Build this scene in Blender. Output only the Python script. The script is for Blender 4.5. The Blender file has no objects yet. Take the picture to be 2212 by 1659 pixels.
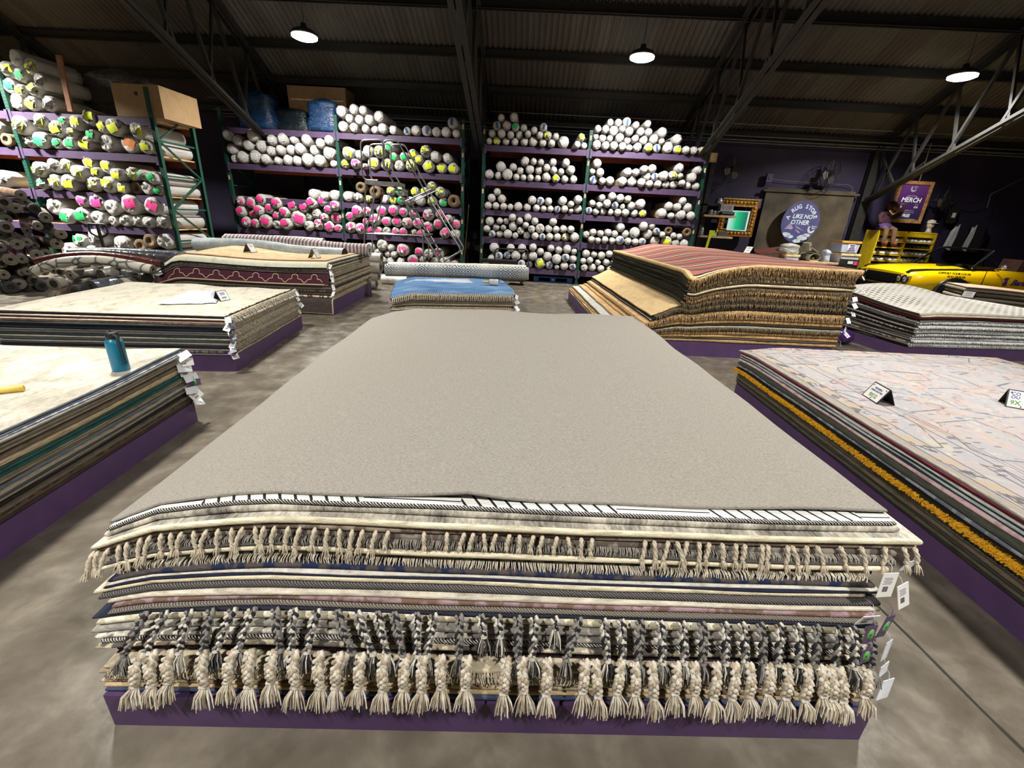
import bpy, math, random
from mathutils import Vector, Matrix, noise, Quaternion
random.seed(11)
PI = math.pi
SC = bpy.context.scene
COL = SC.collection
# ------------------------------------------------------------------ camera
FPX = 942.0
PITCH, ROLL, YAW = math.radians(20.65), math.radians(3.13), math.radians(-1.4)
CF = Vector((math.sin(YAW)*math.cos(PITCH), math.cos(YAW)*math.cos(PITCH), -math.sin(PITCH)))
CR = Vector((math.cos(YAW), -math.sin(YAW), 0.0))
CU = CR.cross(CF)
_c, _s = math.cos(ROLL), math.sin(ROLL)
CR, CU = _c*CR + _s*CU, -_s*CR + _c*CU
CAM = Vector((0, 0, 1.55))
def ray(x, y): return CF*FPX + CR*(x-1106) - CU*(y-829.5)
def onz(x, y, z):
    d = ray(x, y); return CAM + d*((z-CAM.z)/d.z)
def ony(x, y, Y):
    d = ray(x, y); return CAM + d*(Y/d.y)
def pxm(p):                      # pixels per metre at a point
    return FPX/((Vector(p)-CAM).dot(CF))
cd = bpy.data.cameras.new('camera'); cam = bpy.data.objects.new('camera', cd); COL.objects.link(cam)
cam.matrix_world = Matrix((( CR.x, CU.x, -CF.x, CAM.x), (CR.y, CU.y, -CF.y, CAM.y), (CR.z, CU.z, -CF.z, CAM.z), (0,0,0,1)))
cd.sensor_fit = 'HORIZONTAL'; cd.sensor_width = 36.0; cd.lens = FPX/2212*36.0
cd.clip_start = 0.02; cd.clip_end = 200
SC.camera = cam
# ------------------------------------------------------------------ colours and materials
def lin(c):
    c = c/255.0
    return c/12.92 if c <= 0.04045 else ((c+0.055)/1.055)**2.4
def rgb(c): return (lin(c[0]), lin(c[1]), lin(c[2]), 1.0)
MATS = {}
class NT:
    def __init__(s, name):
        s.m = bpy.data.materials.new(name); s.m.use_nodes = True
        s.t = s.m.node_tree; s.b = s.t.nodes['Principled BSDF']
    def n(s, typ, **kw):
        x = s.t.nodes.new(typ)
        for k, v in kw.items():
            if k in ('op',): x.operation = v
            elif k == 'ins':
                for i, val in v.items():
                    if isinstance(val, bpy.types.NodeSocket): s.t.links.new(val, x.inputs[i])
                    else: x.inputs[i].default_value = val
            else: setattr(x, k, v)
        return x
    def L(s, a, b): s.t.links.new(a, b)
    def co(s, scale=(1,1,1), kind='Object', loc=(0,0,0)):
        tc = s.n('ShaderNodeTexCoord'); mp = s.n('ShaderNodeMapping')
        mp.inputs['Scale'].default_value = scale; mp.inputs['Location'].default_value = loc
        s.L(tc.outputs[kind], mp.inputs['Vector']); return mp.outputs['Vector']
    def noise(s, vec, scale=5, detail=3, rough=.55, dist=0):
        x = s.n('ShaderNodeTexNoise'); s.L(vec, x.inputs['Vector'])
        x.inputs['Scale'].default_value = scale; x.inputs['Detail'].default_value = detail
        x.inputs['Roughness'].default_value = rough; x.inputs['Distortion'].default_value = dist
        return x.outputs['Fac']
    def ramp(s, fac, stops, interp='LINEAR'):
        r = s.n('ShaderNodeValToRGB'); r.color_ramp.interpolation = interp; el = r.color_ramp.elements
        while len(el) < len(stops): el.new(.5)
        for e, (p, c) in zip(el, stops): e.position = p; e.color = c if len(c) == 4 else rgb(c)
        s.L(fac, r.inputs['Fac']); return r.outputs['Color']
    def math(s, op, a, b=0.0, clamp=False):
        x = s.n('ShaderNodeMath', op=op); x.use_clamp = clamp
        for i, v in enumerate((a, b)):
            if isinstance(v, bpy.types.NodeSocket): s.L(v, x.inputs[i])
            else: x.inputs[i].default_value = v
        return x.outputs[0]
    def mix(s, fac, a, b, blend='MIX'):
        x = s.n('ShaderNodeMix', data_type='RGBA', blend_type=blend)
        for i, v in ((0, fac), (6, a), (7, b)):
            if isinstance(v, bpy.types.NodeSocket): s.L(v, x.inputs[i])
            elif i == 0: x.inputs[0].default_value = v
            else: x.inputs[i].default_value = v if len(v) == 4 else rgb(v)
        return x.outputs[2]
    def bump(s, h, strength=.3, dist=.01):
        x = s.n('ShaderNodeBump'); x.inputs['Strength'].default_value = strength; x.inputs['Distance'].default_value = dist
        s.L(h, x.inputs['Height']); s.L(x.outputs['Normal'], s.b.inputs['Normal'])
    def xyz(s, kind='Object'):
        tc = s.n('ShaderNodeTexCoord'); sp = s.n('ShaderNodeSeparateXYZ'); s.L(tc.outputs[kind], sp.inputs[0])
        return sp.outputs[0], sp.outputs[1], sp.outputs[2]
    def col(s, c):
        if isinstance(c, bpy.types.NodeSocket): s.L(c, s.b.inputs['Base Color'])
        else: s.b.inputs['Base Color'].default_value = c if len(c) == 4 else rgb(c)
    def fin(s, rough=.8, metal=0, spec=None):
        s.b.inputs['Roughness'].default_value = rough; s.b.inputs['Metallic'].default_value = metal
        if spec is not None: s.b.inputs['Specular IOR Level'].default_value = spec
        return s.m
def plain(name, c, rough=.6, metal=0, var=.12, scale=8, spec=None, bump=0):
    if name in MATS: return MATS[name]
    t = NT(name); v = t.co()
    n = t.noise(v, scale, 3)
    lo = tuple(max(0, k*(1-var)) for k in c); hi = tuple(min(255, k*(1+var)) for k in c)
    t.col(t.ramp(n, [(.3, lo), (.7, hi)]))
    if bump: t.bump(t.noise(v, scale*8, 2), bump, .004)
    MATS[name] = t.fin(rough, metal, spec); return MATS[name]
def emis(name, c, strength):
    t = NT(name); t.b.inputs['Base Color'].default_value = (0, 0, 0, 1)
    t.b.inputs['Emission Color'].default_value = rgb(c); t.b.inputs['Emission Strength'].default_value = strength
    return t.m
def rugmat(c, var=.22, style='edge', c2=None, seed=0):
    """woven wool: streaks along the weave plus fibre bump"""
    key = ('rug', c, var, style, c2, seed)
    if key in MATS: return MATS[key]
    t = NT('wool_'+style)
    lo = tuple(k*(1-var) for k in c); hi = tuple(min(255, k*(1+var*.7)) for k in c)
    if style == 'edge':
        v = t.co((14, 14, 130), loc=(seed*3.1, 0, seed)); n = t.noise(v, 1.0, 4, .7)
        colr = t.ramp(n, [(.3, lo), (.5, c), (.72, hi)])
        if c2:
            v2 = t.co((22, 22, 6), loc=(seed, seed*2, 0)); n2 = t.noise(v2, 1.0, 2, .5)
            colr = t.mix(t.ramp(n2, [(.47, (0,0,0)), (.55, (255,255,255))]), colr, c2)
        t.col(colr); t.bump(t.noise(t.co((160, 160, 160)), 1, 2), .5, .004)
    elif style == 'whip':                                   # two-colour whipped binding
        x, y, z = t.xyz()
        w = t.n('ShaderNodeTexWave', wave_type='BANDS', bands_direction='DIAGONAL'); t.L(t.co((1, .6, 1)), w.inputs['Vector'])
        w.inputs['Scale'].default_value = 62; w.inputs['Distortion'].default_value = 3; w.inputs['Detail'].default_value = 2
        t.col(t.ramp(w.outputs['Fac'], [(.42, c), (.6, c2)])); t.bump(w.outputs['Fac'], .6, .004)
    elif style == 'mottle':
        n = t.noise(t.co((7, 4, 4), loc=(seed, 0, 0)), 1, 5, .65, .5); n2 = t.noise(t.co((90, 30, 30)), 1, 3, .7)
        f = t.math('ADD', t.math('MULTIPLY', n, .65), t.math('MULTIPLY', n2, .35))
        t.col(t.ramp(f, [(.38, lo), (.5, c), (.6, c2 or hi)])); t.bump(t.noise(t.co((150, 150, 150)), 1, 2), .4, .004)
    elif style == 'speckle':
        n = t.noise(t.co((60, 60, 120), loc=(seed, 0, 0)), 1, 3, .7)
        t.col(t.ramp(n, [(.4, c2), (.55, c)])); t.bump(n, .5, .004)
    MATS[key] = t.fin(.95, 0, .15); return MATS[key]
# ------------------------------------------------------------------ meshes
class MB:
    def __init__(s): s.v = []; s.f = []; s.m = []; s.sm = []
    def add(s, vs, fs, mi=0, smooth=False):
        o = len(s.v); s.v += [tuple(v) for v in vs]
        for f in fs: s.f.append(tuple(o+i for i in f)); s.m.append(mi); s.sm.append(smooth)
        return s
    def box(s, c, d, mi=0, M=None):
        x, y, z = d[0]/2, d[1]/2, d[2]/2
        vs = [Vector((i, j, k)) for k in (-z, z) for j in (-y, y) for i in (-x, x)]
        c = Vector(c); vs = [(M @ v if M else v) + c for v in vs]
        return s.add(vs, [(0,2,3,1), (4,5,7,6), (0,1,5,4), (2,6,7,3), (0,4,6,2), (1,3,7,5)], mi)
    def beam(s, a, b, w, h, mi=0, up=(0,0,1)):               # box along a line
        a, b = Vector(a), Vector(b); d = b-a; L = d.length; d.normalize()
        x = d.cross(Vector(up)); 
        if x.length < 1e-4: x = d.cross(Vector((0,1,0)))
        x.normalize(); z = x.cross(d)
        M = Matrix((x, d, z)).transposed()
        return s.box((a+b)/2, (w, L, h), mi, M)
    def tube(s, pts, r, seg=8, mi=0, caps=True, smooth=True, closed=False, hole=0):
        pts = [Vector(p) for p in pts]; n = len(pts)
        rs = r if isinstance(r, (list, tuple)) else [r]*n
        if closed: tang = [(pts[(i+1) % n]-pts[i-1]).normalized() for i in range(n)]
        else: tang = [(pts[min(i+1, n-1)]-pts[max(i-1, 0)]).normalized() for i in range(n)]
        ref = Vector((0,0,1)) if abs(tang[0].z) < .9 else Vector((1,0,0))
        x = tang[0].cross(ref).normalized(); vs = []
        for i in range(n):
            x = (x - tang[i]*x.dot(tang[i])).normalized(); y = tang[i].cross(x)
            for k in range(seg):
                a = 2*PI*k/seg; vs.append(pts[i] + (x*math.cos(a)+y*math.sin(a))*rs[i])
        fs = []
        for i in range(n if closed else n-1):
            j = (i+1) % n
            for k in range(seg):
                l = (k+1) % seg; fs.append((i*seg+k, i*seg+l, j*seg+l, j*seg+k))
        s.add(vs, fs, mi, smooth)
        if caps and not closed:
            s.add(vs[:seg], [tuple(range(seg))[::-1]], mi); s.add(vs[-seg:], [tuple(range(seg))], mi)
        return s
    def lathe(s, prof, seg=20, mi=0, M=None, smooth=True):   # profile (r, z)
        M = M or Matrix(); vs = []; fs = []; n = len(prof)
        for (r, z) in prof:
            for k in range(seg):
                a = 2*PI*k/seg; vs.append(M @ Vector((r*math.cos(a), r*math.sin(a), z)))
        for i in range(n-1):
            for k in range(seg):
                l = (k+1) % seg; fs.append((i*seg+k, i*seg+l, (i+1)*seg+l, (i+1)*seg+k))
        return s.add(vs, fs, mi, smooth)
    def poly(s, pts, th, M=None, mi=0):                      # extruded outline in local XY
        M = M or Matrix(); n = len(pts)
        vs = [M @ Vector((p[0], p[1], 0)) for p in pts] + [M @ Vector((p[0], p[1], th)) for p in pts]
        fs = [tuple(range(n))[::-1], tuple(range(n, 2*n))] + [(i, (i+1) % n, n+(i+1) % n, n+i) for i in range(n)]
        return s.add(vs, fs, mi)
    def sphere(s, c, r, mi=0, seg=16, rings=10, sc=(1,1,1)):
        vs = []; fs = []
        for i in range(rings+1):
            th = PI*i/rings
            for k in range(seg):
                a = 2*PI*k/seg
                vs.append((c[0]+r*sc[0]*math.sin(th)*math.cos(a), c[1]+r*sc[1]*math.sin(th)*math.sin(a), c[2]+r*sc[2]*math.cos(th)))
        for i in range(rings):
            for k in range(seg):
                l = (k+1) % seg; fs.append((i*seg+k, (i+1)*seg+k, (i+1)*seg+l, i*seg+l))
        return s.add(vs, fs, mi, True)
    def data(s, name, mats):
        me = bpy.data.meshes.new(name); me.from_pydata(s.v, [], s.f)
        for m in (mats if isinstance(mats, (list, tuple)) else [mats]): me.materials.append(m)
        me.polygons.foreach_set('material_index', s.m); me.polygons.foreach_set('use_smooth', s.sm)
        me.update(); return me
    def build(s, name, mats, parent=None, loc=(0,0,0), rotz=0, rot=None):
        o = bpy.data.objects.new(name, s.data(name, mats)); COL.objects.link(o)
        o.location = loc; o.rotation_euler = rot if rot else (0, 0, rotz)
        if parent: o.parent = parent
        return o
def tag(o, label=None, cat=None, group=None, kind=None):
    if label: o['label'] = label
    if cat: o['category'] = cat
    if group: o['group'] = group
    if kind: o['kind'] = kind
    return o
def thing(name, label, cat, loc=(0,0,0), rotz=0, group=None, rot=None):
    o = bpy.data.objects.new(name, None); COL.objects.link(o); o.empty_display_size = .1
    o.location = loc; o.rotation_euler = rot if rot else (0, 0, rotz)
    return tag(o, label, cat, group)
def struct(name, mb, m): return tag(mb.build(name, m), kind='structure')
def inst(name, me, parent=None, loc=(0,0,0), rot=(0,0,0), sc=(1,1,1)):
    o = bpy.data.objects.new(name, me); COL.objects.link(o)
    o.location = loc; o.rotation_euler = rot; o.scale = sc
    if parent: o.parent = parent
    return o
def text_data(txt, size, ext=.0005, shear=0, align='CENTER', bold=0.0):
    cu = bpy.data.curves.new('text', 'FONT'); cu.body = txt; cu.size = size; cu.extrude = ext
    cu.align_x = align; cu.align_y = 'CENTER'; cu.shear = shear; cu.offset = bold; cu.resolution_u = 2
    ob = bpy.data.objects.new('text', cu); COL.objects.link(ob)
    dg = bpy.context.evaluated_depsgraph_get()
    me = bpy.data.meshes.new_from_object(ob.evaluated_get(dg)); 
    bpy.data.objects.remove(ob); bpy.data.curves.remove(cu)
    return me
def add_text(mb, txt, size, M, mi=0, ext=.0005, shear=0, align='CENTER', bold=0.0):
    me = text_data(txt, size, ext, shear, align, bold)
    mb.add([M @ v.co for v in me.vertices], [tuple(p.vertices) for p in me.polygons], mi)
    bpy.data.meshes.remove(me)
def add_text_arc(mb, txt, size, rad, mid, span, M, mi=0, ext=.0005, bold=0.0):
    n = len(txt)
    for i, ch in enumerate(txt):
        if ch == ' ': continue
        a = mid + span/2 - span*i/(n-1)
        R = M @ Matrix.Translation((rad*math.cos(a), rad*math.sin(a), 0)) @ Matrix.Rotation(a-PI/2, 4, 'Z')
        add_text(mb, ch, size, R, mi, ext, 0, 'CENTER', bold)
ORD = ['', 'first', 'second', 'third', 'fourth', 'fifth', 'sixth', 'seventh', 'eighth', 'ninth', 'tenth', 'eleventh', 'twelfth', 'thirteenth', 'fourteenth', 'fifteenth', 'sixteenth', 'seventeenth', 'eighteenth', 'nineteenth', 'twentieth', 'twenty-first', 'twenty-second', 'twenty-third', 'twenty-fourth', 'twenty-fifth', 'twenty-sixth', 'twenty-seventh', 'twenty-eighth', 'twenty-ninth', 'thirtieth', 'thirty-first', 'thirty-second', 'thirty-third']
# common materials
PURPLE = plain('purple_paint', (78, 54, 93), .55, var=.06)
SHELFP = plain('purple_rack_paint', (76, 60, 88), .5, var=.08)
ORANGE = plain('orange_rack_paint', (138, 62, 34), .55, var=.12)
WOOD = plain('pine_board', (200, 170, 125), .7, var=.15, scale=6)
BLACK = plain('black_metal', (24, 24, 25), .5, var=.1)
DSTEEL = plain('dark_steel', (31, 30, 28), .65, var=.2)
STEEL = plain('galvanised_steel', (170, 172, 174), .35, .6, var=.08)
WHITE = plain('white_paper', (228, 226, 222), .7, var=.03)
CARD = plain('cardboard', (176, 140, 98), .8, var=.06)
# ------------------------------------------------------------------ the building
t = NT('polished_concrete'); v = t.co()
n1 = t.noise(v, .8, 5, .6, .1); n2 = t.noise(v, 4.5, 4, .6, .3); n3 = t.noise(v, 60, 2, .6)
c1 = t.ramp(n1, [(.3, (80, 74, 65)), (.5, (104, 97, 86)), (.7, (126, 118, 105))])
c2 = t.ramp(n2, [(.34, (70, 64, 55)), (.52, (104, 97, 85)), (.72, (150, 141, 125))])
c = t.mix(.5, c1, c2); c = t.mix(t.math('MULTIPLY', n3, .3), c, (84, 77, 64)); t.col(c)
t.L(t.ramp(n2, [(.3, (112, 112, 112)), (.7, (165, 165, 165))]), t.b.inputs['Roughness'])
t.bump(n3, .08, .003); FLOOR = t.m
mb = MB(); mb.add([(-16,-9,0), (17,-9,0), (17,14.2,0), (-16,14.2,0), (-16,-9,-.2), (17,-9,-.2), (17,14.2,-.2), (-16,14.2,-.2)], [(0,1,2,3), (7,6,5,4), (0,4,5,1), (1,5,6,2), (2,6,7,3), (3,7,4,0)])
struct('floor', mb, FLOOR)
# saw-cut joint with crumbled lips, running past the central pile
mb = MB(); P0 = onz(1925, 1338, 0); P1 = onz(2240, 1650, 0)
d = (P1-P0); L = d.length; d.normalize(); nrm = Vector((-d.y, d.x, 0)); 
P0 -= d*.35; N = 90; row = []
for i in range(N+1):
    p = P0 + d*(L+1.2)*i/N; w = .005+.005*abs(noise.noise(p*9)); j = .006*noise.noise(p*4)
    row += [p+nrm*(w+j)+Vector((0,0,.0012)), p-nrm*(w-j)+Vector((0,0,.0012))]
mb.add(row, [(2*i, 2*i+1, 2*i+3, 2*i+2) for i in range(N)])
struct('trim_1', mb, plain('joint_filler', (38, 34, 28), .9))
def wallmat(name, c, var, scale):
    t = NT(name); v = t.co(); n = t.noise(v, scale, 5, .6)
    b = t.n('ShaderNodeTexBrick'); t.L(t.co((1,1,1)), b.inputs['Vector'])
    x, y, z = t.xyz(); cb = t.n('ShaderNodeCombineXYZ'); t.L(t.math('ADD', x, y), cb.inputs[0]); t.L(z, cb.inputs[1]); t.L(cb.outputs[0], b.inputs['Vector'])
    b.inputs['Scale'].default_value = 1.0; b.inputs['Brick Width'].default_value = .4; b.inputs['Row Height'].default_value = .2; b.inputs['Mortar Size'].default_value = .008
    t.col(t.ramp(n, [(.3, tuple(k*(1-var) for k in c)), (.7, tuple(k*(1+var) for k in c))]))
    t.bump(b.outputs['Fac'], -.25, .006); return t.fin(.7)
WALLM = wallmat('purple_block_wall', (40, 33, 60), .2, 1.2)
DARKW = wallmat('dark_wall', (26, 24, 26), .25, 1.0)
struct('wall_back', MB().box((.5, 14.1, 2.05), (33, .2, 4.1)), WALLM)
RS = .5                                                      # roof slope
def roofz(Y): return 4.1 + RS*(14-Y) if Y > 2 else 4.1 + RS*12 - RS*(2-Y)
struct('wall_left', MB().poly([(-9, 0), (14.2, 0), (14.2, 4.1), (2, 10.1), (-9, 4.6)], .2, Matrix(((0,0,-1,-16), (1,0,0,0), (0,1,0,0), (0,0,0,1)))), DARKW)
struct('wall_right', MB().poly([(-9, 0), (14.2, 0), (14.2, 4.1), (2, 10.1), (-9, 4.6)], .2, Matrix(((0,0,1,17), (1,0,0,0), (0,1,0,0), (0,0,0,1)))), DARKW)
struct('wall_front', MB().box((.5, -9.1, 2.3), (33, .2, 4.6)), DARKW)
t = NT('weathered_corrugated_sheet'); x, y, z = t.xyz()
n = t.noise(t.co((.5, .35, .35)), 1, 5, .6); st = t.noise(t.co((1.15, .05, .05)), 1, 2, .5)
cc = t.ramp(n, [(.3, (60, 58, 54)), (.55, (86, 83, 77)), (.75, (104, 98, 89))])
t.col(t.mix(t.ramp(st, [(.42, (0,0,0)), (.5, (255,255,255))], 'CONSTANT'), cc, t.mix(.5, cc, (66, 56, 50)))); CORR = t.fin(.75, .0)
# real corrugations across the visible slope
mb = MB(); NXc = int(33/.0254)+1; pitch = .127
xs = [-16 + i*.0254 for i in range(NXc)]
for (ya, yb) in ((14.15, 2.0), (2.0, -9.1)):
    vs = []
    for Y in (ya, yb):
        vs += [(X, Y, roofz(Y)+.032*math.cos(2*PI*X/pitch)) for X in xs]
    mb.add(vs, [(i, i+1, NXc+i+1, NXc+i) for i in range(NXc-1)], 0, True)
struct('ceiling', mb, CORR)
k = 2
for Y in (13.86, 12.85, 11.9, 10.85, 9.8, 7.8, 5.8):         # purlins
    z = roofz(Y)-.11
    m2 = MB().box((.5, Y, z), (32.8, .05, .16)).box((.5, Y-.035, z+.075), (32.8, .07, .012)).box((.5, Y-.035, z-.075), (32.8, .07, .012))
    if Y < 11:
        m2.tube([(-15.5, Y-.02, z-.1), (-4.7, Y-.02, z-.1), (2, Y-.02, z-.1), (9, Y-.02, z-.1), (16.5, Y-.02, z-.1)], .014, 6)
    struct('trim_%d' % k, m2, DSTEEL); k += 1
TX = (-12.2, -6.85, -1.42, 4.0, 9.35, 14.7)
for X in TX:                                                 # trusses with their wall columns
    m2 = MB()
    top = lambda Y: Vector((X, Y, roofz(Y)-.24)); bot = lambda Y: Vector((X, Y, 2.55+.40*(13.75-Y)))
    for s in (-.06, .06):
        o = Vector((s, 0, 0))
        m2.beam(top(13.9)+o, top(2)+o, .012, .1); m2.beam(top(13.9)+o*1.5+Vector((0,0,.045)), top(2)+o*1.5+Vector((0,0,.045)), .07, .012)
        m2.beam(bot(13.75)+o, bot(2)+o, .012, .1); m2.beam(bot(13.75)+o*1.1-Vector((0,0,.045)), bot(2)+o*1.1-Vector((0,0,.045)), .1, .012)
    for Y in (12.85, 11.9, 10.85, 9.8, 8.8, 7.8, 6.8):
        m2.beam(bot(Y-.45 if Y < 13 else Y), top(Y), .05, .05); m2.beam(top(Y), bot(Y+.75) if Y < 12.5 else bot(13.5), .06, .06)
    m2.box((X, 13.85, 1.9), (.22, .16, 3.8)); m2.box((X, 13.76, 1.9), (.26, .02, 3.8))
    m2.beam((X, 13.75, 3.75), bot(12.9), .06, .06)
    struct('trim_%d' % k, m2, DSTEEL); k += 1
# strip of translucent panels and conduit runs at the head of the back wall
m2 = MB()
for i in range(11): m2.box((4.6+i*.55, 13.93, 4.02), (.5, .02, .07))
struct('trim_%d' % k, m2, plain('pale_eave_sheet', (128, 142, 158), .35)); k += 1
m2 = MB()
for (Y, z, r) in ((13.85, 3.93, .02), (13.82, 3.86, .014), (13.4, 4.22, .012), (13.6, 3.98, .012)):
    m2.tube([(-9, Y, z), (16, Y, z-.02)], r, 6)
struct('trim_%d' % k, m2, plain('conduit', (120, 120, 118), .5)); k += 1
# ------------------------------------------------------------------ lamps
LENS = emis('lamp_lens', (255, 244, 222), 45)
HOUS = plain('lamp_housing', (60, 60, 62), .5)
def highbay(X, Y, Z, label, power, wire=True):
    L = thing('high_bay_lamp', label, 'lamp', (X, Y, Z), 0, 'high bay lamps under the roof')
    MB().lathe([(0, .2), (.05, .2), (.06, .14), (.22, .07), (.25, .03), (.255, 0), (.24, -.004)], 24).build('lamp_housing', HOUS, L)
    MB().lathe([(.24, -.002), (.24, -.035), (.18, -.06), (0, -.065)], 24).build('lens', LENS, L)
    if wire: MB().tube([(0, 0, .2), (.012, 0, (roofz(Y)-.2-Z)*.5), (0, 0, roofz(Y)-.2-Z)], .006, 6).build('hanging_wire', BLACK, L)
    ld = bpy.data.lights.new('lamp_glow', 'AREA'); ld.shape = 'DISK'; ld.size = .4; ld.energy = power; ld.color = (1.0, .972, .93)
    lo = bpy.data.objects.new('lamp_glow', ld); COL.objects.link(lo); lo.parent = L; lo.location = (0, 0, -.08); ld.spread = math.radians(142)
PW = 360
for (X, Y, Z, lab, p) in ((-4.75, 10.35, 4.75, 'bright high bay lamp hanging above the ladder rack, leftmost lit lamp in view', PW*1.1),
                          (2.0, 10.65, 4.75, 'bright high bay lamp hanging above the rack of white rolls, middle of three', PW*1.05),
                          (8.55, 10.9, 4.75, 'bright high bay lamp hanging above the yellow car, nearest the purple wall', PW*1.0),
                          (-10.9, 7.9, 4.45, 'high bay lamp above the tall rack with green posts', PW*2.8),
                          (-3.4, 3.7, 4.7, 'high bay lamp above the pile with the white plastic sheet', PW*.72),
                          (3.2, 3.7, 4.7, 'high bay lamp above the pile with two size signs', PW*.66),
                          (9.6, 3.9, 4.7, 'high bay lamp above the dash-patterned pile', PW*.62),
                          (-3.1, -1.3, 4.9, 'high bay lamp behind the viewer over the aisle', PW*.95),
                          (3.4, -1.2, 4.9, 'high bay lamp behind the viewer over the floor joint', PW*.95)):
    highbay(X, Y, Z, lab, p)
w = bpy.data.worlds.new('world'); SC.world = w; w.use_nodes = True
w.node_tree.nodes['Background'].inputs[0].default_value = (.8, .88, 1, 1); w.node_tree.nodes['Background'].inputs[1].default_value = .02
# ------------------------------------------------------------------ pallet racks
t = NT('green_upright_paint'); x, y, z = t.xyz()
hz = t.math('FRACT', t.math('MULTIPLY', z, 1/.055)); hz = t.math('MULTIPLY', t.math('GREATER_THAN', hz, .25), t.math('LESS_THAN', hz, .7))
hx = t.math('ABSOLUTE', t.math('SUBTRACT', t.math('ABSOLUTE', x), .019)); hole = t.math('MULTIPLY', hz, t.math('LESS_THAN', hx, .008))
t.col(t.mix(hole, (18, 70, 55), (5, 9, 8))); GREEN = t.fin(.45)
def upright_front(h):
    return MB().box((0, 0, h/2), (.076, .004, h)).box((-.036, .035, h/2), (.004, .07, h)).box((.036, .035, h/2), (.004, .07, h)).box((0, .03, .006), (.11, .11, .012))
def rack(name, label, posts, Y, depth, shelves, heights, rear_posts=True, stickers=()):
    """posts: X of each upright; shelves: {bay: [deck heights]}; heights per post"""
    R = thing(name, label, 'rack', (0, 0, 0), 0, None)
    for i, X in enumerate(posts):
        h = heights[i]
        upright_front(h).build('upright', GREEN, R, (X, Y, 0))
        b = upright_front(h).build('rear_upright', GREEN, R, (X, Y+depth, 0), PI)
        m = MB(); zs = [.15+.62*j for j in range(int(h/.62)+1) if .15+.62*j < h-.1]
        for j, zz in enumerate(zs):
            m.beam((X, Y+.05, zz), (X, Y+depth-.05, zz), .03, .03)
            if j+1 < len(zs):
                a, c = (Y+.05, Y+depth-.05) if j % 2 == 0 else (Y+depth-.05, Y+.05)
                m.beam((X+.02, a, zz), (X+.02, c, zs[j+1]), .03, .03)
        m.build('brace', GREEN, R)
    for bay, decks in shelves.items():
        xa, xb = posts[bay]+.04, posts[bay+1]-.04
        for z in decks:
            m = MB().box(((xa+xb)/2, Y+.0, z-.075), (xb-xa, .045, .13)).box(((xa+xb)/2, Y+.03, z-.03), (xb-xa, .03, .05))
            for e, s in ((xa, -1), (xb, 1)): m.box((e-s*.0, Y-.004, z-.085), (.05, .05, .2))
            m.build('beam', SHELFP, R)
            MB().box(((xa+xb)/2, Y+depth, z-.075), (xb-xa, .045, .13)).build('rear_beam', ORANGE, R)
            m = MB(); nb = 5
            m.box(((xa+xb)/2, Y+depth/2+.02, z-.012), (xb-xa-.02, depth-.06, .02)); m.build('deck', WOOD, R)
    for (X, z, c) in stickers:
        MB().box((X, Y-.004, z), (.035, .003, .1)).build('location_sticker', c, R)
    return R
ST1 = plain('sticker_peach', (222, 160, 130), .7); ST2 = plain('sticker_cream', (230, 210, 170), .7); ST3 = plain('sticker_rose', (190, 130, 130), .7)
def pxz(px, Y): p = ony(px[0], px[1], Y); return p.x, p.z
YR = 12.0
ML = [pxz((498, 400), YR)[0], pxz((733, 370), YR)[0], pxz((999, 400), YR)[0]]
MR = [pxz((1043, 415), YR)[0], pxz((1262, 440), YR)[0], pxz((1512, 425), YR)[0]]
zML = [3.33, 2.53, 1.75, .99, .22]; zMR = [3.23, 2.46, 1.76, 1.08, .36]
def stick(post, lst, Y): return [(post+.01*0, pxz(q, Y)[1], c) for q, c in lst]
rack('pallet_rack', 'long green and purple pallet rack behind the silver ladder', ML, YR, 1.1, {0: zML, 1: zML},
     [pxz((473, 231), YR)[1], pxz((724, 248), YR)[1], pxz((999, 258), YR)[1]],
     stickers=stick(ML[0], [((496, 383), ST1)], YR)+stick(ML[1], [((735, 395), ST2), ((741, 466), ST1)], YR)+stick(ML[2], [((997, 274), ST2), ((997, 335), ST3), ((996, 408), ST3), ((997, 479), ST1), ((996, 545), ST1)], YR))
rack('pallet_rack', 'green and purple pallet rack of white rolls, above the blue pallet', MR, YR, 1.1, {0: zMR, 1: zMR},
     [pxz((1047, 270), YR)[1], pxz((1277, 281), YR)[1], pxz((1531, 296), YR)[1]],
     stickers=stick(MR[0], [((1048, 285), ST1), ((1045, 413), ST2), ((1043, 478), ST3), ((1042, 542), ST1)], YR)+stick(MR[1], [((1276, 298), ST3), ((1270, 353), ST3), ((1265, 423), ST1), ((1258, 489), ST1)], YR)+stick(MR[2], [((1526, 310), ST3), ((1516, 368), ST2), ((1504, 437), ST1), ((1492, 500), ST1)], YR))
YL = 9.2
LX = [pxz((345, 345), YL)[0]]; LX = [LX[0]-5.56, LX[0]-2.78, LX[0]]
zLL = [3.0, 2.37, 1.63, 1.0, .3]
rack('pallet_rack', 'tall green and purple pallet rack holding yellow-tagged rolls, beside the stacked bare rolls', LX, YL, 1.1, {0: zLL, 1: zLL}, [3.5, 3.95, pxz((312, 188), YL)[1]])
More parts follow.
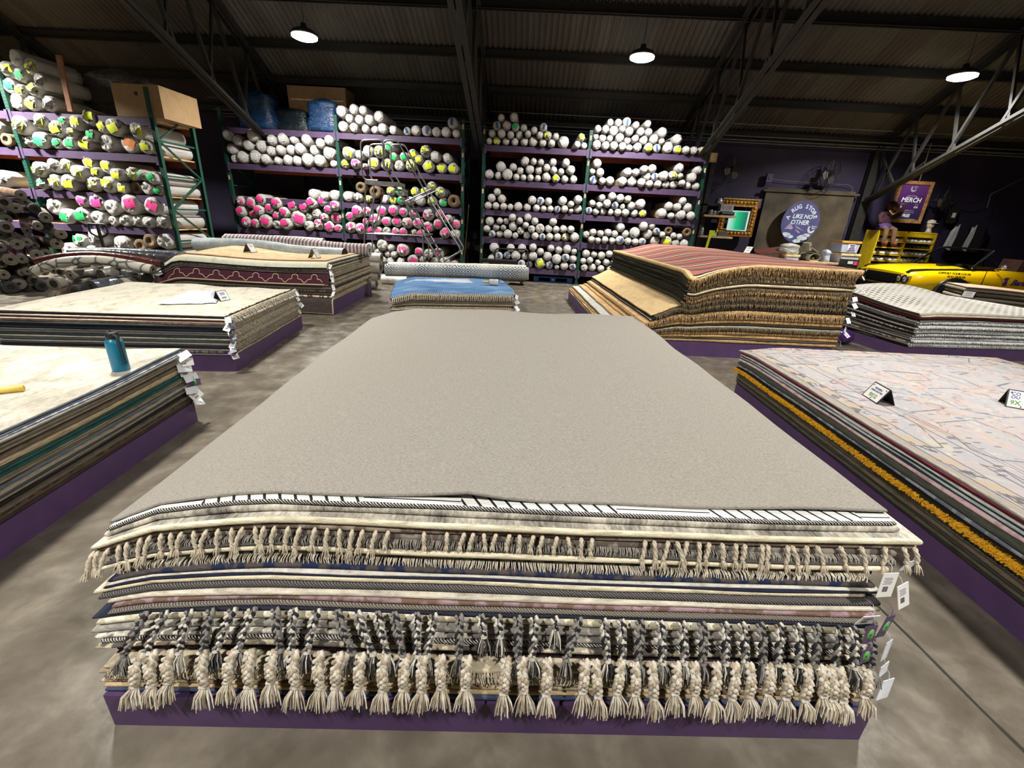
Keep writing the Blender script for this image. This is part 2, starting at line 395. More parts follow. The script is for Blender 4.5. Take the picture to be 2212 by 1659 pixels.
# ------------------------------------------------------------------ rolls
def wrapmat(name, a, b, rough, crinkle):
    t = NT(name); v = t.co((9, 3, 9)); n = t.noise(v, 1.2, 4, .65, .8)
    oi = t.n('ShaderNodeObjectInfo'); r = oi.outputs['Random']
    c = t.ramp(n, [(.3, a), (.65, b)]); c = t.mix(t.math('MULTIPLY', r, .45), c, tuple(k*.86 for k in a)); t.col(c)
    t.bump(t.noise(t.co((16, 5, 16)), 1.2, 3, .6, 1.5), crinkle, .03); return t.fin(rough)
WRAP = [wrapmat('white_poly_wrap', (184, 179, 173), (222, 218, 213), .3, .6), wrapmat('clear_poly_over_wool', (196, 192, 182), (234, 232, 228), .2, .7)]
t = NT('bare_jute_roll'); x, y, z = t.xyz()
rr = t.math('SQRT', t.math('ADD', t.math('MULTIPLY', x, x), t.math('MULTIPLY', z, z)))
oi = t.n('ShaderNodeObjectInfo')
t.col(t.mix(t.math('GREATER_THAN', t.math('FRACT', t.math('MULTIPLY', rr, 7)), .72), (128, 106, 78), (66, 52, 36))); t.bump(t.noise(t.co((50,50,50)), 1, 2), .5, .01); BARE = t.fin(.9)
t = NT('printed_label'); v = t.co((1, 1, 1)); x, y, z = t.xyz()
ln = t.math('FRACT', t.math('MULTIPLY', z, 5.5)); wn = t.noise(t.co((14, 1, 2.7)), 1.0, 1)
t.col(t.mix(t.math('MULTIPLY', t.math('GREATER_THAN', ln, .62), t.math('GREATER_THAN', wn, .45)), (232, 230, 228), (112, 110, 112))); LABELM = t.fin(.5)
NOTE = {k: plain('note_'+k, c, .7, var=.05) for k, c in {'y': (226, 240, 40), 'g': (28, 190, 96), 'p': (255, 66, 150), 'o': (236, 140, 60), 'b': (48, 88, 150)}.items()}
def roll_mesh(kind, sd, L=1.06):
    rnd = random.Random(sd); seg = 18; mb = MB()
    def ring(r, y, j, ecc=1.0, dz=0):
        return [Vector((r*math.cos(2*PI*k/seg)*(1+j*rnd.uniform(-1, 1))*ecc, y+j*.12*rnd.uniform(-1, 1), r*math.sin(2*PI*k/seg)*(1+j*rnd.uniform(-1, 1))+dz)) for k in range(seg)]
    if kind == 'bare':
        rings = [ring(.24, .12, .02), ring(.24, 0, .02), ring(.6, .0, .02), ring(.93, 0, .025), ring(1.0, .012, .025), ring(1.0, .4, .02), ring(1.0, L, .02), ring(.01, L, 0)]
    elif kind == 'bag':
        q = rnd.random()
        rings = [ring(.002, -.005, .0), ring(.4, -.012, .3), ring(.78, -.012, .16), ring(.97, .01, .09), ring(1.03, .07, .06), ring(.98, .2, .05), ring(1.0, .5, .04), ring(1.0, L, .03), ring(.01, L, 0)]
        if q > .75: rings = [ring(.12, -.085, .3, 1, -.5), ring(.3, -.06, .4, 1, -.35), ring(.2, -.03, .4, 1, -.1)]+rings[2:]
    else:
        rings = [ring(.002, -.018, 0), ring(.45, -.016, .12), ring(.8, -.008, .07), ring(.95, .008, .06), ring(1.0, .05, .05), ring(.99, .25, .035), ring(1.0, .6, .03), ring(1.0, L, .02), ring(.01, L, 0)]
    vs = [p for r in rings for p in r]; fs = []
    for i in range(len(rings)-1):
        for k in range(seg):
            l = (k+1) % seg; fs.append((i*seg+k, i*seg+l, (i+1)*seg+l, (i+1)*seg+k))
    mb.add(vs, fs, 0, True)
    return mb
RM = {('wrap', i): roll_mesh('wrap', i).data('roll_body', WRAP[0]) for i in range(7)}
RM.update({('bag', i): roll_mesh('bag', 50+i).data('roll_body', WRAP[1]) for i in range(7)})
RM.update({('bare', i): roll_mesh('bare', 90+i).data('roll_body', BARE) for i in range(2)})
def note_mesh(m, w, h, bend):
    mb = MB(); n = 4; vs = []
    for s in (0, .004):
        for j in range(n+1):
            for i in (-1, 0, 1):
                f = j/n-.5; vs.append((i*w/2, -s-.012-bend*(abs(i)*.5+(f*2)**2)*-.03, f*h))
    fs = []
    for L in (0, 1):
        o = L*3*(n+1)
        for j in range(n):
            for i in (0, 1):
                q = (o+j*3+i, o+j*3+i+1, o+j*3+i+4, o+j*3+i+3); fs.append(q if L else q[::-1])
    mb.add(vs, fs, 0, False); return mb.data('note', m)
LABME = note_mesh(LABELM, 1.15, .95, .3)
NOTEME = {k: note_mesh(m, 1.2 if k != 'b' else .45, .95 if k != 'b' else 1.25, .3) for k, m in NOTE.items()}
LOOK = {'w': 'white-labelled wrapped', 'y': 'yellow-tagged wrapped', 'g': 'green-tagged wrapped', 'p': 'pink-tagged wrapped', 'b': 'blue-taped wrapped', 'n': 'plain plastic-wrapped', 'k': 'bare brown', 'o': 'orange-tagged wrapped'}
def shelf_rolls(data, org, sc, Y, xl, xr, zs, shelf, bay, clear=False, maxz=None):
    R = []
    for tok in data.split():
        a, b, r, k = tok.split(','); px = (org[0]+float(a)*sc, org[1]+float(b)*sc); P = ony(px[0], px[1], Y)
        rad = float(r)*sc/pxm(P)*.95
        R.append([min(max(P.x, xl+rad+.045), xr-rad-.045), P.z, rad, k])
    for q in R:
        if q[1]-q[2]-zs < .06: q[1] = zs+q[2]
    for it in range(60):
        for i in range(len(R)):
            for j in range(i):
                a, b = R[i], R[j]; dx, dz = a[0]-b[0], a[1]-b[1]; d = math.hypot(dx, dz) or 1e-5; m = (a[2]+b[2])*1.04
                if d < m:
                    s = (m-d)/2/d*.6; a[0] += dx*s; a[1] += dz*s; b[0] -= dx*s; b[1] -= dz*s
        for q in R:
            q[0] = min(max(q[0], xl+q[2]+.045), xr-q[2]-.045); q[1] = max(q[1], zs+q[2])
            if maxz: q[1] = min(q[1], maxz-q[2]-.14)
    for q in sorted(R, key=lambda k: k[1]):                   # let unsupported rolls settle
        sup = zs+q[2]
        for o_ in R:
            if o_ is not q and o_[1] < q[1] and abs(o_[0]-q[0]) < q[2]+o_[2]: sup = max(sup, o_[1]+math.sqrt((q[2]+o_[2])**2-(o_[0]-q[0])**2))
        if q[1]-sup > .025: q[1] = sup+.004
    med = sorted(q[2] for q in R)[len(R)//2]; lay = {}
    for q in R:
        l = 0 if q[1]-q[2]-zs < .05 else max(1, round((q[1]-zs-med)/(1.72*med)))
        lay.setdefault(l, []).append(q)
    for n, l in enumerate(sorted(lay)):
        lname = ['bottom', 'second', 'third', 'fourth', 'fifth', 'sixth', 'seventh'][n]
        for i, q in enumerate(sorted(lay[l])):
            k = q[3]; kind = 'bare' if k == 'k' else ('bag' if clear or k in 'pyn' and (clear is None or k != 'n') else 'wrap')
            me = RM[(kind, random.randrange(2 if kind == 'bare' else 7))]
            nm = {'bare': 'bare_rug_roll', 'bag': 'bagged_rug_roll', 'wrap': 'wrapped_rug_roll'}[kind]
            a = random.choice((0, .3, -.3, .6, -.5)); yo = random.uniform(-.07, .04)
            o = inst(nm, me, None, (q[0], Y-.03+yo, q[1]), (0, 0, 0), (q[2], 1, q[2]))
            tag(o, '%s rug roll, %s from left, %s layer, %s, %s' % (LOOK[k], ORD[i+1], lname, shelf, bay), 'rug roll', 'rug rolls on the %s, %s' % (shelf, bay))
            if k == 'w': c = inst('paper_label', LABME, o, (.0, -.017, .02), (0, random.uniform(-.7, .7), 0))
            elif k in NOTEME: c = inst('colour_note', NOTEME[k], o, (random.uniform(-.2, .2), -.024, random.uniform(-.15, .2)), (0, random.uniform(-.5, .5), 0))
Z3 = ((440, 160), 400/2212); Z4 = ((440, 390), 400/2212); Z5 = ((720, 220), 340/2212); Z6 = ((720, 390), 340/2212)
Z7 = ((1030, 230), 270/2212); Z8 = ((1030, 390), 270/1948); ZA = ((1250, 230), 300/2212); ZB = ((1250, 390), 300/2164)
Z1 = ((0, 60), 500/2212); Z2 = ((0, 340), 500/2212)
SH = ['top shelf', 'second shelf', 'third shelf', 'fourth shelf', 'bottom shelf']
b = 'bay left of ladder'; A = (YR, ML[0], ML[1])
shelf_rolls('305,835,60,w 435,830,62,w 605,825,70,w 545,890,60,n 345,935,62,w 700,905,72,w 840,855,62,w 970,865,68,w 1105,850,60,w 1225,860,65,w 1395,880,58,w 1505,850,58,w 800,960,58,w 915,960,58,w 1040,945,60,w 1165,930,68,w 1315,940,60,w 1485,975,78,w 360,1015,45,n 465,1000,70,w 615,1000,80,w 765,1025,60,w 870,1035,50,w 980,1030,64,w 1110,1040,62,w 1235,1040,75,w 1390,1045,70,w 1555,1065,45,w', *Z3, *A, zML[1], SH[1], b)
shelf_rolls('1320,170,65,w 1465,180,55,w 1560,180,65,w', *Z4, *A, zML[2], SH[2], b)
shelf_rolls('450,415,65,p 520,375,55,p 615,385,65,p 705,370,65,p 895,370,65,p 1030,420,65,p 1215,385,65,p 1345,375,65,p 1455,375,60,p 1565,380,60,p 810,430,60,p 700,465,60,p 620,480,50,p 875,470,50,p 965,450,60,p 550,525,65,p 660,565,55,p 785,560,80,p 910,560,55,n 1020,545,70,p 1150,510,95,p 1345,470,60,n 1450,460,50,p 1590,475,70,p 1500,440,50,p 1295,565,60,n 1410,570,65,p 1510,555,65,p 1620,590,50,p 1245,450,45,n', *Z4, *A, zML[3], SH[3], b, True)
shelf_rolls('600,720,55,n 885,690,60,w 1000,730,60,n 1130,690,60,p 1370,720,60,n 1480,735,60,p 1590,720,60,p 1500,840,60,n 1380,830,60,n 1250,830,60,n 1120,830,60,n 990,830,60,n 860,830,60,n', *Z4, *A, zML[4], SH[4], b, True)
b = 'bay behind the ladder'; A = (YR, ML[1], ML[2])
shelf_rolls('95,205,80,w 300,165,72,w 435,190,65,w 250,270,62,w 375,315,68,w 505,285,72,w 645,265,78,w 140,365,75,w 290,380,65,w 460,400,60,w 575,400,58,w 695,390,72,w 835,410,65,w 1040,420,58,b 1170,430,72,w 1320,425,75,b 1455,430,68,n 1585,435,72,w 1675,330,78,b 1725,465,60,w', *Z5, *A, zML[0], SH[0], b)
shelf_rolls('235,740,88,y 375,765,62,w 500,730,80,w 665,755,85,y 800,675,75,g 820,810,62,g 1010,820,65,g 1105,770,65,y 1225,830,65,y 1290,735,78,y 1430,810,78,w 1595,810,72,w 175,860,62,y 330,880,70,p 460,880,40,p 580,870,85,y 770,900,85,y 935,890,75,n 1115,925,85,y 1325,910,85,y 1515,930,78,y 1680,915,78,y', *Z5, *A, zML[1], SH[1], b, None)
shelf_rolls('385,110,75,k 600,165,85,k 810,160,62,y 935,155,65,g 1150,165,65,y 1285,170,60,y 1380,90,65,y 1500,180,75,y 210,225,75,w 345,215,70,n 485,225,55,y 720,255,65,w 840,270,58,y 955,265,58,g 1230,280,75,w 1390,290,70,y 1545,295,65,g 1690,270,90,k 1090,280,60,n', *Z6, *A, zML[2], SH[2], b, None)
shelf_rolls('325,450,80,p 510,475,65,p 675,475,75,p 870,515,75,p 1000,465,65,p 1125,500,65,p 1340,500,90,p 1500,550,70,p 1625,525,60,p 250,565,65,p 365,650,75,p 225,690,80,p 590,620,85,p 745,590,70,p 880,630,75,p 1030,610,80,p 1220,620,75,p 1380,640,75,p 1500,670,70,p 1725,590,65,p 530,710,60,p 660,700,60,p 740,690,60,n 830,710,60,p 960,740,60,p 1120,690,55,p 1260,730,60,p 1570,730,80,p 1715,735,70,n 450,620,50,p', *Z6, *A, zML[3], SH[3], b, True)
shelf_rolls('270,880,60,w 375,890,60,w 535,960,70,w 680,960,80,n 640,1050,60,n 815,950,50,w 975,1000,90,p 770,1030,50,w 850,1050,50,w 1195,960,65,p 1120,1070,85,p 1340,960,70,n 1490,960,75,p 545,1120,80,w 680,1120,60,n 800,1120,60,w 945,1120,60,w 1250,1080,55,n 1420,1080,60,n 1550,1050,80,n 1690,1080,60,n 1320,1130,45,n', *Z6, *A, zML[4], SH[4], b, None)
b = 'bay above blue pallet'; A = (YR, MR[0], MR[1])
shelf_rolls('440,225,68,w 665,240,75,w 358,335,78,b 535,350,85,w 680,400,75,g 840,395,65,w 990,440,62,w 1170,395,72,b 278,475,70,w 445,490,75,w 600,515,65,w 760,515,68,w 893,515,62,w 1100,520,65,w 1253,525,75,y 1400,545,62,w 220,600,58,w 362,610,70,y 520,620,68,w 670,620,68,w 825,625,75,w 995,620,85,w 1165,655,68,w 1320,665,68,w 1528,625,103,w 1848,550,70,y 1770,685,65,w 1900,680,60,w', *Z7, *A, zMR[0], SH[0], b)
shelf_rolls('425,1030,90,w 645,1035,68,w 855,950,80,w 1005,955,60,w 1135,955,60,w 1350,945,70,w 1585,1000,72,w 225,1155,80,w 380,1190,68,w 545,1165,95,w 770,1095,70,w 938,1090,80,w 1100,1090,72,w 1240,1035,68,w 1360,1095,65,w 1490,1120,62,w 1655,1120,80,w 700,1215,60,w 825,1220,58,w 950,1230,62,w 1080,1230,60,w 1235,1205,85,w 1400,1235,75,y 1560,1240,70,w 1712,1250,72,w', *Z7, *A, zMR[1], SH[1], b)
shelf_rolls('320,190,58,w 235,265,65,w 385,285,65,w 865,315,68,w 990,300,65,b 1110,325,62,w 1340,315,70,w 1470,325,52,w 1580,265,68,w 180,370,58,w 298,375,58,w 418,385,55,w 520,395,52,w 645,395,68,w 790,405,62,w 930,415,58,w 1045,425,52,w 1160,420,55,w 1265,420,55,b 1378,440,58,w 1475,445,45,w 1590,435,68,w', *Z8, *A, zMR[2], SH[2], b)
shelf_rolls('210,665,68,w 350,670,52,w 445,635,52,w 553,610,60,w 658,665,58,w 800,635,62,w 908,680,62,w 1178,660,65,w 155,785,55,w 300,745,58,w 545,740,72,w 425,750,45,n 680,805,62,n 750,725,55,w 840,790,58,n 985,785,75,n 1118,775,62,w 1230,780,55,w 1345,780,60,w 1460,790,58,w 240,835,58,b 362,845,60,w 495,850,70,w 620,870,50,n 770,880,60,w 895,890,60,w 1018,900,55,b 1133,890,60,w 1270,890,62,w 1398,905,68,y 1535,890,75,w', *Z8, *A, zMR[3], SH[3], b)
shelf_rolls('295,1090,80,w 530,1100,65,w 693,1070,68,w 880,1115,62,w 1005,1130,60,w 1128,1125,60,w 1290,1130,65,w 1430,1120,68,w 1545,1120,55,w 235,1210,55,w 350,1190,68,b 480,1200,60,b 625,1195,78,w 760,1185,60,w 915,1245,72,w 1070,1245,72,w 1225,1250,80,w 1370,1235,65,b 1500,1235,62,w 150,1270,50,n 420,1300,62,b 555,1310,58,w 680,1310,62,b 840,1310,55,b 970,1355,85,y 1130,1345,65,b 1240,1350,40,n 1360,1340,65,w 1495,1345,58,b', *Z8, *A, zMR[4], SH[4], b)
b = 'bay beside purple wall'; A = (YR, MR[1], MR[2])
shelf_rolls('485,290,58,w 625,285,62,w 768,225,75,b 1110,210,60,w 305,390,58,w 258,490,50,w 430,420,62,w 565,420,75,w 690,400,55,w 880,370,58,w 815,430,68,w 985,440,65,w 1115,460,62,w 1315,455,80,w 360,525,60,w 480,545,52,w 640,535,70,w 775,550,58,w 885,530,58,w 1035,555,68,w 1195,555,75,w 1310,595,50,w 1560,550,78,w 275,625,72,w 415,630,65,w 550,645,68,w 692,650,65,w 810,660,55,w 935,650,70,w 1085,670,70,y 1235,680,68,b 1420,670,90,w 1575,690,68,y 1680,705,62,w 1815,705,62,w 1965,700,65,y', *ZA, *A, zMR[0], SH[0], b)
shelf_rolls('293,885,75,w 212,995,52,w 338,1025,70,w 775,1050,70,w 905,1055,60,n 1065,980,62,w 1170,965,70,w 1590,995,70,w 1890,1000,62,w 1105,1095,62,w 1230,1090,62,b 1365,1090,75,w 1500,1090,70,y 1600,1105,45,w 1810,1105,72,w 240,1130,75,b 372,1145,58,w 498,1165,70,n 700,1170,72,w 850,1165,80,w 998,1185,68,w 1130,1205,58,w 1265,1210,62,w 1395,1215,62,n 1525,1220,68,n 1640,1220,55,w 1750,1230,58,w 1868,1230,62,w', *ZA, *A, zMR[1], SH[1], b)
shelf_rolls('365,255,55,w 525,260,65,w 650,285,65,w 755,305,55,w 965,370,78,w 1620,345,60,w 215,355,55,w 325,360,52,w 440,355,65,w 570,380,60,b 815,395,62,w 1440,405,65,w 1540,430,58,w 1690,450,68,w 158,440,60,b 268,455,52,w 380,465,60,w 495,470,55,w 610,475,58,w 730,470,60,w 860,490,60,w 995,495,65,y 1310,500,80,w 1440,540,50,w 1580,520,75,w 1745,535,68,w 690,375,45,n', *ZB, *A, zMR[2], SH[2], b)
shelf_rolls('665,760,70,w 1005,760,72,w 1130,755,60,w 220,820,55,w 338,825,52,w 455,835,58,w 575,845,55,w 725,855,60,w 880,830,85,w 1090,870,75,n 1210,835,55,b 1390,820,65,k 1295,880,50,w 1480,870,50,w 1650,830,72,k 90,870,55,n 185,915,55,w 285,920,48,w 400,920,60,w 520,940,52,w 645,945,68,b 770,950,58,w 890,960,55,w 1005,960,62,b 1165,965,80,n 1355,970,85,y 1500,985,65,n 1635,970,68,w 1560,880,50,w', *ZB, *A, zMR[3], SH[3], b)
shelf_rolls('120,1160,65,w 238,1170,52,w 355,1190,65,w 460,1155,58,w 560,1210,52,w 70,1260,50,w 175,1275,55,w 285,1285,50,w 440,1275,58,w 80,1360,55,n 210,1375,65,w 345,1350,55,w 525,1310,50,y 500,1390,55,w 640,1280,60,n 620,1400,60,n', *ZB, *A, zMR[4], SH[4], b)
b = 'left-hand rack'; A = (YL, LX[1], LX[2])
shelf_rolls('115,255,78,n 290,320,82,y 85,340,75,y 75,435,72,g 235,400,60,g 395,480,68,n 300,525,72,y 200,500,55,y 425,620,72,n 150,620,75,n 310,665,68,y', *Z1, *A, zLL[0], SH[0], b, True)
shelf_rolls('245,960,85,y 330,1090,55,n 430,900,70,y 550,990,75,y 450,1050,75,g 560,1095,55,g 680,950,45,g 760,950,65,y 885,935,70,y 720,1030,50,y 665,1095,65,g 810,1110,70,y 870,1050,55,g 980,1000,60,y 1110,990,80,y 1310,1010,78,y 1020,1130,80,n 1240,1120,85,o 1420,1110,68,y', *Z1, *A, zLL[1], SH[1], b, True)
shelf_rolls('560,80,65,n 420,140,70,y 680,130,65,y 760,160,75,y 870,110,65,y 1040,150,65,y 980,180,50,y 1150,190,60,y 1245,185,65,y 1370,190,50,g 1485,185,60,g 430,240,55,g 555,235,75,y 710,250,75,y 915,245,70,y 1065,260,80,y 1190,280,55,y 1300,270,60,k 1405,275,65,n 1525,280,50,g', *Z2, *A, zLL[2], SH[2], b, True)
shelf_rolls('570,500,80,n 820,460,60,p 930,470,80,p 820,530,80,g 1090,530,75,n 1290,520,90,p 1480,490,85,p 670,610,70,g 930,600,70,n 1110,620,50,n 1220,610,60,n 1320,620,60,n 1460,590,55,n 1545,630,65,n', *Z2, *A, zLL[3], SH[3], b, True)
shelf_rolls('660,820,75,n 800,810,70,g 960,780,85,n 1230,840,90,n 1330,865,70,k 1500,840,70,k 1660,830,75,n 1100,880,70,n 900,900,70,n 1450,930,70,n 1620,930,70,n', *Z2, *A, zLL[4], SH[4], b, True)
A = (YL, LX[0], LX[1])
shelf_rolls('20,1010,80,n 150,1070,62,k', (0, 60), 500/2212, *A, zLL[1], SH[1], 'bay left of lit post', True)
shelf_rolls('60,220,80,n -60,240,70,n', *Z2, *A, zLL[2], SH[2], 'bay left of lit post', True)
# ------------------------------------------------------------------ piles of rugs
def axis_lines(a, b, h0, fine=()):
    """stations shared by every rug of a pile (multiples of h0), denser near the two ends"""
    st = {a, b}; L = b-a
    for d in (.012, .03, .06): st.add(a+d); st.add(b-d)
    k = math.ceil((a+.01)/h0)
    while k*h0 < b-.01: st.add(k*h0); k += 1
    for f in fine: st.add(a+f)
    s = sorted(q for q in st if a <= q <= b); out = [s[0]]
    for q in s[1:]:
        if q-out[-1] > .004: out.append(q)
    out[-1] = b
    return out
class Frame:
    def __init__(s, ox, oy, deg): s.o = Vector((ox, oy, 0)); s.a = math.radians(deg)
    def loc(s, p):
        d = Vector(p)-s.o; c, n = math.cos(s.a), math.sin(s.a); return Vector((d.x*c+d.y*n, -d.x*n+d.y*c, d.z))
    def w(s, x, y, z): c, n = math.cos(s.a), math.sin(s.a); return Vector((s.o.x+x*c-y*n, s.o.y+x*n+y*c, z))
    def onplane(s, px, py, off):                              # pixel -> local point on front plane y=off
        c, n = math.cos(s.a), math.sin(s.a); nv = Vector((-n, c, 0)); d = ray(px, py)
        t = (off - nv.dot(CAM-s.o))/nv.dot(d); return s.loc(CAM+d*t)
def rug_mesh(x0, x1, y0, y1, zt, t, zb, S, hang=0, skew=(0, 0), seed=0, h0=.12, wav=.007, bump=None, R=.03, amax=1.45):
    tt = t*.94
    xs = axis_lines(x0, x1, h0); ys = axis_lines(y0, y1, h0, [hang*k/6 for k in range(9)] if hang else ())
    yb = y0+hang; mb = MB()
    def P(x, y, h):
        fx = (x-x0)/(x1-x0); fy = (y-y0)/(y1-y0)
        ex = wav*noise.noise(Vector((seed*3.7, y*2.2, 0))); ey = wav*noise.noise(Vector((x*2.2, seed*5.1, 9)))
        X = x + ex; Y = y + ey; Z = zt-tt+h
        if hang and y < yb:
            s = yb-y; a = min(s/R, amax); e = max(0, s-R*amax); zc = zt-tt-R
            Y = yb+ey-(R+h)*math.sin(a)-e*math.cos(amax); Z = zc+(R+h)*math.cos(a)-e*math.sin(amax)
        s, b = S(X, Y); Z = zb+(Z-zb)*s+b*(Z-zb)
        if bump: Z += bump(X, Y)
        Y += skew[0]*(x-x0)*(1-fy)+skew[1]*(x-x0)*fy
        return Vector((X, Y, Z))
    nx, ny = len(xs), len(ys); r = tt*.42
    def layer(h, ins):
        out = []
        for j, y in enumerate(ys):
            for i, x in enumerate(xs):
                xx = x+(ins if i == 0 else -ins if i == nx-1 else 0); yy = y+(ins if j == 0 else -ins if j == ny-1 else 0)
                out.append(P(xx, yy, h))
        return out
    top = layer(tt, r); bot = layer(0, r); o = nx*ny
    mb.v += [tuple(v) for v in top+bot]
    for j in range(ny-1):
        for i in range(nx-1):
            q = (j*nx+i, j*nx+i+1, (j+1)*nx+i+1, (j+1)*nx+i)
            mb.f.append(q); mb.m.append(0); mb.sm.append(True)
            mb.f.append(tuple(o+k for k in q[::-1])); mb.m.append(0); mb.sm.append(True)
    loop = [(i, 0) for i in range(nx)]+[(nx-1, j) for j in range(1, ny)]+[(i, ny-1) for i in range(nx-2, -1, -1)]+[(0, j) for j in range(ny-2, 0, -1)]
    n = len(loop); b0 = len(mb.v)
    for hh, ins in ((.9, .14), (.68, 0), (.32, 0), (.1, .14)):
        q = tt*ins
        for (i, j) in loop:
            mb.v.append(tuple(P(xs[i]+(q if i == 0 else -q if i == nx-1 else 0), ys[j]+(q if j == 0 else -q if j == ny-1 else 0), tt*hh)))
    for k in range(n):
        (i, j), (i2, j2) = loop[k], loop[(k+1) % n]; sl = 1 if (j == j2 and j in (0, ny-1)) else 2
        ring_ = [(j*nx+i, j2*nx+i2)]+[(b0+m*n+k, b0+m*n+(k+1) % n) for m in range(4)]+[(o+j*nx+i, o+j2*nx+i2)]
        for (a, b), (c, d) in zip(ring_[:-1], ring_[1:]): mb.f.append((b, a, c, d)); mb.m.append(sl); mb.sm.append(True)
    return mb, P
STRAND = plain('wool_yarn', (206, 196, 176), .95, var=.1, scale=40)
JUTE = plain('jute_yarn', (152, 124, 86), .95, var=.3, scale=30)
JUTED = plain('dark_jute_yarn', (98, 83, 60), .95, var=.3, scale=30)
GREYY = plain('grey_yarn', (150, 144, 134), .95, var=.15, scale=40)
def fringe(rug, P, x0, x1, y0, t, L, gap, mat, r=.0018, out=.02, seed=0, lean=.25, back=False, tilt=0):
    rnd = random.Random(seed); mb = MB(); n = int((x1-x0)/gap)
    for k in range(n):
        x = x0+(x1-x0)*(k+.5+rnd.uniform(-.4, .4))/n
        a = P(min(max(x, x0), x1), y0, t*.45); l = L*rnd.uniform(.75, 1.15); dx = lean*l*math.sin(k*.09+seed)+rnd.uniform(-.3, .3)*l
        o = out*rnd.uniform(.7, 1.3)
        mb.tube([a+Vector((0, .008, 0)), a+Vector((dx*.3, -o*.8, -l*.18)), a+Vector((dx*.7, -o, -l*.6)), a+Vector((dx, -o*.9+tilt*l, -l))], [r*1.1, r, r, r*.7], 3, 0, False)
    return tag(mb.build('fringe', mat, rug), kind='stuff')
PAL = {}
def pile(key, fr, plat, zp, layers, S, where, group, seed=0, wav=.008, h0=.12, platlabel=None, inset=0):
    """layers bottom -> top: dict(c=(top, front, side mats), w=colour words, t=thickness, x0,x1,y0,y1 ...)"""
    W, Lh = plat
    p = MB(); p.box((W/2, Lh/2, zp-.01), (W, Lh, .02)); 
    for (cx, cy, sx, sy) in ((W/2, .01, W, .02), (W/2, Lh-.01, W, .02), (.01, Lh/2, .02, Lh-.04), (W-.01, Lh/2, .02, Lh-.04)): p.box((cx, cy, (zp-.02)/2), (sx, sy, zp-.02))
    P0 = tag(p.build('display_platform', PURPLE, None, fr.o, fr.a), platlabel, 'platform', 'purple display platforms')
    z = zp+.002; out = []; n = len(layers)
    for i, d in enumerate(layers):
        z += d['t']; t = d['t']
        mb, P = rug_mesh(d['x0'], d['x1'], d['y0'], d['y1'], z, t, zp, d.get('S', S), d.get('hang', 0), d.get('skew', (0, 0)), seed*40+i, h0, d.get('wav', wav), d.get('bump'), d.get('R', .03), d.get('amax', 1.45))
        pos = n-i
        o = mb.build('area_rug', list(d['c']), None, fr.o, fr.a)
        lab = d.get('label') or '%s rug, %s from top of the %s' % (d['w'], ORD[pos] if pos > 1 else 'topmost', where)
        if pos == 1 and not d.get('label'): lab = '%s rug lying on top of the %s' % (d['w'], where)
        tag(o, lab, 'rug', group); out.append((o, P, d, z))
    return out
def hang_tag(rug, p, rotz, style, w=.05, h=.075, tilt=0, roll=0):
    """card hanging from a rug edge; p local"""
    mb = MB(); mb.box((0, 0, -h/2), (w, .002, h)); 
    if style == 'leaf':
        mb.lathe([(0, 0), (.016, 0), (.016, .0008), (0, .0008)], 14, 1, Matrix.Translation((0, -.0012, -h*.52)) @ Matrix.Rotation(PI/2, 4, 'X') @ Matrix.Diagonal((.8, 1.5, 1, 1)))
        mats = [plain('tag_purple', (88, 62, 102), .5), plain('tag_leaf_green', (96, 160, 84), .5)]
        for k in range(4): mb.box((-.003+k*.002, -.0024, -h*.52), (.0009, .0005, .010-.003*abs(k-1.5)), 0)
    elif style == 'text':
        for k in range(5): mb.box((-w*.1+(k % 2)*.004, -.0013, -h*.2-k*h*.06), (w*.55, .0006, h*.018), 1)
        for k in range(7): mb.box((-w*.28+k*w*.055, -.0013, -h*.66), (w*(.015+.02*(k % 3)), .0006, h*.22), 1)
        mats = [WHITE, plain('print_grey', (96, 96, 100), .6)]
    else: mats = [plain('card_pale', (214, 218, 224), .6)]
    mb.tube([(0, 0, 0), (0, .004, .02), (0, .02, .03)], .0008, 4, 0, False)
    o = mb.build('hang_tag', mats, rug, p, rot=(tilt, roll, rotz)); return o
FLAT = lambda x, y: (1.0, 0.0)
def sm(e0, e1, x): 
    x = min(1, max(0, (x-e0)/(e1-e0))); return x*x*(3-2*x)
E_ = lambda c, **k: rugmat(c, **k)
CREAM, WHT, DK, NAVY, GREY, DGREY = (222, 212, 182), (216, 210, 198), (50, 48, 52), (44, 48, 66), (150, 146, 138), (92, 90, 88)
# ---- heather top of the central pile
t = NT('heather_flatweave'); v = t.co((60, 210, 210)); n = t.noise(v, 1.6, 5, .8, .1); n2 = t.noise(t.co((1.1, .9, 1)), 1, 3, .5); n3 = t.noise(t.co((230, 420, 200)), 1, 1)
c = t.ramp(n, [(.3, (110, 107, 101)), (.5, (148, 144, 136)), (.7, (180, 174, 164))])
c = t.mix(t.math('MULTIPLY', n2, .35), c, (150, 142, 129)); c = t.mix(t.ramp(t.noise(t.co((120, 260, 200), loc=(3, 1, 0)), 1, 2, .6), [(.62, (0,0,0)), (.72, (190,190,190))]), c, (74, 72, 68)); c = t.mix(t.ramp(n3, [(.6, (0,0,0)), (.75, (120,120,120))]), c, (208, 200, 186)); t.col(c)
t.bump(t.math('ADD', n, n3), .5, .004); HEATHER = t.fin(.95, 0, .1)
t = NT('line_pattern_rug'); x, y, z = t.xyz()
a = t.math('ADD', t.math('MULTIPLY', x, 1.0), t.math('MULTIPLY', y, .55)); b1 = t.math('LESS_THAN', t.math('FRACT', t.math('MULTIPLY', a, 21)), .2)
b2 = t.math('LESS_THAN', t.math('FRACT', t.math('MULTIPLY', y, 42)), .22)
blk = t.math('GREATER_THAN', t.math('FRACT', t.math('ADD', t.math('MULTIPLY', x, 1.25), .68)), .62)
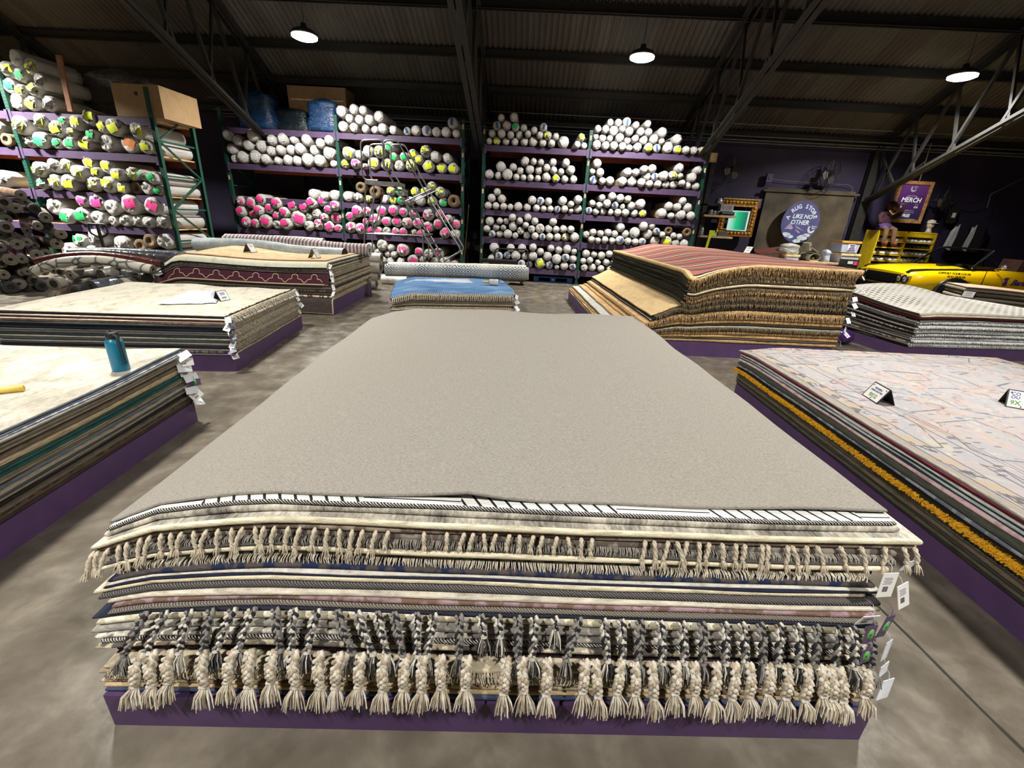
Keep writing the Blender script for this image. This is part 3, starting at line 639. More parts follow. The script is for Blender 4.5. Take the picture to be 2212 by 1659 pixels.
t.col(t.mix(t.math('ADD', t.math('MULTIPLY', b1, t.math('SUBTRACT', 1, blk)), t.math('MULTIPLY', b2, blk)), (228, 228, 222), (44, 42, 42))); t.bump(t.noise(t.co((90,90,90)), 1, 2), .6, .006); LINES = t.fin(.95, 0, .1)
FA = Frame(-1.21, .853, 3.2)
SA = lambda x, y: (1-.13*(1-sm(-.12, .55, x))-.13*(1-sm(-.14, .14, x))*(1-.55*sm(.2, 2.2, y)), .012*math.sin(x*2.3+.4))
yo = lambda z: .36*(z-.15)-.012
LA = []; zc = .137
def la(zt, w, front, top=None, side=None, x0=-.03, x1=2.4, dy=0, **k):
    global zc
    t = zt-zc; zm = zt
    LA.append(dict(c=(top or front, front, side or front), w=w, t=t, x0=x0, x1=x1, y0=yo(zm)+dy+.02, y1=3.0, **k)); zc = zt
e = E_
la(.155, 'thin blue-backed', e((70, 78, 104)), x0=.0, x1=2.38)
la(.168, 'tan jute-edged', e((176, 156, 122)), x0=0)
la(.182, 'brown striped', e((112, 96, 78), c2=(196, 180, 150)), x0=-.02)
la(.196, 'cream tufted', e((212, 198, 166), c2=(150, 136, 112)), x0=.01)
la(.215, 'brown and cream woven', e((150, 134, 108), c2=(214, 202, 172)), x0=-.02)
la(.235, 'sand-coloured fringed', e((190, 178, 152)), x0=-.01, fr=(.028, .006, STRAND))
la(.262, 'black and plum', e((58, 50, 58), c2=(96, 78, 100)), x0=.0, dy=.03)
la(.285, 'black-edged flat', e((40, 38, 42)), x0=-.01, dy=.03)  # black layer added to paint the shaded gap between two rugs
la(.300, 'cream woven with pale braided tassels', e((206, 194, 168), c2=(96, 90, 84)), x0=-.04, dy=-.005)
la(.315, 'black and white corded', rugmat((48, 46, 50), style='whip', c2=(204, 200, 190)), x0=-.03)
la(.330, 'white speckled', e((212, 206, 192), c2=(120, 116, 110)), x0=-.05)
la(.355, 'silver grey', e((158, 154, 146)), x0=-.06)
la(.385, 'cream speckled thick', e((218, 208, 180), c2=(236, 230, 210)), x0=-.05)
la(.398, 'navy-edged', e((44, 46, 60)), x0=-.06)
la(.412, 'multicolour corded rug with dark braided tassels', rugmat((92, 88, 84), style='whip', c2=(150, 140, 126)), x0=-.01, dy=-.004)
la(.430, 'dusty pink edged', e((158, 132, 134), c2=(120, 96, 84)), x0=-.0, x1=2.4)
la(.447, 'off-white bound', e((206, 198, 180)), x0=-.02, x1=2.41)
la(.470, 'black and white bound', rugmat((66, 62, 66), style='whip', c2=(120, 116, 112)), x0=-.05, x1=2.41)
la(.491, 'thick cream bound', e((224, 214, 184)), x0=-.07, x1=2.36)
la(.497, 'thin navy', e((40, 42, 62)), x0=-.04)
la(.505, 'thin white', e((206, 202, 192)), x0=-.03)
la(.522, 'charcoal rug with navy blotches', e((80, 74, 72), c2=(36, 44, 70)), x0=-.02, x1=2.39)
la(.554, 'patterned rug with looped cream fringe', e((128, 120, 106), c2=(60, 56, 60)), x0=-.02, dy=.02, fr=(.032, .0045, STRAND))
la(.573, 'cream bound', e((222, 212, 184)), x0=-.05, x1=2.43)
la(.583, 'dark grey', e((82, 78, 74)), x0=-.04, x1=2.45)
la(.610, 'grey shaggy fringed', e((134, 126, 116), c2=(90, 80, 74)), x0=-.06, x1=2.47, dy=.015, fr=(.026, .004, GREYY))
la(.638, 'taupe rug with knotted tassels', e((112, 98, 86), c2=(158, 146, 130)), x0=-.10, x1=2.53, dy=.01)
MOT = rugmat((172, 166, 154), .4, 'mottle', (222, 216, 200), 3)
la(.662, 'mottled grey rug with cream edge', e((224, 214, 186)), MOT, x0=-.09, x1=2.53, dy=-.01)
la(.690, 'mottled silver', MOT, MOT, x0=-.06, x1=2.475, dy=.01)
la(.706, 'white rug with black line pattern', rugmat((40, 38, 42), style='whip', c2=(196, 192, 184)), LINES, x0=-.05, x1=2.455, dy=.005)
LA.append(dict(c=(HEATHER, HEATHER, HEATHER), w='plain heather grey flatweave', t=.014, x0=-.06, x1=2.46, y0=.238, y1=3.16, skew=(.008, .085), wav=.02,
    bump=lambda x, y: .022*math.exp(-((x-1.08)/.12)**2-((y-.24)/.12)**2)+.012*math.exp(-((x-2.2)/.2)**2-((y-.22)/.1)**2)+.008*math.sin(x*7)*sm(2.7, 3.1, y)))
RA = pile('A', FA, (2.4, 3.05), .135, LA, SA, 'front grey-topped pile', 'rugs of the front grey-topped pile', 1, platlabel='low purple platform under the front grey-topped rug pile')
for (o, P, d, z) in RA:
    if d.get('fr'): fringe(o, P, d['x0']+.02, d['x1']-.02, d['y0'], d['t'], d['fr'][0], d['fr'][1], d['fr'][2], seed=int(z*1000))
# braids ------------------------------------------------------------
YB = plain('black_yarn', (34, 34, 38), .95, var=.2, scale=40); YG = plain('ash_yarn', (128, 124, 118), .95, var=.15, scale=40); YW = plain('pale_yarn', (206, 200, 186), .95, var=.1, scale=40)
YT = plain('oat_yarn', (196, 184, 162), .95, var=.14, scale=40); YT2 = plain('taupe_yarn', (164, 150, 130), .95, var=.14, scale=40)
def braid_data(L, r, amp, cyc, mats, tail, lean, sd, strands=30, bow=.012, fan=.55):
    """three plaited strands, each of two yarns, tied off into a tuft"""
    rnd = random.Random(sd); mb = MB(); N = 24; combo = [(0, 1), (1, 2), (0, 2)]; rnd.shuffle(combo)
    for i in range(3):
        for q, sgn in ((0, -1), (1, 1)):
            pts = []
            for k in range(N+1):
                u = k/N; ph = 2*PI*(u*cyc+i/3); e_ = 1-.35*u
                pts.append((amp*e_*math.sin(ph)+lean*u*L+sgn*r*.55*math.cos(ph*.5+1), -bow*math.sin(u*PI)-amp*.5*math.sin(2*ph)+sgn*r*.35*math.sin(ph), -u*L+sgn*r*.6*math.cos(ph)))
            mb.tube(pts, [r*.78*(.92+.12*math.sin(k*1.7)) for k in range(N+1)], 6, combo[i][q])
    mb.tube([(lean*L, -.004, -L+.006), (lean*L, -.004, -L-.002)], amp*.75+r*.5, 10, 2)
    for k in range(strands):
        a = rnd.uniform(0, 2*PI); q = rnd.uniform(.2, 1); l = tail*rnd.uniform(.75, 1.12); sp = l*fan*q
        b = Vector((lean*L, 0, -L)); dx, dy = math.cos(a), math.sin(a)*.6-.25
        mb.tube([b+Vector((dx*r*.8, dy*r*.5, 0)), b+Vector((dx*sp*.75, dy*sp*.7-.006, -l*.4)), b+Vector((dx*sp, dy*sp*.5-.004, -l))], [.0026, .0026, .0016], 3, rnd.randrange(3), False)
    return mb.data('braid', mats)
def find(word): return next(q for q in RA if word in q[2]['w'])
def px_local(px, py, off): return FA.onplane(px, py, off)
dk = find('dark braided'); lt = find('pale braided'); ta = find('knotted')
D_T = [302, 346, 400, 447, 495, 538, 589, 630, 680, 724, 768, 812, 849, 898, 937, 993, 1040, 1077, 1121, 1158, 1203, 1256, 1310, 1350, 1391, 1435, 1484, 1528, 1578, 1617, 1658, 1700, 1739, 1781, 1828, 1860, 1905]
D_B = [255, 302, 376, 430, 457, 505, 599, 623, 657, 758, 802, 834, 868, 900, 920, 991, 1050, 1085, 1121, 1151, 1202, 1225, 1317, 1350, 1384, 1438, 1486, 1526, 1577, 1622, 1661, 1692, 1740, 1772, 1818, 1858, 1903]
SHORT = {1040: .5, 1077: .5, 1203: .25}
for i, (a, b) in enumerate(zip(D_T, D_B)):
    pa = px_local(a, 1322+(a-1050)*.018, .07); pb = px_local(b, 1420+(b-1050)*.018, .02)
    f = SHORT.get(a, 1.0); L = .125*f; lean = (pb.x-pa.x)/.125
    me = braid_data(L, .0068, .0095, 2.2*f, [YB, YG, YW if i % 3 else YG], .055, lean, i, 26)
    x = min(max(pa.x, .06), 2.36); base = dk[1](x, dk[2]['y0'], .006)
    inst('braided_tassel', me, dk[0], base+Vector((0, -.014, .0)), (-.40, 0, 0))
L_B = [282, 319, 356, 434, 484, 532, 579, 633, 687, 721, 771, 824, 868, 908, 950, 1003, 1087, 1131, 1180, 1259, 1293, 1333, 1374, 1414, 1460, 1504, 1545, 1585, 1624, 1664, 1703, 1744, 1785, 1805, 1828, 1875]
for i, b in enumerate(L_B):
    pb = px_local(b, 1500+(b-1050)*.018, -.02); x = min(max(pb.x+random.uniform(-.012, .012), .03), 2.37)
    base = lt[1](x, lt[2]['y0'], .006); L = .092*random.uniform(.92, 1.12)
    me = braid_data(L, .0085, .0105, 2.0, [YT, YT2, YW], .060, (pb.x-x)/L, 100+i, 48, .016, .62)
    inst('braided_tassel', me, lt[0], base+Vector((0, -.022, 0)), (-.44, 0, 0))
T_X = [140, 157, 171, 198, 225, 245, 279, 302, 328, 350, 375, 402, 432, 458, 488, 513, 540, 560, 584, 614, 640, 673, 700, 727, 755, 778, 807, 834, 912, 962, 1000, 1020, 1043, 1070, 1100, 1122, 1153, 1173, 1205, 1229, 1259, 1283, 1401, 1421, 1452, 1472, 1494, 1521, 1543, 1572, 1602, 1622, 1660, 1673, 1717, 1727, 1759, 1783, 1835, 1882, 1936, 1977, 2008]
def tassel_data(L, tail, lean, sd):
    rnd = random.Random(sd); mb = MB()
    for i in range(2):
        mb.tube([(.003*math.sin(k*1.1+i*PI)+lean*L*k/8, -.012*math.sin(k/8*PI*.7)-.003*math.cos(k*1.1+i*PI), -L*k/8) for k in range(9)], .0048, 5, 0)
    mb.sphere((lean*L, -.008, -L), .0075, 0, 8, 6)
    for k in range(16):
        a = rnd.uniform(0, 2*PI); l = tail*rnd.uniform(.7, 1.2); sp = l*.5*rnd.random(); b = Vector((lean*L, -.008, -L))
        mb.tube([b, b+Vector((math.cos(a)*sp*.7, math.sin(a)*sp*.4-.006, -l*.5)), b+Vector((math.cos(a)*sp, math.sin(a)*sp*.4-.008, -l))], [.0022, .002, .0012], 3, 0, False)
    return mb.data('tassel', YT)
for i, a in enumerate(T_X):
    pa = px_local(a, 1158+(a-1050)*.02, .165); x = min(max(pa.x, -.09), 2.52)
    L = (.03 if 830 < a < 1300 else .048)*random.uniform(.85, 1.15)
    inst('tassel', tassel_data(L, .03 if L > .036 else .02, random.uniform(-.35, .35), i), ta[0], ta[1](x, ta[2]['y0'], .012)+Vector((0, -.004, .002)), (-.36, 0, 0))
def at_px(R_, word, px, py, off, rotz, style, w=.05, h=.075, tilt=0, roll=0):
    q = next(k for k in R_ if word in k[2]['w']); p = FA.onplane(px, py, off); return hang_tag(q[0], p, rotz, style, w, h, tilt, roll)
at_px(RA, 'dark grey', 1972, 1212, .20, .3, 'plain', .055, .045, .2, .1)
at_px(RA, 'thin white', 1926, 1238, .10, .15, 'text', .055, .085, -.1, .05)
at_px(RA, 'black and white bound', 1950, 1262, .10, .3, 'text', .045, .085, -.2, -.25)
at_px(RA, 'dark braided', 1884, 1331, .03, .1, 'text', .055, .05, .3, 0)
at_px(RA, 'navy-edged', 1886, 1352, .02, .2, 'leaf', .038, .07, 0, -.1)
at_px(RA, 'dusty pink', 1926, 1330, .06, .3, 'leaf', .038, .085, 0, .12)
at_px(RA, 'silver grey', 1874, 1402, .0, .2, 'leaf', .035, .06, 0, -.2)
at_px(RA, 'white speckled', 1922, 1385, .05, .4, 'plain', .03, .09, 0, -.2)
at_px(RA, 'black-edged', 1912, 1435, .05, .4, 'plain', .04, .06, 0, -.3)
at_px(RA, 'black and plum', 1920, 1468, .02, .3, 'plain', .055, .075, -.1, .1)
# ------------------------------------------------------------------ the other piles
def stack(zp, zt, n, seed, cols, x0, x1, y0, y1, jx=.014, jy=.014, tvar=.5, side=None, step=(0, 0)):
    """n rugs filling zp..zt; cols = list of (words, colour[, c2]); returns layer dicts bottom->top"""
    rnd = random.Random(seed); ts = [1+rnd.uniform(-tvar, tvar) for _ in range(n)]; k = (zt-zp-.002)/sum(ts); L = []
    for i in range(n):
        w, c, *c2 = cols[i % len(cols)]; m = rugmat(c, c2=c2[0] if c2 else None)
        s = side[i % len(side)] if side else m
        L.append(dict(c=(m, m, s), w=w, t=ts[i]*k, x0=x0+rnd.uniform(-jx, jx)+step[0]*(n-i), x1=x1+rnd.uniform(-jx, jx), y0=y0+rnd.uniform(-jy, jy)+step[1]*(n-i), y1=y1+rnd.uniform(-jy, jy)))
    return L
# ---- B: pile with the blue bottle
FB = Frame(*(Vector((-2.44, 2.90))-2.55*Vector((.9945, .1045))-3.05*Vector((-.1045, .9945))), 6)
TOPB = rugmat((178, 172, 156), .15, 'mottle', (200, 195, 182), 5)
cb = [('black-brown', (62, 54, 46)), ('dark umber', (84, 70, 58)), ('rust brown speckled', (120, 96, 82), (70, 60, 54)), ('grey brown', (100, 92, 80)), ('black', (40, 38, 36)), ('olive grey', (118, 112, 98)), ('smoke grey', (138, 132, 120)), ('dark slate', (74, 74, 76)),
      ('stone', (150, 142, 124)), ('blue grey', (100, 108, 118)), ('drab olive', (112, 106, 88)), ('taupe', (136, 124, 104)), ('khaki', (140, 130, 106)), ('deep teal', (46, 86, 82)), ('teal green', (56, 98, 90)), ('dark green grey', (62, 76, 72)),
      ('sand', (176, 160, 128)), ('beige', (186, 170, 136)), ('wheat', (190, 172, 140)), ('brown grey', (112, 100, 84)), ('umber', (96, 86, 72)), ('mushroom', (140, 128, 110)), ('grey olive', (118, 112, 98)), ('pale sand', (194, 182, 158)), ('grey', (128, 124, 116)), ('ice white', (204, 206, 204), (150, 160, 172)), ('slate blue', (96, 106, 118))]
LB = stack(.15, .535, 27, 5, cb, -.0, 2.555, 0, 3.06, .012, .01, .45)
LB.append(dict(c=(TOPB, rugmat((120, 120, 118)), rugmat((112, 114, 116))), w='pale beige mottled', t=.016, x0=.0, x1=2.545, y0=.0, y1=3.05))
SB = lambda x, y: (1+.04*sm(2.1, 2.55, x)*sm(2.2, 3.05, y)-.03*sm(1.2, 0, y), .012*math.sin(y*2.2))
RB = pile('B', FB, (2.55, 3.05), .15, LB, SB, 'pile with the blue bottle', 'rugs of the pile with the blue bottle', 2, platlabel='purple platform under the pile with the blue bottle')
def corner_tags(RL, x, y, n, seed, styles, rotz, lo=3, w=.06, h=.05, sp=.07):
    rnd = random.Random(seed); idx = [int(len(RL)-1-lo-(len(RL)-lo*2)*k/n) for k in range(n)]
    for k, i in enumerate(idx):
        o, P, d, z = RL[max(0, i)]; p = P(min(x, d['x1']), min(max(y, d['y0']), d['y1']), d['t']*.5)
        out = Vector((rnd.uniform(.01, .05), rnd.uniform(-.02, .02) if y > .5 else -rnd.uniform(.01, .03), 0))
        hang_tag(o, p+out, rotz+rnd.uniform(-.6, .6), styles[k % len(styles)], w*rnd.uniform(.8, 1.15), h*rnd.uniform(.8, 1.2), rnd.uniform(-.9, -.2), rnd.uniform(-.5, .5))
corner_tags(RB, 2.56, 3.0, 9, 3, ['plain', 'text', 'plain', 'text', 'plain', 'leaf'], .9, 1, .085, .055)
# ---- C: pile with white plastic sheet
FC = Frame(*(Vector((-2.83, 3.97))-2.02*Vector((.990, .141))), 8.1)
TOPC = rugmat((180, 173, 155), .2, 'mottle', (170, 170, 162), 9)
cc_ = [('dark grey', (84, 82, 80)), ('rose and navy', (140, 110, 104), (60, 70, 104)), ('pale grey', (172, 168, 158)), ('black', (46, 46, 46)), ('charcoal', (66, 66, 68)), ('dove grey', (160, 158, 152)), ('grey green', (88, 92, 88)), ('off-white', (200, 196, 184)), ('dark green grey', (62, 68, 66)),
       ('smoke', (112, 112, 110)), ('mid grey', (132, 130, 126)), ('ink', (42, 46, 54)), ('blue black', (40, 52, 72)), ('graphite', (76, 76, 74)), ('peach speckled', (196, 164, 146), (170, 130, 120)), ('cream', (210, 200, 176)), ('burgundy', (94, 42, 50)), ('ivory', (214, 206, 184)), ('black-edged', (44, 38, 44))]
SIDEC = [rugmat(c, .35) for c in ((178, 166, 140), (160, 148, 124), (186, 174, 150), (148, 138, 118))]
LC = stack(.16, .545, 19, 8, cc_, -.0, 2.03, 0, 1.80, .012, .012, .4, SIDEC)
LC.append(dict(c=(TOPC, rugmat((214, 204, 182)), rugmat((206, 192, 164), c2=(120, 90, 80))), w='pale beige vintage-patterned', t=.015, x0=.02, x1=2.0, y0=.0, y1=1.7))
SCc = lambda x, y: (1+.03*math.sin(x*3)*sm(.8, 1.7, y), 0.02*math.sin(x*9+y*4)*sm(1.2, 1.7, y))
RC = pile('C', FC, (2.02, 1.88), .16, LC, SCc, 'pile with white plastic sheet', 'rugs of the pile with white plastic sheet', 3, platlabel='purple platform under the pile with white plastic sheet')
for (o, P, d, z) in RC[2:-1]:                                 # shaggy cut ends on the aisle side
    mb = MB(); rnd = random.Random(int(z*999))
    for k in range(90):
        y = d['y0']+(d['y1']-d['y0'])*(k+rnd.random())/90; a = P(d['x1'], y, d['t']*.5)
        mb.tube([a, a+Vector((.012, 0, -.004)), a+Vector((.018, rnd.uniform(-.006, .006), -.018))], [.004, .004, .002], 3, 0, False)
    tag(mb.build('fringe', random.choice((STRAND, GREYY, plain('drab_yarn', (168, 156, 132), .95))), o), kind='stuff')
corner_tags(RC, 2.02, .0, 10, 6, ['plain', 'leaf', 'text', 'leaf', 'text', 'leaf', 'plain'], .3, 0, .06, .07)
corner_tags(RC, 2.02, 1.72, 4, 16, ['plain', 'text'], 1.4, 2, .05, .06)
# ---- D: pile with burgundy border rug
FD = Frame(*(Vector((-3.04, 6.70))-2.5*Vector((.9976, .0698))), 4)
t = NT('tan_vintage_rug'); n = t.noise(t.co((6, 5, 5)), 1, 5, .65, 1.0); n2 = t.noise(t.co((20, 20, 20)), 1, 3)
t.col(t.mix(t.math('MULTIPLY', n2, .3), t.ramp(n, [(.35, (178, 152, 114)), (.55, (202, 182, 144)), (.7, (212, 196, 162))]), (204, 150, 120))); t.bump(n2, .3, .004); TOPD = t.fin(.95, 0, .1)
SIDED = [rugmat(c, .4) for c in ((150, 136, 112), (128, 114, 92), (168, 152, 126), (70, 62, 54), (186, 176, 156))]
LIME = rugmat((206, 202, 176), .16, 'mottle', (186, 186, 170), 4); BURG = rugmat((70, 38, 48), .12)
FLOWER = rugmat((190, 176, 152), c2=(110, 96, 90))
cdl = [('cream and black', CREAM, (90, 84, 74)), ('brown', (96, 74, 64)), ('grey floral', (168, 160, 144), (104, 100, 96)), ('pale grey', (186, 182, 168)), ('taupe', (140, 128, 110)), ('beige', (190, 178, 150)), ('dark brown', (76, 56, 50)), ('grey olive', (150, 146, 128))]
LD = [dict(c=(rugmat((70, 62, 58)), rugmat((196, 184, 158)), rugmat((196, 184, 158))), w='black-bordered cream-edged', t=.03, x0=.05, x1=2.52, y0=-.21, y1=2.2, hang=.22, R=.02, amax=1.5)]+stack(.25, .60, 8, 3, cdl, .1, 2.52, .0, 2.2, .015, .012, .35, SIDED)
g = lambda w, c, t, y0, hang, top=None, **k: LD.append(dict(c=(top or rugmat(c), rugmat(c), random.choice(SIDED)), w=w, t=t, x0=.05, x1=2.5, y0=y0, y1=2.2, hang=hang, **k))
g('dark red corded', (72, 34, 34), .02, .0, 0, None)
LD.append(dict(c=(BURG, rugmat((188, 166, 140)), SIDED[3]), w='burgundy rug with stepped border drooping in front', label='burgundy rug with cream stepped border line, drooping from the side of its pile', t=.02, x0=-.05, x1=2.5, y0=-.185, y1=2.2, hang=.19, R=.02, amax=1.2))
g('white-bound', (204, 204, 192), .024, -.02, .03); g('slate blue banded', (84, 96, 108), .022, -.03, .04); g('grey and brown banded', (160, 150, 138), .034, -.05, .05, rugmat((168, 158, 142), c2=(112, 92, 84)))
g('grey speckled', (176, 170, 152), .03, -.06, .06, rugmat((180, 176, 160), .35, 'mottle', (200, 196, 182), 6)); g('dark navy edged', (44, 50, 62), .014, -.055, .05)
LD.append(dict(c=(LIME, rugmat((60, 62, 70)), SIDED[4]), w='pale lime-grey faded', t=.03, x0=-.12, x1=2.5, y0=-.10, y1=2.2, hang=.12, R=.09, amax=1.2))
LD.append(dict(c=(TOPD, rugmat((150, 112, 80)), SIDED[2]), w='tan vintage-patterned', t=.02, x0=.1, x1=2.44, y0=.06, y1=2.2))
SD = lambda x, y: (1-.44*(1-sm(-.15, .34, x))+.03*math.sin(x*2.4+1)-.0, .05*sm(1.5, .6, x)*sm(.2, 1, y))
RD = pile('D', FD, (2.5, 2.2), .22, LD, SD, 'pile with burgundy border rug', 'rugs of the pile with burgundy border rug', 4, platlabel='purple platform under the pile with burgundy border rug')
ob, Pb, db, zb_ = next(q for q in RD if 'burgundy rug' in q[2]['w'])
mbp = MB(); U = .2                                            # cream stepped border woven into the face
unit = [(0, .10), (.10, .10), (.10, .30), (.22, .36), (.22, .62), (.30, .72), (.42, .72), (.50, .62), (.50, .36), (.62, .30), (.62, .10)]
def facept(u, v): 
    y = db['y0']+.008+(.180)*v; p = Pb(u, y, db['t']*.98); q = Pb(u, y+.002, db['t']*.98); r_ = Pb(u+.004, y, db['t']*.98)
    nn = (r_-p).cross(q-p); nn.normalize(); return p+nn*.0022
def ribbon(pts, wv):
    row = []
    for i, (u, v) in enumerate(pts):
        a = pts[max(i-1, 0)]; b = pts[min(i+1, len(pts)-1)]; dx, dy = (b[0]-a[0]), (b[1]-a[1])*.15; l = math.hypot(dx, dy) or 1; nx_, ny_ = -dy/l*wv, dx/l*wv/.15
        row += [facept(u+nx_, v+ny_), facept(u-nx_, v-ny_)]
    mbp.add(row, [(2*i, 2*i+1, 2*i+3, 2*i+2) for i in range(len(pts)-1)])
zig = []
for k in range(8):
    x = .12+k*.29
    zig += [(x, .16), (x+.045, .42), (x+.09, .46), (x+.092, .72), (x+.115, .84), (x+.155, .84), (x+.178, .72), (x+.18, .46), (x+.225, .42), (x+.27, .16)]
den = []
for a, b in zip(zig[:-1], zig[1:]):
    den += [(a[0]+(b[0]-a[0])*j/4, a[1]+(b[1]-a[1])*j/4) for j in range(4)]
ribbon(den, .0035); ribbon([(-.0+.04*k, .03) for k in range(62)], .004); ribbon([(.0+.04*k, .97) for k in range(62)], .004)
mbp.build('border_line', rugmat((206, 178, 146), .08), ob)
corner_tags(RD, 2.5, .02, 6, 9, ['text', 'plain'], .4, 2, .05, .09)
for (o, P, d, z) in RD[1:14:2]:
    mb = MB(); rnd = random.Random(int(z*777))
    for k in range(120):
        y = max(d['y0'], 0)+(2.1)*(k+rnd.random())/120; a = P(d['x1'], y, d['t']*.4)
        mb.tube([a, a+Vector((.014, 0, -.006)), a+Vector((.02, rnd.uniform(-.01, .01), -.028))], [.005, .005, .002], 3, 0, False)
    tag(mb.build('fringe', plain('drab_yarn', (168, 156, 132), .95), o), kind='stuff')
# ---- E: low blue-topped pile
FE = Frame(-2.15, 6.80, 13)
t = NT('blue_flat_rug'); n = t.noise(t.co((2, 8, 3)), 1, 4, .6, .4)
t.col(t.ramp(n, [(.35, (70, 102, 140)), (.55, (96, 130, 168)), (.72, (130, 152, 178))])); TOPE = t.fin(.95, 0, .1)
ce = [('sand', (186, 172, 146)), ('pale sand', (204, 192, 166)), ('brown-edged', (110, 98, 84)), ('cream', (206, 196, 172)), ('drab', (150, 140, 122)), ('dark', (70, 64, 60)), ('tan', (178, 162, 132)), ('grey', (140, 136, 128))]
LE = stack(.05, .385, 11, 4, ce, .0, 1.98, .02, 1.5, .012, .015, .45)
LE.append(dict(c=(rugmat((140, 132, 118)),)*3, w='taupe rug with cream knotted fringe', t=.03, x0=-.01, x1=2.0, y0=.0, y1=1.5, fr=1))
LE.append(dict(c=(TOPE, rugmat((90, 110, 136)), rugmat((160, 150, 140))), w='blue rug with knotted cream fringe', label='blue flat rug with knotted cream fringe on the low pile under patterned roll', t=.03, x0=-.01, x1=2.0, y0=-.02, y1=1.5, fr=1))
SE = lambda x, y: (1-.25*(1-sm(-.1, .4, x))-.12*(1-sm(0, .2, y)), 0)
RE = pile('E', FE, (1.95, 1.48), .05, LE, SE, 'low blue-topped pile', 'rugs of the low blue-topped pile', 5, platlabel='low purple platform under the blue-topped pile')
for (o, P, d, z) in RE:
    if d.get('fr'):
        mb = MB(); rnd = random.Random(int(z*500)); n = 62
        for k in range(n):
            x = .02+1.94*k/n; a = P(x, d['y0'], d['t']*.6); b_ = P(min(x+1.94/n, 1.99), d['y0'], d['t']*.6); m = (a+b_)/2+Vector((rnd.uniform(-.004, .004), -.026, -.035))
            mb.tube([a+Vector((0, .006, .004)), (a+m)/2+Vector((0, -.006, .004)), m], .0055, 4); mb.tube([b_+Vector((0, .006, .004)), (b_+m)/2+Vector((0, -.006, .004)), m], .0045, 4)
            mb.tube([m+Vector((0, 0, .006)), m+Vector((0, -.004, -.012)), m+Vector((rnd.uniform(-.01, .01), -.002, -.045))], [.008, .009, .005], 5)
        tag(mb.build('fringe', STRAND, o), kind='stuff')
    elif int(z*1000) % 2: fringe(o, P, .02, 1.95, d['y0'], d['t'], .03, .012, STRAND, .004, .012, int(z*1000))
corner_tags(RE, 2.0, .0, 5, 4, ['plain', 'text', 'plain'], .4, 0, .07, .09)
# ---- F: striped jute pile
FF = Frame(1.12, 5.50, 3.5)
t = NT('rose_stripe_rug'); x, y, z = t.xyz(); n = t.noise(t.co((40, 40, 40)), 1, 3, .6)
wob = t.math('MULTIPLY', t.noise(t.co((1.1, .4, 1)), 1, 2), .10); v = t.math('FRACT', t.math('MULTIPLY', t.math('ADD', t.math('ADD', y, t.math('MULTIPLY', x, .16)), wob), 1.7))
c = t.ramp(v, [(0, (172, 106, 98)), (.28, (172, 104, 98)), (.29, (24, 20, 20)), (.37, (24, 20, 20)), (.375, (226, 210, 176)), (.46, (226, 210, 176)), (.465, (24, 20, 20)), (.52, (36, 30, 28)), (.53, (176, 110, 104)), (.73, (172, 106, 100)), (.74, (40, 34, 32)), (.79, (140, 118, 96)), (.86, (110, 86, 72)), (.87, (28, 24, 24)), (.91, (172, 106, 98))], 'CONSTANT')
edge = t.math('LESS_THAN', x, .93); c = t.mix(edge, c, (212, 184, 136)); edf = t.math('LESS_THAN', y, -.03); c = t.mix(edf, c, (210, 180, 130))
t.col(t.mix(t.math('MULTIPLY', n, .35), c, t.mix(.6, c, (60, 50, 40)))); t.bump(n, .5, .006); TOPF = t.fin(.95, 0, .1)
BEI = rugmat((198, 170, 124), .08, 'mottle', (204, 178, 132), 2); BEI2 = rugmat((186, 152, 110), .12, 'mottle', (208, 174, 128), 7)
t = NT('grey_mud_print'); x, y, z = t.xyz(); n = t.noise(t.co((40, 40, 40)), 1, 2)
s1 = t.math('GREATER_THAN', t.math('FRACT', t.math('MULTIPLY', y, 7)), .8); n3 = t.noise(t.co((9, 60, 9)), 1, 1); s2 = t.math('GREATER_THAN', n3, .6)
t.col(t.mix(t.math('MULTIPLY', t.math('MAXIMUM', s1, s2), .6), (196, 194, 186), (112, 112, 108))); MUD = t.fin(.95, 0, .1)
jf = lambda c, c2=None: rugmat(c, .35, c2=c2)
LF = []
def lf(w, c, t, x0, fr=None, top=None, x1=2.94, y0=0, side=None, **k): LF.append(dict(c=(top or jf(c), jf(c), side or jf(c)), w=w, t=t, x0=x0, x1=x1, y0=y0, y1=4.0, fr=fr, **k))
lf('tan and grey striped', (170, 140, 100), .03, -.02); lf('charcoal striped', (84, 78, 66), .02, -.01); lf('sandy jute', (188, 152, 104), .03, .0, None); lf('tan jute', (160, 132, 92), .03, .02); 
lf('dark brown jute', (104, 84, 58), .03, .05, None); lf('grey mud-print', (150, 144, 130), .03, .06, (.05, JUTED), MUD)
lf('black-edged', (54, 50, 42), .022, .26); lf('golden jute', (182, 148, 100), .03, .20, None, BEI2); lf('tan striped jute', (170, 138, 94), .03, .3, None); lf('dark umber jute', (92, 76, 54), .022, .4)
lf('thick golden jute', (184, 150, 102), .04, .36, (.07, JUTE), BEI2); lf('black and white edged', (60, 56, 50), .024, .45, None, rugmat((206, 196, 176), .2)); lf('black jute', (48, 44, 38), .024, .47)
lf('dark grey jute', (86, 78, 64), .03, .5, (.05, JUTED)); lf('beige flat', (212, 184, 134), .03, .46, None, BEI, y0=.05)
dkg = jf((52, 54, 44))
lf('brown tufted jute', (112, 90, 60), .028, .80, (.06, JUTED), side=dkg); lf('black-green jute', (58, 56, 44), .022, .84, side=dkg, y0=.03); lf('golden tufted jute', (172, 140, 96), .03, .83, (.045, JUTE), side=dkg)
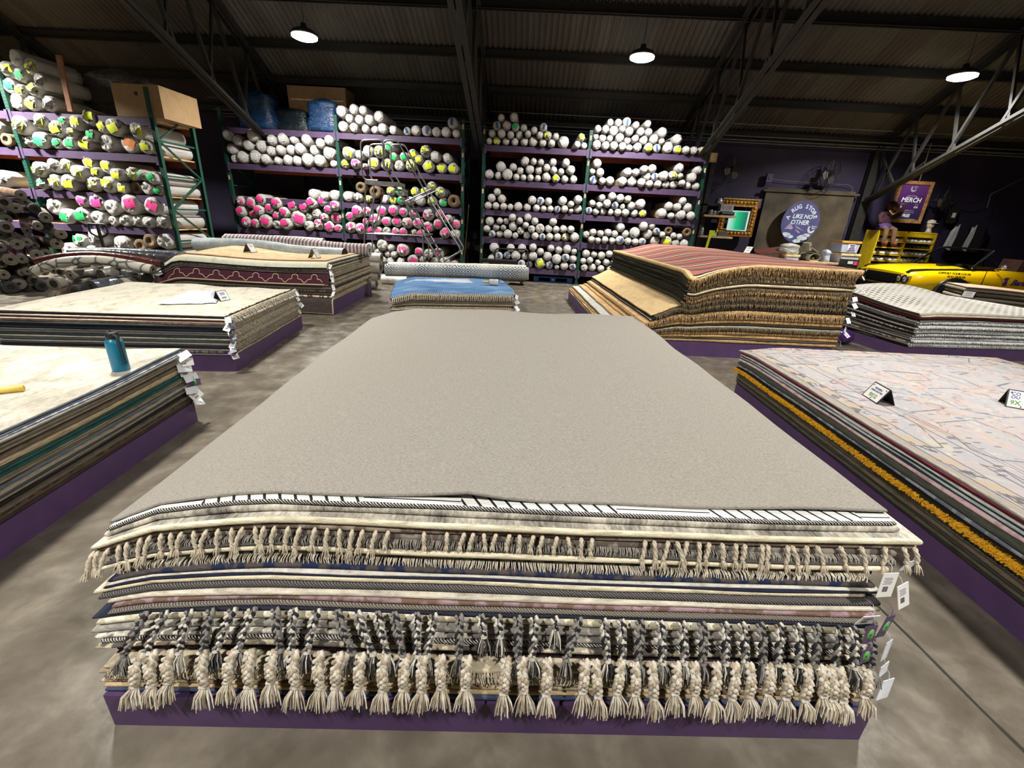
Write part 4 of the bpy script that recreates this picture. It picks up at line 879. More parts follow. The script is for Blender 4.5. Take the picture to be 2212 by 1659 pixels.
lf('olive brown jute', (96, 84, 60), .03, .82, (.045, JUTED), side=dkg); lf('white striped jute', (206, 190, 156), .026, .85, side=dkg, y0=-.02); lf('charcoal and white jute', (64, 58, 50), .022, .82, side=jf((44, 44, 38)), y0=-.02); lf('brown jute', (128, 102, 66), .03, .86, (.04, JUTE), side=dkg, y0=.01)
lf('dark tufted jute', (120, 94, 58), .04, .83, (.06, JUTED), side=dkg); lf('golden shaggy jute', (166, 134, 90), .045, .84, (.055, JUTE), side=jf((62, 60, 48)), x1=2.96); lf('rose striped', (214, 182, 130), .032, .84, (.05, JUTE), TOPF, x1=2.98, y0=-.03, side=jf((206, 176, 124)))
tot = .19+sum(d['t'] for d in LF)
SF = lambda x, y: (((1.06-.19)/(tot-.19))*(1-.6*(1-math.exp(-max(0, .80-x)/.35))) + .175*sm(.9, 1.7, x)*(1+.3*sm(.5, 2.5, y)*sm(3.3, 2, x)) - .10*math.exp(-((x-.92)/.16)**2)*(1-sm(0, .3, y)), 0)
RF = pile('F', FF, (2.9, 4.0), .19, LF, SF, 'striped jute pile', 'rugs of the striped jute pile', 6, .012, .12, platlabel='purple platform under the striped jute pile')
for (o, P, d, z) in RF:
    if d['fr']: fringe(o, P, d['x0']+.02, d['x1']-.02, d['y0'], d['t'], d['fr'][0], .0085, d['fr'][1], .0042, .022, int(z*1000), .1)
corner_tags(RF, 2.94, -.02, 9, 12, ['plain', 'text', 'plain'], .6, 1, .06, .07)
# ---- G: white dash-patterned pile
FG = Frame(5.33, 6.10, 8)
t = NT('white_dash_rug'); x, y, z = t.xyz()
r = t.math('MULTIPLY', x, 16); ri = t.math('FLOOR', r); sh = t.math('MULTIPLY', t.math('FRACT', t.math('MULTIPLY', ri, .5)), 1.0)
u = t.math('FRACT', t.math('ADD', t.math('MULTIPLY', y, 11), t.math('ADD', sh, t.math('MULTIPLY', t.math('FRACT', r), .5))))
dash = t.math('MULTIPLY', t.math('LESS_THAN', u, .42), t.math('LESS_THAN', t.math('ABSOLUTE', t.math('SUBTRACT', t.math('FRACT', r), .5)), .3))
n = t.noise(t.co((2.2, 2.2, 2)), 1, 2); dash = t.math('MULTIPLY', dash, t.ramp(n, [(.3, (120,120,120)), (.6, (255,255,255))]))
t.col(t.mix(dash, (226, 222, 212), (48, 46, 46))); t.bump(t.math('SUBTRACT', 1, dash), .5, .008); TOPG = t.fin(.95, 0, .1)
PATG = rugmat((74, 70, 66), .3, c2=(150, 144, 132)); sg = [rugmat((72, 68, 62)), rugmat((100, 94, 84)), PATG, rugmat((58, 54, 50)), rugmat((120, 112, 100)), rugmat((84, 78, 70), .3)]
cg = [('grey fringed', (150, 152, 158)), ('white fringed', (206, 206, 204)), ('blue-grey speckled', (150, 154, 166), (206, 206, 206)), ('white-edged', (216, 216, 212)), ('ash', (140, 142, 150)), ('pearl', (190, 190, 192), (130, 134, 146)), ('silver', (172, 174, 178)), ('off-white tufted', (204, 202, 196), (150, 152, 160))]
LG = stack(.16, .555, 15, 6, cg, .0, 2.7, .0, 2.3, .02, .02, .4, sg)
LG.append(dict(c=(rugmat((70, 28, 28)),)*3, w='oxblood', t=.04, x0=.0, x1=2.7, y0=-.02, y1=2.3))
LG.append(dict(c=(rugmat((214, 204, 184)),)*3, w='ivory-edged', t=.025, x0=.01, x1=2.7, y0=-.02, y1=2.3))
LG.append(dict(c=(TOPG, rugmat((210, 204, 190)), rugmat((60, 52, 48))), w='white rug with dark dashes', label='white rug with rows of dark dashes on the pile behind the size signs', t=.03, x0=-.02, x1=2.7, y0=-.01, y1=2.3))
SG = lambda x, y: (1+.5*math.exp(-((x-.8)/.9)**2-((y-1.25)/.75)**2)-.03*sm(.3, 0, x), 0)
RG = pile('G', FG, (2.65, 2.25), .16, LG, SG, 'white dash-patterned pile', 'rugs of the white dash-patterned pile', 7, .015, platlabel='purple platform under the white dash-patterned pile')
for (o, P, d, z) in RG[1:15:2]: fringe(o, P, .03, 2.6, d['y0'], d['t'], .022, .012, plain('white_yarn', (214, 212, 206), .95), .004, .012, int(z*1000))
# ---- H: pile with the two size signs
FH = Frame(2.17, .62, .6)
t = NT('faded_medallion_rug'); x, y, z = t.xyz(); X1, Y1 = 2.52, 3.62
dx = t.math('MINIMUM', t.math('ADD', x, .06), t.math('SUBTRACT', X1, x)); dy = t.math('MINIMUM', y, t.math('SUBTRACT', Y1, t.math('SUBTRACT', y, t.math('MULTIPLY', x, .05))))
dd = t.math('MINIMUM', dx, dy)
n1 = t.noise(t.co((3, 3, 3)), 1, 5, .65, 1.5); n2 = t.noise(t.co((26, 9, 20)), 1, 3, .7); n3 = t.noise(t.co((70, 70, 70)), 1, 2)
base = t.ramp(n1, [(.34, (150, 134, 128)), (.45, (158, 148, 143)), (.55, (144, 144, 148)), (.68, (162, 155, 140))])
vo = t.n('ShaderNodeTexVoronoi', feature='DISTANCE_TO_EDGE'); t.L(t.co((2.6, 2.0, 1)), vo.inputs['Vector']); vo.inputs['Scale'].default_value = 1.0
wv = t.n('ShaderNodeTexNoise'); 
vine = t.math('MULTIPLY', t.math('LESS_THAN', t.math('ABSOLUTE', t.math('SUBTRACT', vo.outputs['Distance'], .16)), .012), t.math('GREATER_THAN', n1, .42))
vo2 = t.n('ShaderNodeTexVoronoi', feature='F1'); t.L(t.co((12, 7, 1)), vo2.inputs['Vector']); vo2.inputs['Scale'].default_value = 1.0; vo2.inputs['Randomness'].default_value = .8
ring = t.math('LESS_THAN', t.math('ABSOLUTE', t.math('SUBTRACT', vo2.outputs['Distance'], .30)), .05)
vo3 = t.n('ShaderNodeTexVoronoi', feature='F1'); t.L(t.co((8, 22, 1), loc=(3, 1, 0)), vo3.inputs['Vector']); vo3.inputs['Scale'].default_value = 1.0
sel = t.math('GREATER_THAN', t.noise(t.co((1.5, 1.5, 1)), 1, 1), .5)
dot = t.math('MULTIPLY', t.math('LESS_THAN', vo3.outputs['Distance'], .22), t.math('GREATER_THAN', t.noise(t.co((2.3, 2.3, 1), loc=(5, 2, 0)), 1, 2), .47))
c = t.mix(t.math('MULTIPLY', vine, .75), base, (84, 82, 88)); c = t.mix(t.math('MULTIPLY', t.math('MULTIPLY', ring, sel), .35), c, (124, 98, 90)); c = t.mix(t.math('MULTIPLY', dot, .7), c, (84, 84, 94))
c = t.mix(t.math('MULTIPLY', t.math('GREATER_THAN', n2, .62), .35), c, (184, 178, 164))
band = t.math('MULTIPLY', t.math('GREATER_THAN', dd, .078), t.math('LESS_THAN', dd, .142))
bn = t.math('FRACT', t.math('MULTIPLY', t.math('ADD', y, x), 4.2)); 
c = t.mix(t.math('MULTIPLY', band, t.math('LESS_THAN', bn, .45)), c, (156, 142, 124)); c = t.mix(t.math('MULTIPLY', band, t.math('MULTIPLY', t.math('GREATER_THAN', bn, .62), t.math('GREATER_THAN', n2, .5))), c, (96, 90, 90))
for q, wd in ((.068, .005), (.15, .004), (.30, .004), (.36, .003), (.385, .003)):
    c = t.mix(t.math('MULTIPLY', t.math('LESS_THAN', t.math('ABSOLUTE', t.math('SUBTRACT', dd, q)), wd), .75), c, (70, 66, 70))
c = t.mix(t.math('LESS_THAN', dd, .06), c, t.mix(t.math('MULTIPLY', n3, .6), (148, 140, 130), (112, 106, 100)))
t.col(c); t.bump(n3, .3, .004); TOPH = t.fin(.95, 0, .1)
SHAG = plain('orange_pile_yarn', (240, 166, 30), .95, var=.18, scale=60)
LH = []
def lh(w, c, t, x0, c2=None, mat=None): 
    m = mat or rugmat(c, .25, c2=c2); LH.append(dict(c=(m, m, m), w=w, t=t, x0=x0, x1=2.52, y0=0, y1=3.55, skew=(0, .05)))
lh('black-brown', (50, 48, 42), .018, -.0); lh('dark olive', (84, 80, 68), .024, -.012); lh('charcoal', (62, 60, 54), .022, -.008); lh('dusky brown', (100, 90, 76), .024, -.018); lh('dark grey', (78, 76, 68), .022, -.01); lh('olive grey', (104, 98, 82), .022, -.016); lh('umber', (88, 78, 62), .018, -.02)
lh('bright orange shaggy', (222, 146, 28), .032, -.045, mat=rugmat((228, 150, 28), .25)); lh('black shag-edged', (34, 28, 20), .014, -.03); lh('steel blue grey', (150, 158, 166), .022, -.025, (112, 122, 134)); lh('green charcoal thick', (82, 84, 76), .045, -.035); lh('pale blush pink', (222, 186, 190), .026, -.03, (236, 206, 206))  # the black layer paints the shadow lying over the orange shag
lh('dark teal edged', (52, 66, 72), .010, -.028); lh('ice grey', (196, 202, 204), .014, -.03); lh('dark bottle green', (44, 60, 58), .010, -.026); lh('white wool', (214, 214, 208), .014, -.03); lh('maroon backed', (82, 36, 48), .016, -.028); lh('crimson pink edged', (196, 96, 112), .012, -.034)
k_ = (.525-.135-.022)/sum(d['t'] for d in LH)
for d in LH: d['t'] *= k_
LH.append(dict(c=(TOPH, rugmat((158, 150, 140)), rugmat((156, 148, 140))), w='faded rose and grey medallion', label='faded rose and grey medallion rug under the two size signs', t=.02, x0=-.05, x1=2.52, y0=0, y1=3.55, skew=(0, .05)))
SHf = lambda x, y: (1-.05*(1-sm(-.05, .3, x)) - .06*sm(3.25, 3.6, y)*(1-sm(0, .4, x)), .006*math.sin(y*3))
RH = pile('H', FH, (2.45, 3.55), .135, LH, SHf, 'pile with two size signs', 'rugs of the pile with two size signs', 8, .012, platlabel='purple platform under the pile with two size signs')
oo, Po, do, zo = next(q for q in RH if 'orange' in q[2]['w'])
mb = MB(); rnd = random.Random(5)
for k in range(4200):                                         # shaggy pile standing out of the long edge
    y = 3.55*rnd.random(); a = Po(do['x0'], y, do['t']*rnd.uniform(.15, .95)); l = rnd.uniform(.012, .02)
    mb.tube([a+Vector((.004, 0, 0)), a+Vector((-l*.6, rnd.uniform(-.006, .006), rnd.uniform(-.004, .006))), a+Vector((-l, rnd.uniform(-.01, .01), -l*.4))], [.0048, .0042, .0025], 4, 0, False)
tag(mb.build('shaggy_edge', SHAG, oo), kind='stuff')
ob_, Pb_, db_, zb_ = next(q for q in RH if 'black shag' in q[2]['w']); mb = MB()
for k in range(900):
    y = 3.55*rnd.random(); a = Pb_(db_['x0'], y, db_['t']*.5); mb.tube([a, a+Vector((-.012, 0, -.002)), a+Vector((-.018, rnd.uniform(-.01, .01), -.014))], [.0025, .002, .001], 3, 0, False)
tag(mb.build('shaggy_edge', plain('shag_shadow_black', (40, 32, 20), .95), ob_), kind='stuff')  # black strands drawn in as the fringe shadow above the orange edge
corner_tags(RH, -.03, 3.5, 3, 2, ['plain'], 2.4, 1, .05, .03)
# ---- I: low pile beside the yellow car
FI = Frame(9.3, 9.8, -22)
PINKT = rugmat((190, 156, 134), .16, 'mottle', (206, 176, 150), 8)
LI = stack(.16, .68, 7, 2, [('grey felt', (120, 118, 112)), ('drab', (140, 130, 114)), ('grey green', (128, 130, 122)), ('taupe', (112, 100, 88)), ('stone', (150, 142, 128)), ('dark taupe', (96, 86, 76)), ('olive stone', (136, 130, 112))], 0, 2.0, 0, 1.0, .02, .02)
LI.append(dict(c=(PINKT, rugmat((130, 110, 96)), rugmat((130, 110, 96))), w='rosy tan diamond', label='rosy tan rug on the low pile just in front of the yellow car', t=.03, x0=0, x1=2.0, y0=0, y1=1.0))
RI = pile('I', FI, (2.0, 1.0), .16, LI, lambda x, y: (1-.12*sm(.3, 2, x), 0), 'low pile beside yellow car', 'rugs of the low pile beside yellow car', 9, platlabel='purple platform under the low pile beside the yellow car')
# ------------------------------------------------------------------ things lying on the piles
def on_pile(R_, fr, px, py):
    """where the sight line through a pixel meets the top rug of a pile"""
    o, P, d, z = R_[-1]; r = ray(px, py).normalized(); k = 1.2; last = None
    while k < 16:
        w = CAM+r*k; l = fr.loc(w)
        if d['x0'] <= l.x <= d['x1'] and d['y0'] <= l.y <= d['y1'] and l.z <= P(l.x, l.y, d['t']*.87).z: return w
        k += .01
    return onz(px, py, z)
def aframe(at, rot, w, h, label, lines=(), dots=True):
    ang = math.radians(rot); at = Vector(at)+Vector((0, 0, .002))
    T = thing('tent_sign', label, 'sign', at, ang, 'black tent signs on the rug piles')
    tl = math.radians(27); dep = h*math.sin(tl)
    F_ = Matrix.Rotation(PI/2-tl, 4, 'X')
    MB().poly([(-w/2, 0), (w/2, 0), (w/2, h), (-w/2, h)], -.004, F_).build('front_panel', BLACK, T)
    Bk = Matrix.Translation((0, 2*dep, 0)) @ Matrix.Rotation(PI/2+tl, 4, 'X')
    MB().poly([(-w/2, 0), (w/2, 0), (w/2, h), (-w/2, h)], -.004, Bk).build('back_panel', BLACK, T)
    m = MB(); m.poly([(-w*.45, h*.06), (w*.45, h*.06), (w*.45, h*.96), (-w*.45, h*.96)], .0012, F_, 0)
    for txt, size, yf, xf, mi, bold in lines:
        M = F_ @ Matrix.Translation((xf*w, yf*h, .0016))
        if txt: add_text(m, txt, size, M, mi, .0004, .0, 'CENTER', bold)
        else: m.poly([(-w*.25, -size), (w*.25, -size), (w*.25, size), (-w*.25, size)], .0004, M, mi)
    if dots:
        for (x, y) in ((-.38, .86), (.38, .86), (0, .13)): m.lathe([(0, 0), (.004, 0), (.004, .002), (0, .003)], 10, 3, F_ @ Matrix.Translation((x*w, y*h, .0012)))
    m.build('card', [WHITE, plain('sign_violet', (72, 60, 130), .6), plain('sign_green', (96, 150, 60), .6), BLACK], T)
    return T
aS, bS = on_pile(RH, FH, 1861, 853), on_pile(RH, FH, 1893, 874)
aframe((aS+bS)/2, math.degrees(math.atan2(bS.y-aS.y, bS.x-aS.x)), (bS-aS).length, .118, 'black tent sign reading 9X12 near the edge of the medallion rug',
       [('MODERN', .018, .74, 0, 1, .0004), ('HAND-KNOTTED', .015, .58, 0, 1, .0004), ('9X12', .036, .30, 0, 2, .001)])
aS = on_pile(RH, FH, 2170, 879); an = -28
aframe(aS+Vector((math.cos(math.radians(an)), math.sin(math.radians(an)), 0))*.075, an, .15, .125, 'black tent sign at the frame edge showing 9X on medallion rug',
       [('CO', .03, .80, -.22, 1, .0006), ('OU', .03, .60, -.22, 1, .0006), ('9X', .042, .30, -.2, 2, .001)])
aframe(on_pile(RC, FC, 488, 650), 76, .12, .115, 'black tent sign beside the white plastic sheet', [('', .003, .8, 0, 1, 0), ('', .003, .7, 0, 1, 0), ('', .003, .6, 0, 1, 0), ('', .009, .32, 0, 2, 0)])
aframe(on_pile(RD, FD, 550, 546), 84, .15, .16, 'black tent sign in front of the grey roll on the tan rug', [('', .003, .8, 0, 1, 0), ('', .003, .65, 0, 1, 0)], False)
aframe(on_pile(RD, FD, 690, 558), 92, .15, .16, 'black tent sign near the corner of the tan rug', [('', .003, .75, 0, 1, 0)], False)
aframe(on_pile(RF, FF, 1612, 547), -68, .15, .13, 'black tent sign on the rose striped rug', [('', .003, .8, 0, 3, 0), ('', .003, .7, 0, 3, 0), ('', .006, .4, 0, 2, 0)], False)
aframe(on_pile(RG, FG, 2088, 643), -58, .17, .12, 'black tent sign on the white dash-patterned rug', [('', .002, .8, 0, 3, 0), ('', .002, .7, 0, 3, 0), ('', .002, .6, 0, 3, 0), ('', .004, .35, 0, 2, 0)], False)
# steel bottle
p = on_pile(RB, FB, 263, 800); B = thing('water_bottle', 'tall blue steel water bottle with black lid standing on the pale beige rug', 'bottle', p, -.4)
t = NT('blue_powder_coat'); t.col((22, 118, 150)); BLUE = t.fin(.35)
MB().lathe([(0, 0), (.042, 0), (.0445, .006), (.0445, .178), (.042, .19), (.034, .2), (.030, .206)], 32).build('body', BLUE, B)
MB().lathe([(.031, .2), (.031, .206)], 24).lathe([(.0325, .205), (.0325, .238), (.029, .244), (0, .245)], 28).tube([(-.014, 0, .244), (-.012, 0, .253), (.012, 0, .253), (.014, 0, .244)], .004, 6).build('lid', BLACK, B)
m = MB(); m.tube([(.03, -.005, .232), (.05, -.004, .225), (.058, -.002, .19), (.062, 0, .14), (.066, .0, .09), (.064, .004, .07)], .006, 6)
m.tube([(.03, .004, .228), (.046, .006, .22), (.053, .006, .17), (.058, .006, .11), (.062, .006, .075)], .005, 6); m.sphere((.064, .003, .066), .010, 0, 10, 6); m.build('paracord_strap', plain('dark_paracord', (46, 50, 42), .9, scale=60), B)
m = MB(); m.tube([(-.0452+.0005, .0, .15), (-.0452, .004, .157), (-.045, -.003, .163)], .0014, 5); m.tube([(-.0446, -.008, .151), (-.0448, -.002, .154)], .0012, 5); m.box((-.026, -.0365, .018), (.012, .001, .002), 0, Matrix.Rotation(-.62, 3, 'Z')); m.build('emblem', plain('pale_print', (200, 220, 226), .5), B)
# yellow tube cropped by the frame
a = on_pile(RB, FB, 52, 842); zt_ = a.z+.021; b_ = onz(-60, 850, zt_); a = onz(52, 838, zt_); T = thing('cardboard_tube', 'yellow-handled tube lying on the pale beige rug near the bottle', 'tube', (0, 0, 0))
d = (b_-a).normalized()
YEL = plain('yellow_plastic', (222, 190, 84), .45, var=.05)
M = Matrix.Translation(a) @ d.to_track_quat('Z', 'Y').to_matrix().to_4x4(); Lt = (b_-a).length
MB().lathe([(.010, .03), (.010, 0), (.017, 0), (.017, .10), (.017, .13)], 20, 0, M).build('handle', YEL, T); MB().lathe([(.0172, .118), (.0195, .118), (.0195, Lt), (0, Lt)], 20, 0, M).build('sleeve', plain('cream_sleeve', (214, 206, 190), .6), T)
# white plastic sheet on pile C
def crumple(name, corners, pl, label, cat, mat, nx=18, ny=8, amp=.02, thick=.004, seed=0, z2=None):
    A_, B_, C_, D_ = [on_pile(pl[0], pl[1], q[0], q[1])+Vector((0, 0, .004)) for q in corners]; vs = []; fs = []; r = random.Random(seed)
    for L in (0, 1):
        for j in range(ny+1):
            for i in range(nx+1):
                u, v = i/nx, j/ny; p = (A_*(1-u)+B_*u)*(1-v)+(D_*(1-u)+C_*u)*v
                e_ = min(u, v, 1-u, 1-v); h = amp*(.35+abs(noise.noise(Vector((p.x*5+seed, p.y*4, 0))))*1.6+.6*abs(noise.noise(Vector((p.x*14, p.y*11+seed, 2)))))*min(1, .15+e_*6)
                p = p+Vector((noise.noise(Vector((v*4, seed, u*9)))*.03, noise.noise(Vector((u*5, seed+3, v*9)))*.04, h+thick*(1-L)+.002)); vs.append(p)
    o = (nx+1)*(ny+1)
    for L in (0, 1):
        for j in range(ny):
            for i in range(nx):
                q = (j*(nx+1)+i, j*(nx+1)+i+1, (j+1)*(nx+1)+i+1, (j+1)*(nx+1)+i); q = tuple(L*o+k for k in q); fs.append(q if not L else q[::-1])
    bd = [i for i in range(nx+1)]+[j*(nx+1)+nx for j in range(1, ny+1)]+[ny*(nx+1)+i for i in range(nx-1, -1, -1)]+[j*(nx+1) for j in range(ny-1, 0, -1)]
    for k in range(len(bd)): a, b = bd[k], bd[(k+1) % len(bd)]; fs.append((b, a, o+a, o+b))
    mb = MB(); mb.add(vs, fs, 0, True); return tag(mb.build(name, mat), label, cat)
t = NT('white_poly_film'); t.col((206, 212, 218)); FILM = t.fin(.22)
crumple('plastic_sheet', ((340, 660), (468, 657), (464, 629), (392, 640)), (RC, FC), 'crumpled white plastic sheet lying by the tent sign on its pile', 'plastic sheet', FILM, 22, 12, .045, .004, 4)
crumple('plastic_sheet', ((872, 612), (1022, 612), (1012, 604), (900, 605)), (RE, FE), 'clear white film lying along the back of the blue rug', 'plastic sheet', FILM, 18, 6, .014, .003, 9)
# roller tool on blue rug
p = on_pile(RE, FE, 1068, 617); T = thing('lint_roller', 'white roller with yellow handle lying on the blue rug', 'tool', p, .06)
X_ = Matrix.Translation((0, 0, .055)) @ Matrix.Rotation(PI/2, 4, 'Y')
MB().lathe([(.02, -.09), (.052, -.09), (.055, -.085), (.055, .06), (.05, .065), (0, .065)], 20, 0, X_).build('roller', plain('white_roller', (208, 210, 208), .4), T)
MB().lathe([(.0, -.2), (.022, -.2), (.022, -.09), (0, -.09)], 14, 0, X_).build('handle', YEL, T)
MB().tube([(.06, 0, .055), (.09, 0, .06), (.1, .01, .045), (.26, .02, .05)], .01, 8).sphere((.075, 0, .09), .016, 0, 8, 6).build('bracket', plain('grey_plastic', (120, 122, 124), .4), T)
# ------------------------------------------------------------------ loose rolls
SPOT = {}
def spiral_mat(name, c, c2, rings=5, gloss=.25):
    t = NT(name); n = t.noise(t.co((6, 6, 6)), 1, 4, .6, .6); t.col(t.ramp(n, [(.35, c), (.65, c2)]))
    t.bump(t.noise(t.co((14, 14, 14)), 1, 3, .6, 1), .5, .015); return t.fin(gloss)
G1 = spiral_mat('grey_roll', (112, 108, 98), (158, 154, 144)); G2 = spiral_mat('dark_roll', (40, 40, 42), (78, 76, 76), gloss=.18); G3 = spiral_mat('stone_roll', (150, 144, 130), (190, 184, 170)); G4 = spiral_mat('brown_roll', (92, 72, 56), (130, 106, 84)); G5 = spiral_mat('slate_roll', (62, 66, 76), (104, 108, 116), gloss=.2); G6 = spiral_mat('wine_roll', (66, 26, 24), (92, 40, 36), gloss=.3)
G7 = spiral_mat('white_roll', (196, 192, 184), (222, 218, 210), gloss=.5); G8 = spiral_mat('blue_grey_roll', (138, 148, 150), (172, 180, 178), gloss=.55)
HOLE = plain('roll_core', (26, 22, 18), .9); ENDM = plain('roll_end', (120, 114, 102), .9, var=.15, scale=30); ENDD = plain('dark_roll_end', (58, 56, 54), .85, var=.2, scale=30)
def loose(name, pts, r, label, mat, end=None, group=None, bumpy=.03, seed=0, hole=.32):
    """rug roll along 3-D points; first point is the end that shows: wound face with open core"""
    pts = [Vector(p) for p in pts]; fine = []
    for i in range(len(pts)-1):
        for k in range(4):
            u = k/4; p0 = pts[max(i-1, 0)]; p1, p2 = pts[i], pts[i+1]; p3 = pts[min(i+2, len(pts)-1)]
            fine.append(.5*((2*p1)+(p2-p0)*u+(2*p0-5*p1+4*p2-p3)*u*u+(3*p1-p0-3*p2+p3)*u**3))
    fine.append(pts[-1]); rs = [r*(1+bumpy*noise.noise(Vector((i*.9, seed, 0)))) for i in range(len(fine))]
    mb = MB(); mb.tube(fine, rs, 16, 0, True); o = mb.build(name, mat); tag(o, label, 'rug roll', group)
    d = (fine[0]-fine[1]).normalized(); Mx = Matrix.Translation(fine[0]) @ d.to_track_quat('Z', 'Y').to_matrix().to_4x4()
    m2 = MB(); prof = []
    q = 5
    for k in range(q): prof += [(r*(.97-(.97-hole)*k/q), .002), (r*(.97-(.97-hole)*(k+.55)/q), .008), (r*(.97-(.97-hole)*(k+.95)/q), .0)]
    m2.lathe(prof, 18, 0, Mx); m2.lathe([(r*hole, .001), (0, .0012)], 14, 1, Mx)
    m2.build('wound_end', [end or ENDM, HOLE], o); return o
def E3(px, py, Y): return ony(px, py, Y)
ZL = lambda zx, zy: (zx*420/2212, 480+zy*420/2212)
ax = Vector((-.80, .58, .03)).normalized()                    # tails run away to the far left
rnd = random.Random(21)
lst = [(150, 485, 50, G1, 'cream-ended grey', 7.3), (40, 430, 62, G2, 'thick black', 7.2), (335, 492, 46, G2, 'glossy black open-cored', 7.4), (250, 495, 38, G2, 'dark half-hidden', 7.5), (8, 512, 30, G1, 'grey cut-off', 7.2), (200, 357, 46, G4, 'long brown', 7.6), (240, 430, 45, G5, 'silver-wrapped dark', 7.7),
       (440, 575, 52, G1, 'plastic-wrapped grey', 7.3), (362, 655, 40, G1, 'mottled grey', 7.2), (460, 650, 42, G2, 'dark silver', 7.5), (60, 665, 58, G2, 'frayed-ended black', 7.0), (585, 735, 48, G3, 'long stone-coloured', 7.4), (165, 830, 54, G1, 'pale-ended grey', 7.0), (255, 810, 42, G1, 'small pale-ended', 7.2), (10, 860, 42, G1, 'grey', 6.9), (545, 825, 55, G4, 'taupe open', 7.4),
       (350, 932, 52, G1, 'heather grey', 7.1), (440, 918, 46, G4, 'tan-ended', 7.3), (208, 972, 46, G1, 'dark-cored grey', 7.0), (100, 975, 62, G6, 'dark wine', 6.9), (262, 1090, 38, G1, 'small grey', 7.0), (212, 1100, 36, G4, 'small brown-cored', 7.0), (35, 1122, 48, G4, 'grey brown', 6.8), (120, 1085, 45, G2, 'black', 7.1), (330, 1180, 58, G2, 'charcoal', 7.2), (180, 1210, 56, G5, 'blue black', 6.9), (120, 1290, 62, G2, 'shadowed black', 6.8), (420, 1290, 52, G2, 'near-floor charcoal', 7.1), (60, 590, 46, G3, 'stone', 7.2), (10, 740, 50, G3, 'long grey', 7.2), (10, 1010, 50, G2, 'black cut-off', 6.9), (300, 1010, 40, G2, 'dim dark', 7.4), (420, 1090, 40, G2, 'dim charcoal', 7.5), (260, 1290, 45, G2, 'low black', 7.0), (20, 1230, 50, G5, 'dim slate', 6.8), (330, 840, 40, G4, 'dim brown', 7.4), (90, 760, 40, G1, 'dim grey', 7.3), (260, 700, 40, G4, 'dim taupe', 7.5), (120, 560, 40, G2, 'dim black', 7.5)]
for i, (x, y, r, m, w, Y) in enumerate(lst):
    px = (x*500/2212, 340+y*500/2212); a = ony(px[0], px[1], Y); rad = r*500/2212/pxm(a)*.92; a.z = max(a.z, rad+.01)
    d = Vector((ax.x, ax.y+rnd.uniform(-.12, .12), rnd.uniform(-.03, .05)))
    lab = '%s rug roll, end showing %s from left in tall stack' % (w, 'low' if a.z < .45 else 'midway up' if a.z < .9 else 'near top')
    loose('loose_rug_roll', [a, a+d*.6, a+d*1.5], rad, lab, m, ENDD if m in (G2, G5) and rnd.random() > .4 else ENDM, 'stacked bare rolls beside the tall rack', .04, i, .28 if m is not G2 else .5)
# front heap
heap = [((605, 548), (830, 500), 46, 6.35, G3, 'pale double-ended', .55), ((680, 570), (900, 520), 40, 6.2, G3, 'thin-walled pale tube', .5), ((803, 605), (1060, 540), 62, 6.1, G1, 'grey ring-ended', .3), ((940, 530), (1120, 470), 58, 6.5, G1, 'dark grey hollow', .35), ((1120, 512), (1290, 470), 58, 6.7, G3, 'beige flat-ended', .25),
        ((610, 705), (830, 660), 76, 6.0, G3, 'wide hollow stone', .6), ((840, 790), (1010, 720), 72, 5.85, G2, 'crushed black and cream', .5), ((1040, 742), (1290, 670), 86, 5.95, G5, 'fat dark slate', .4), ((1145, 605), (1420, 520), 74, 6.3, G1, 'silver-wrapped frayed', .1), ((1375, 712), (1640, 680), 76, 6.1, G3, 'cream-banded beige', .3), ((1680, 640), (1390, 585), 66, 6.25, G2, 'glossy dark frayed', .1), ((635, 845), (790, 800), 66, 5.8, G4, 'tan rolled', .2), ((765, 855), (860, 830), 40, 5.9, G4, 'small brown-red', .3)]
for i, (a, b, r, Y, m, w, h) in enumerate(heap):
    pa = ZL(*a); pb = ZL(*b); A_ = ony(pa[0], pa[1], Y); rad = r*420/2212/pxm(A_)*.93; A_.z = max(A_.z, rad+.005)
    B_ = ony(pb[0], pb[1], Y+.35); d = (B_-A_); d.z = max(-.1, min(.12, d.z*.3)); d = d.normalized()*1.15; d.z = max(d.z, (rad+.005-A_.z))
    loose('loose_rug_roll', [A_, A_+d*.5, A_+d], rad, '%s rug roll in the floor heap behind the plastic-sheet pile' % w, m, ENDD if m in (G2, G5) else ENDM, 'rug rolls heaped on the floor', .05, 60+i, h)
t = NT('pale_cell_pattern'); v = t.co((5.5, 5.5, 5.5)); vo = t.n('ShaderNodeTexVoronoi', feature='DISTANCE_TO_EDGE'); t.L(v, vo.inputs['Vector']); vo.inputs['Scale'].default_value = 1.0
t.col(t.ramp(vo.outputs['Distance'], [(.035, (96, 98, 96)), (.09, (196, 192, 176)), (.4, (206, 202, 188))])); CELL = t.fin(.25)
def longroll(pix, Y0, Y1, r, label, mat, end, seed, hole=.35):
    n = len(pix); pts = []
    for i, q in enumerate(pix):
        p = ZL(*q); pts.append(ony(p[0], p[1], Y0+(Y1-Y0)*i/(n-1)))
    rad = r*420/2212/pxm(pts[0]); return loose('loose_rug_roll', pts, rad, label, mat, end, 'rug rolls heaped on the floor', .05, seed, hole)
longroll([(1740, 540), (1450, 480), (1150, 435), (850, 440), (600, 480), (400, 555)], 6.15, 6.05, 54, 'long pale roll with grey cell pattern arching over the floor heap', CELL, ENDM, 80)
longroll([(1835, 478), (1500, 415), (1150, 375), (850, 378), (600, 410), (420, 450)], 6.4, 6.4, 42, 'long dark wine-red roll behind the cell-patterned roll', G6, ENDD, 81)
longroll([(1960, 425), (1600, 385), (1200, 350), (800, 350)], 6.65, 6.7, 44, 'long black plastic-wrapped roll behind the wine-red roll', G2, ENDD, 82, .1)
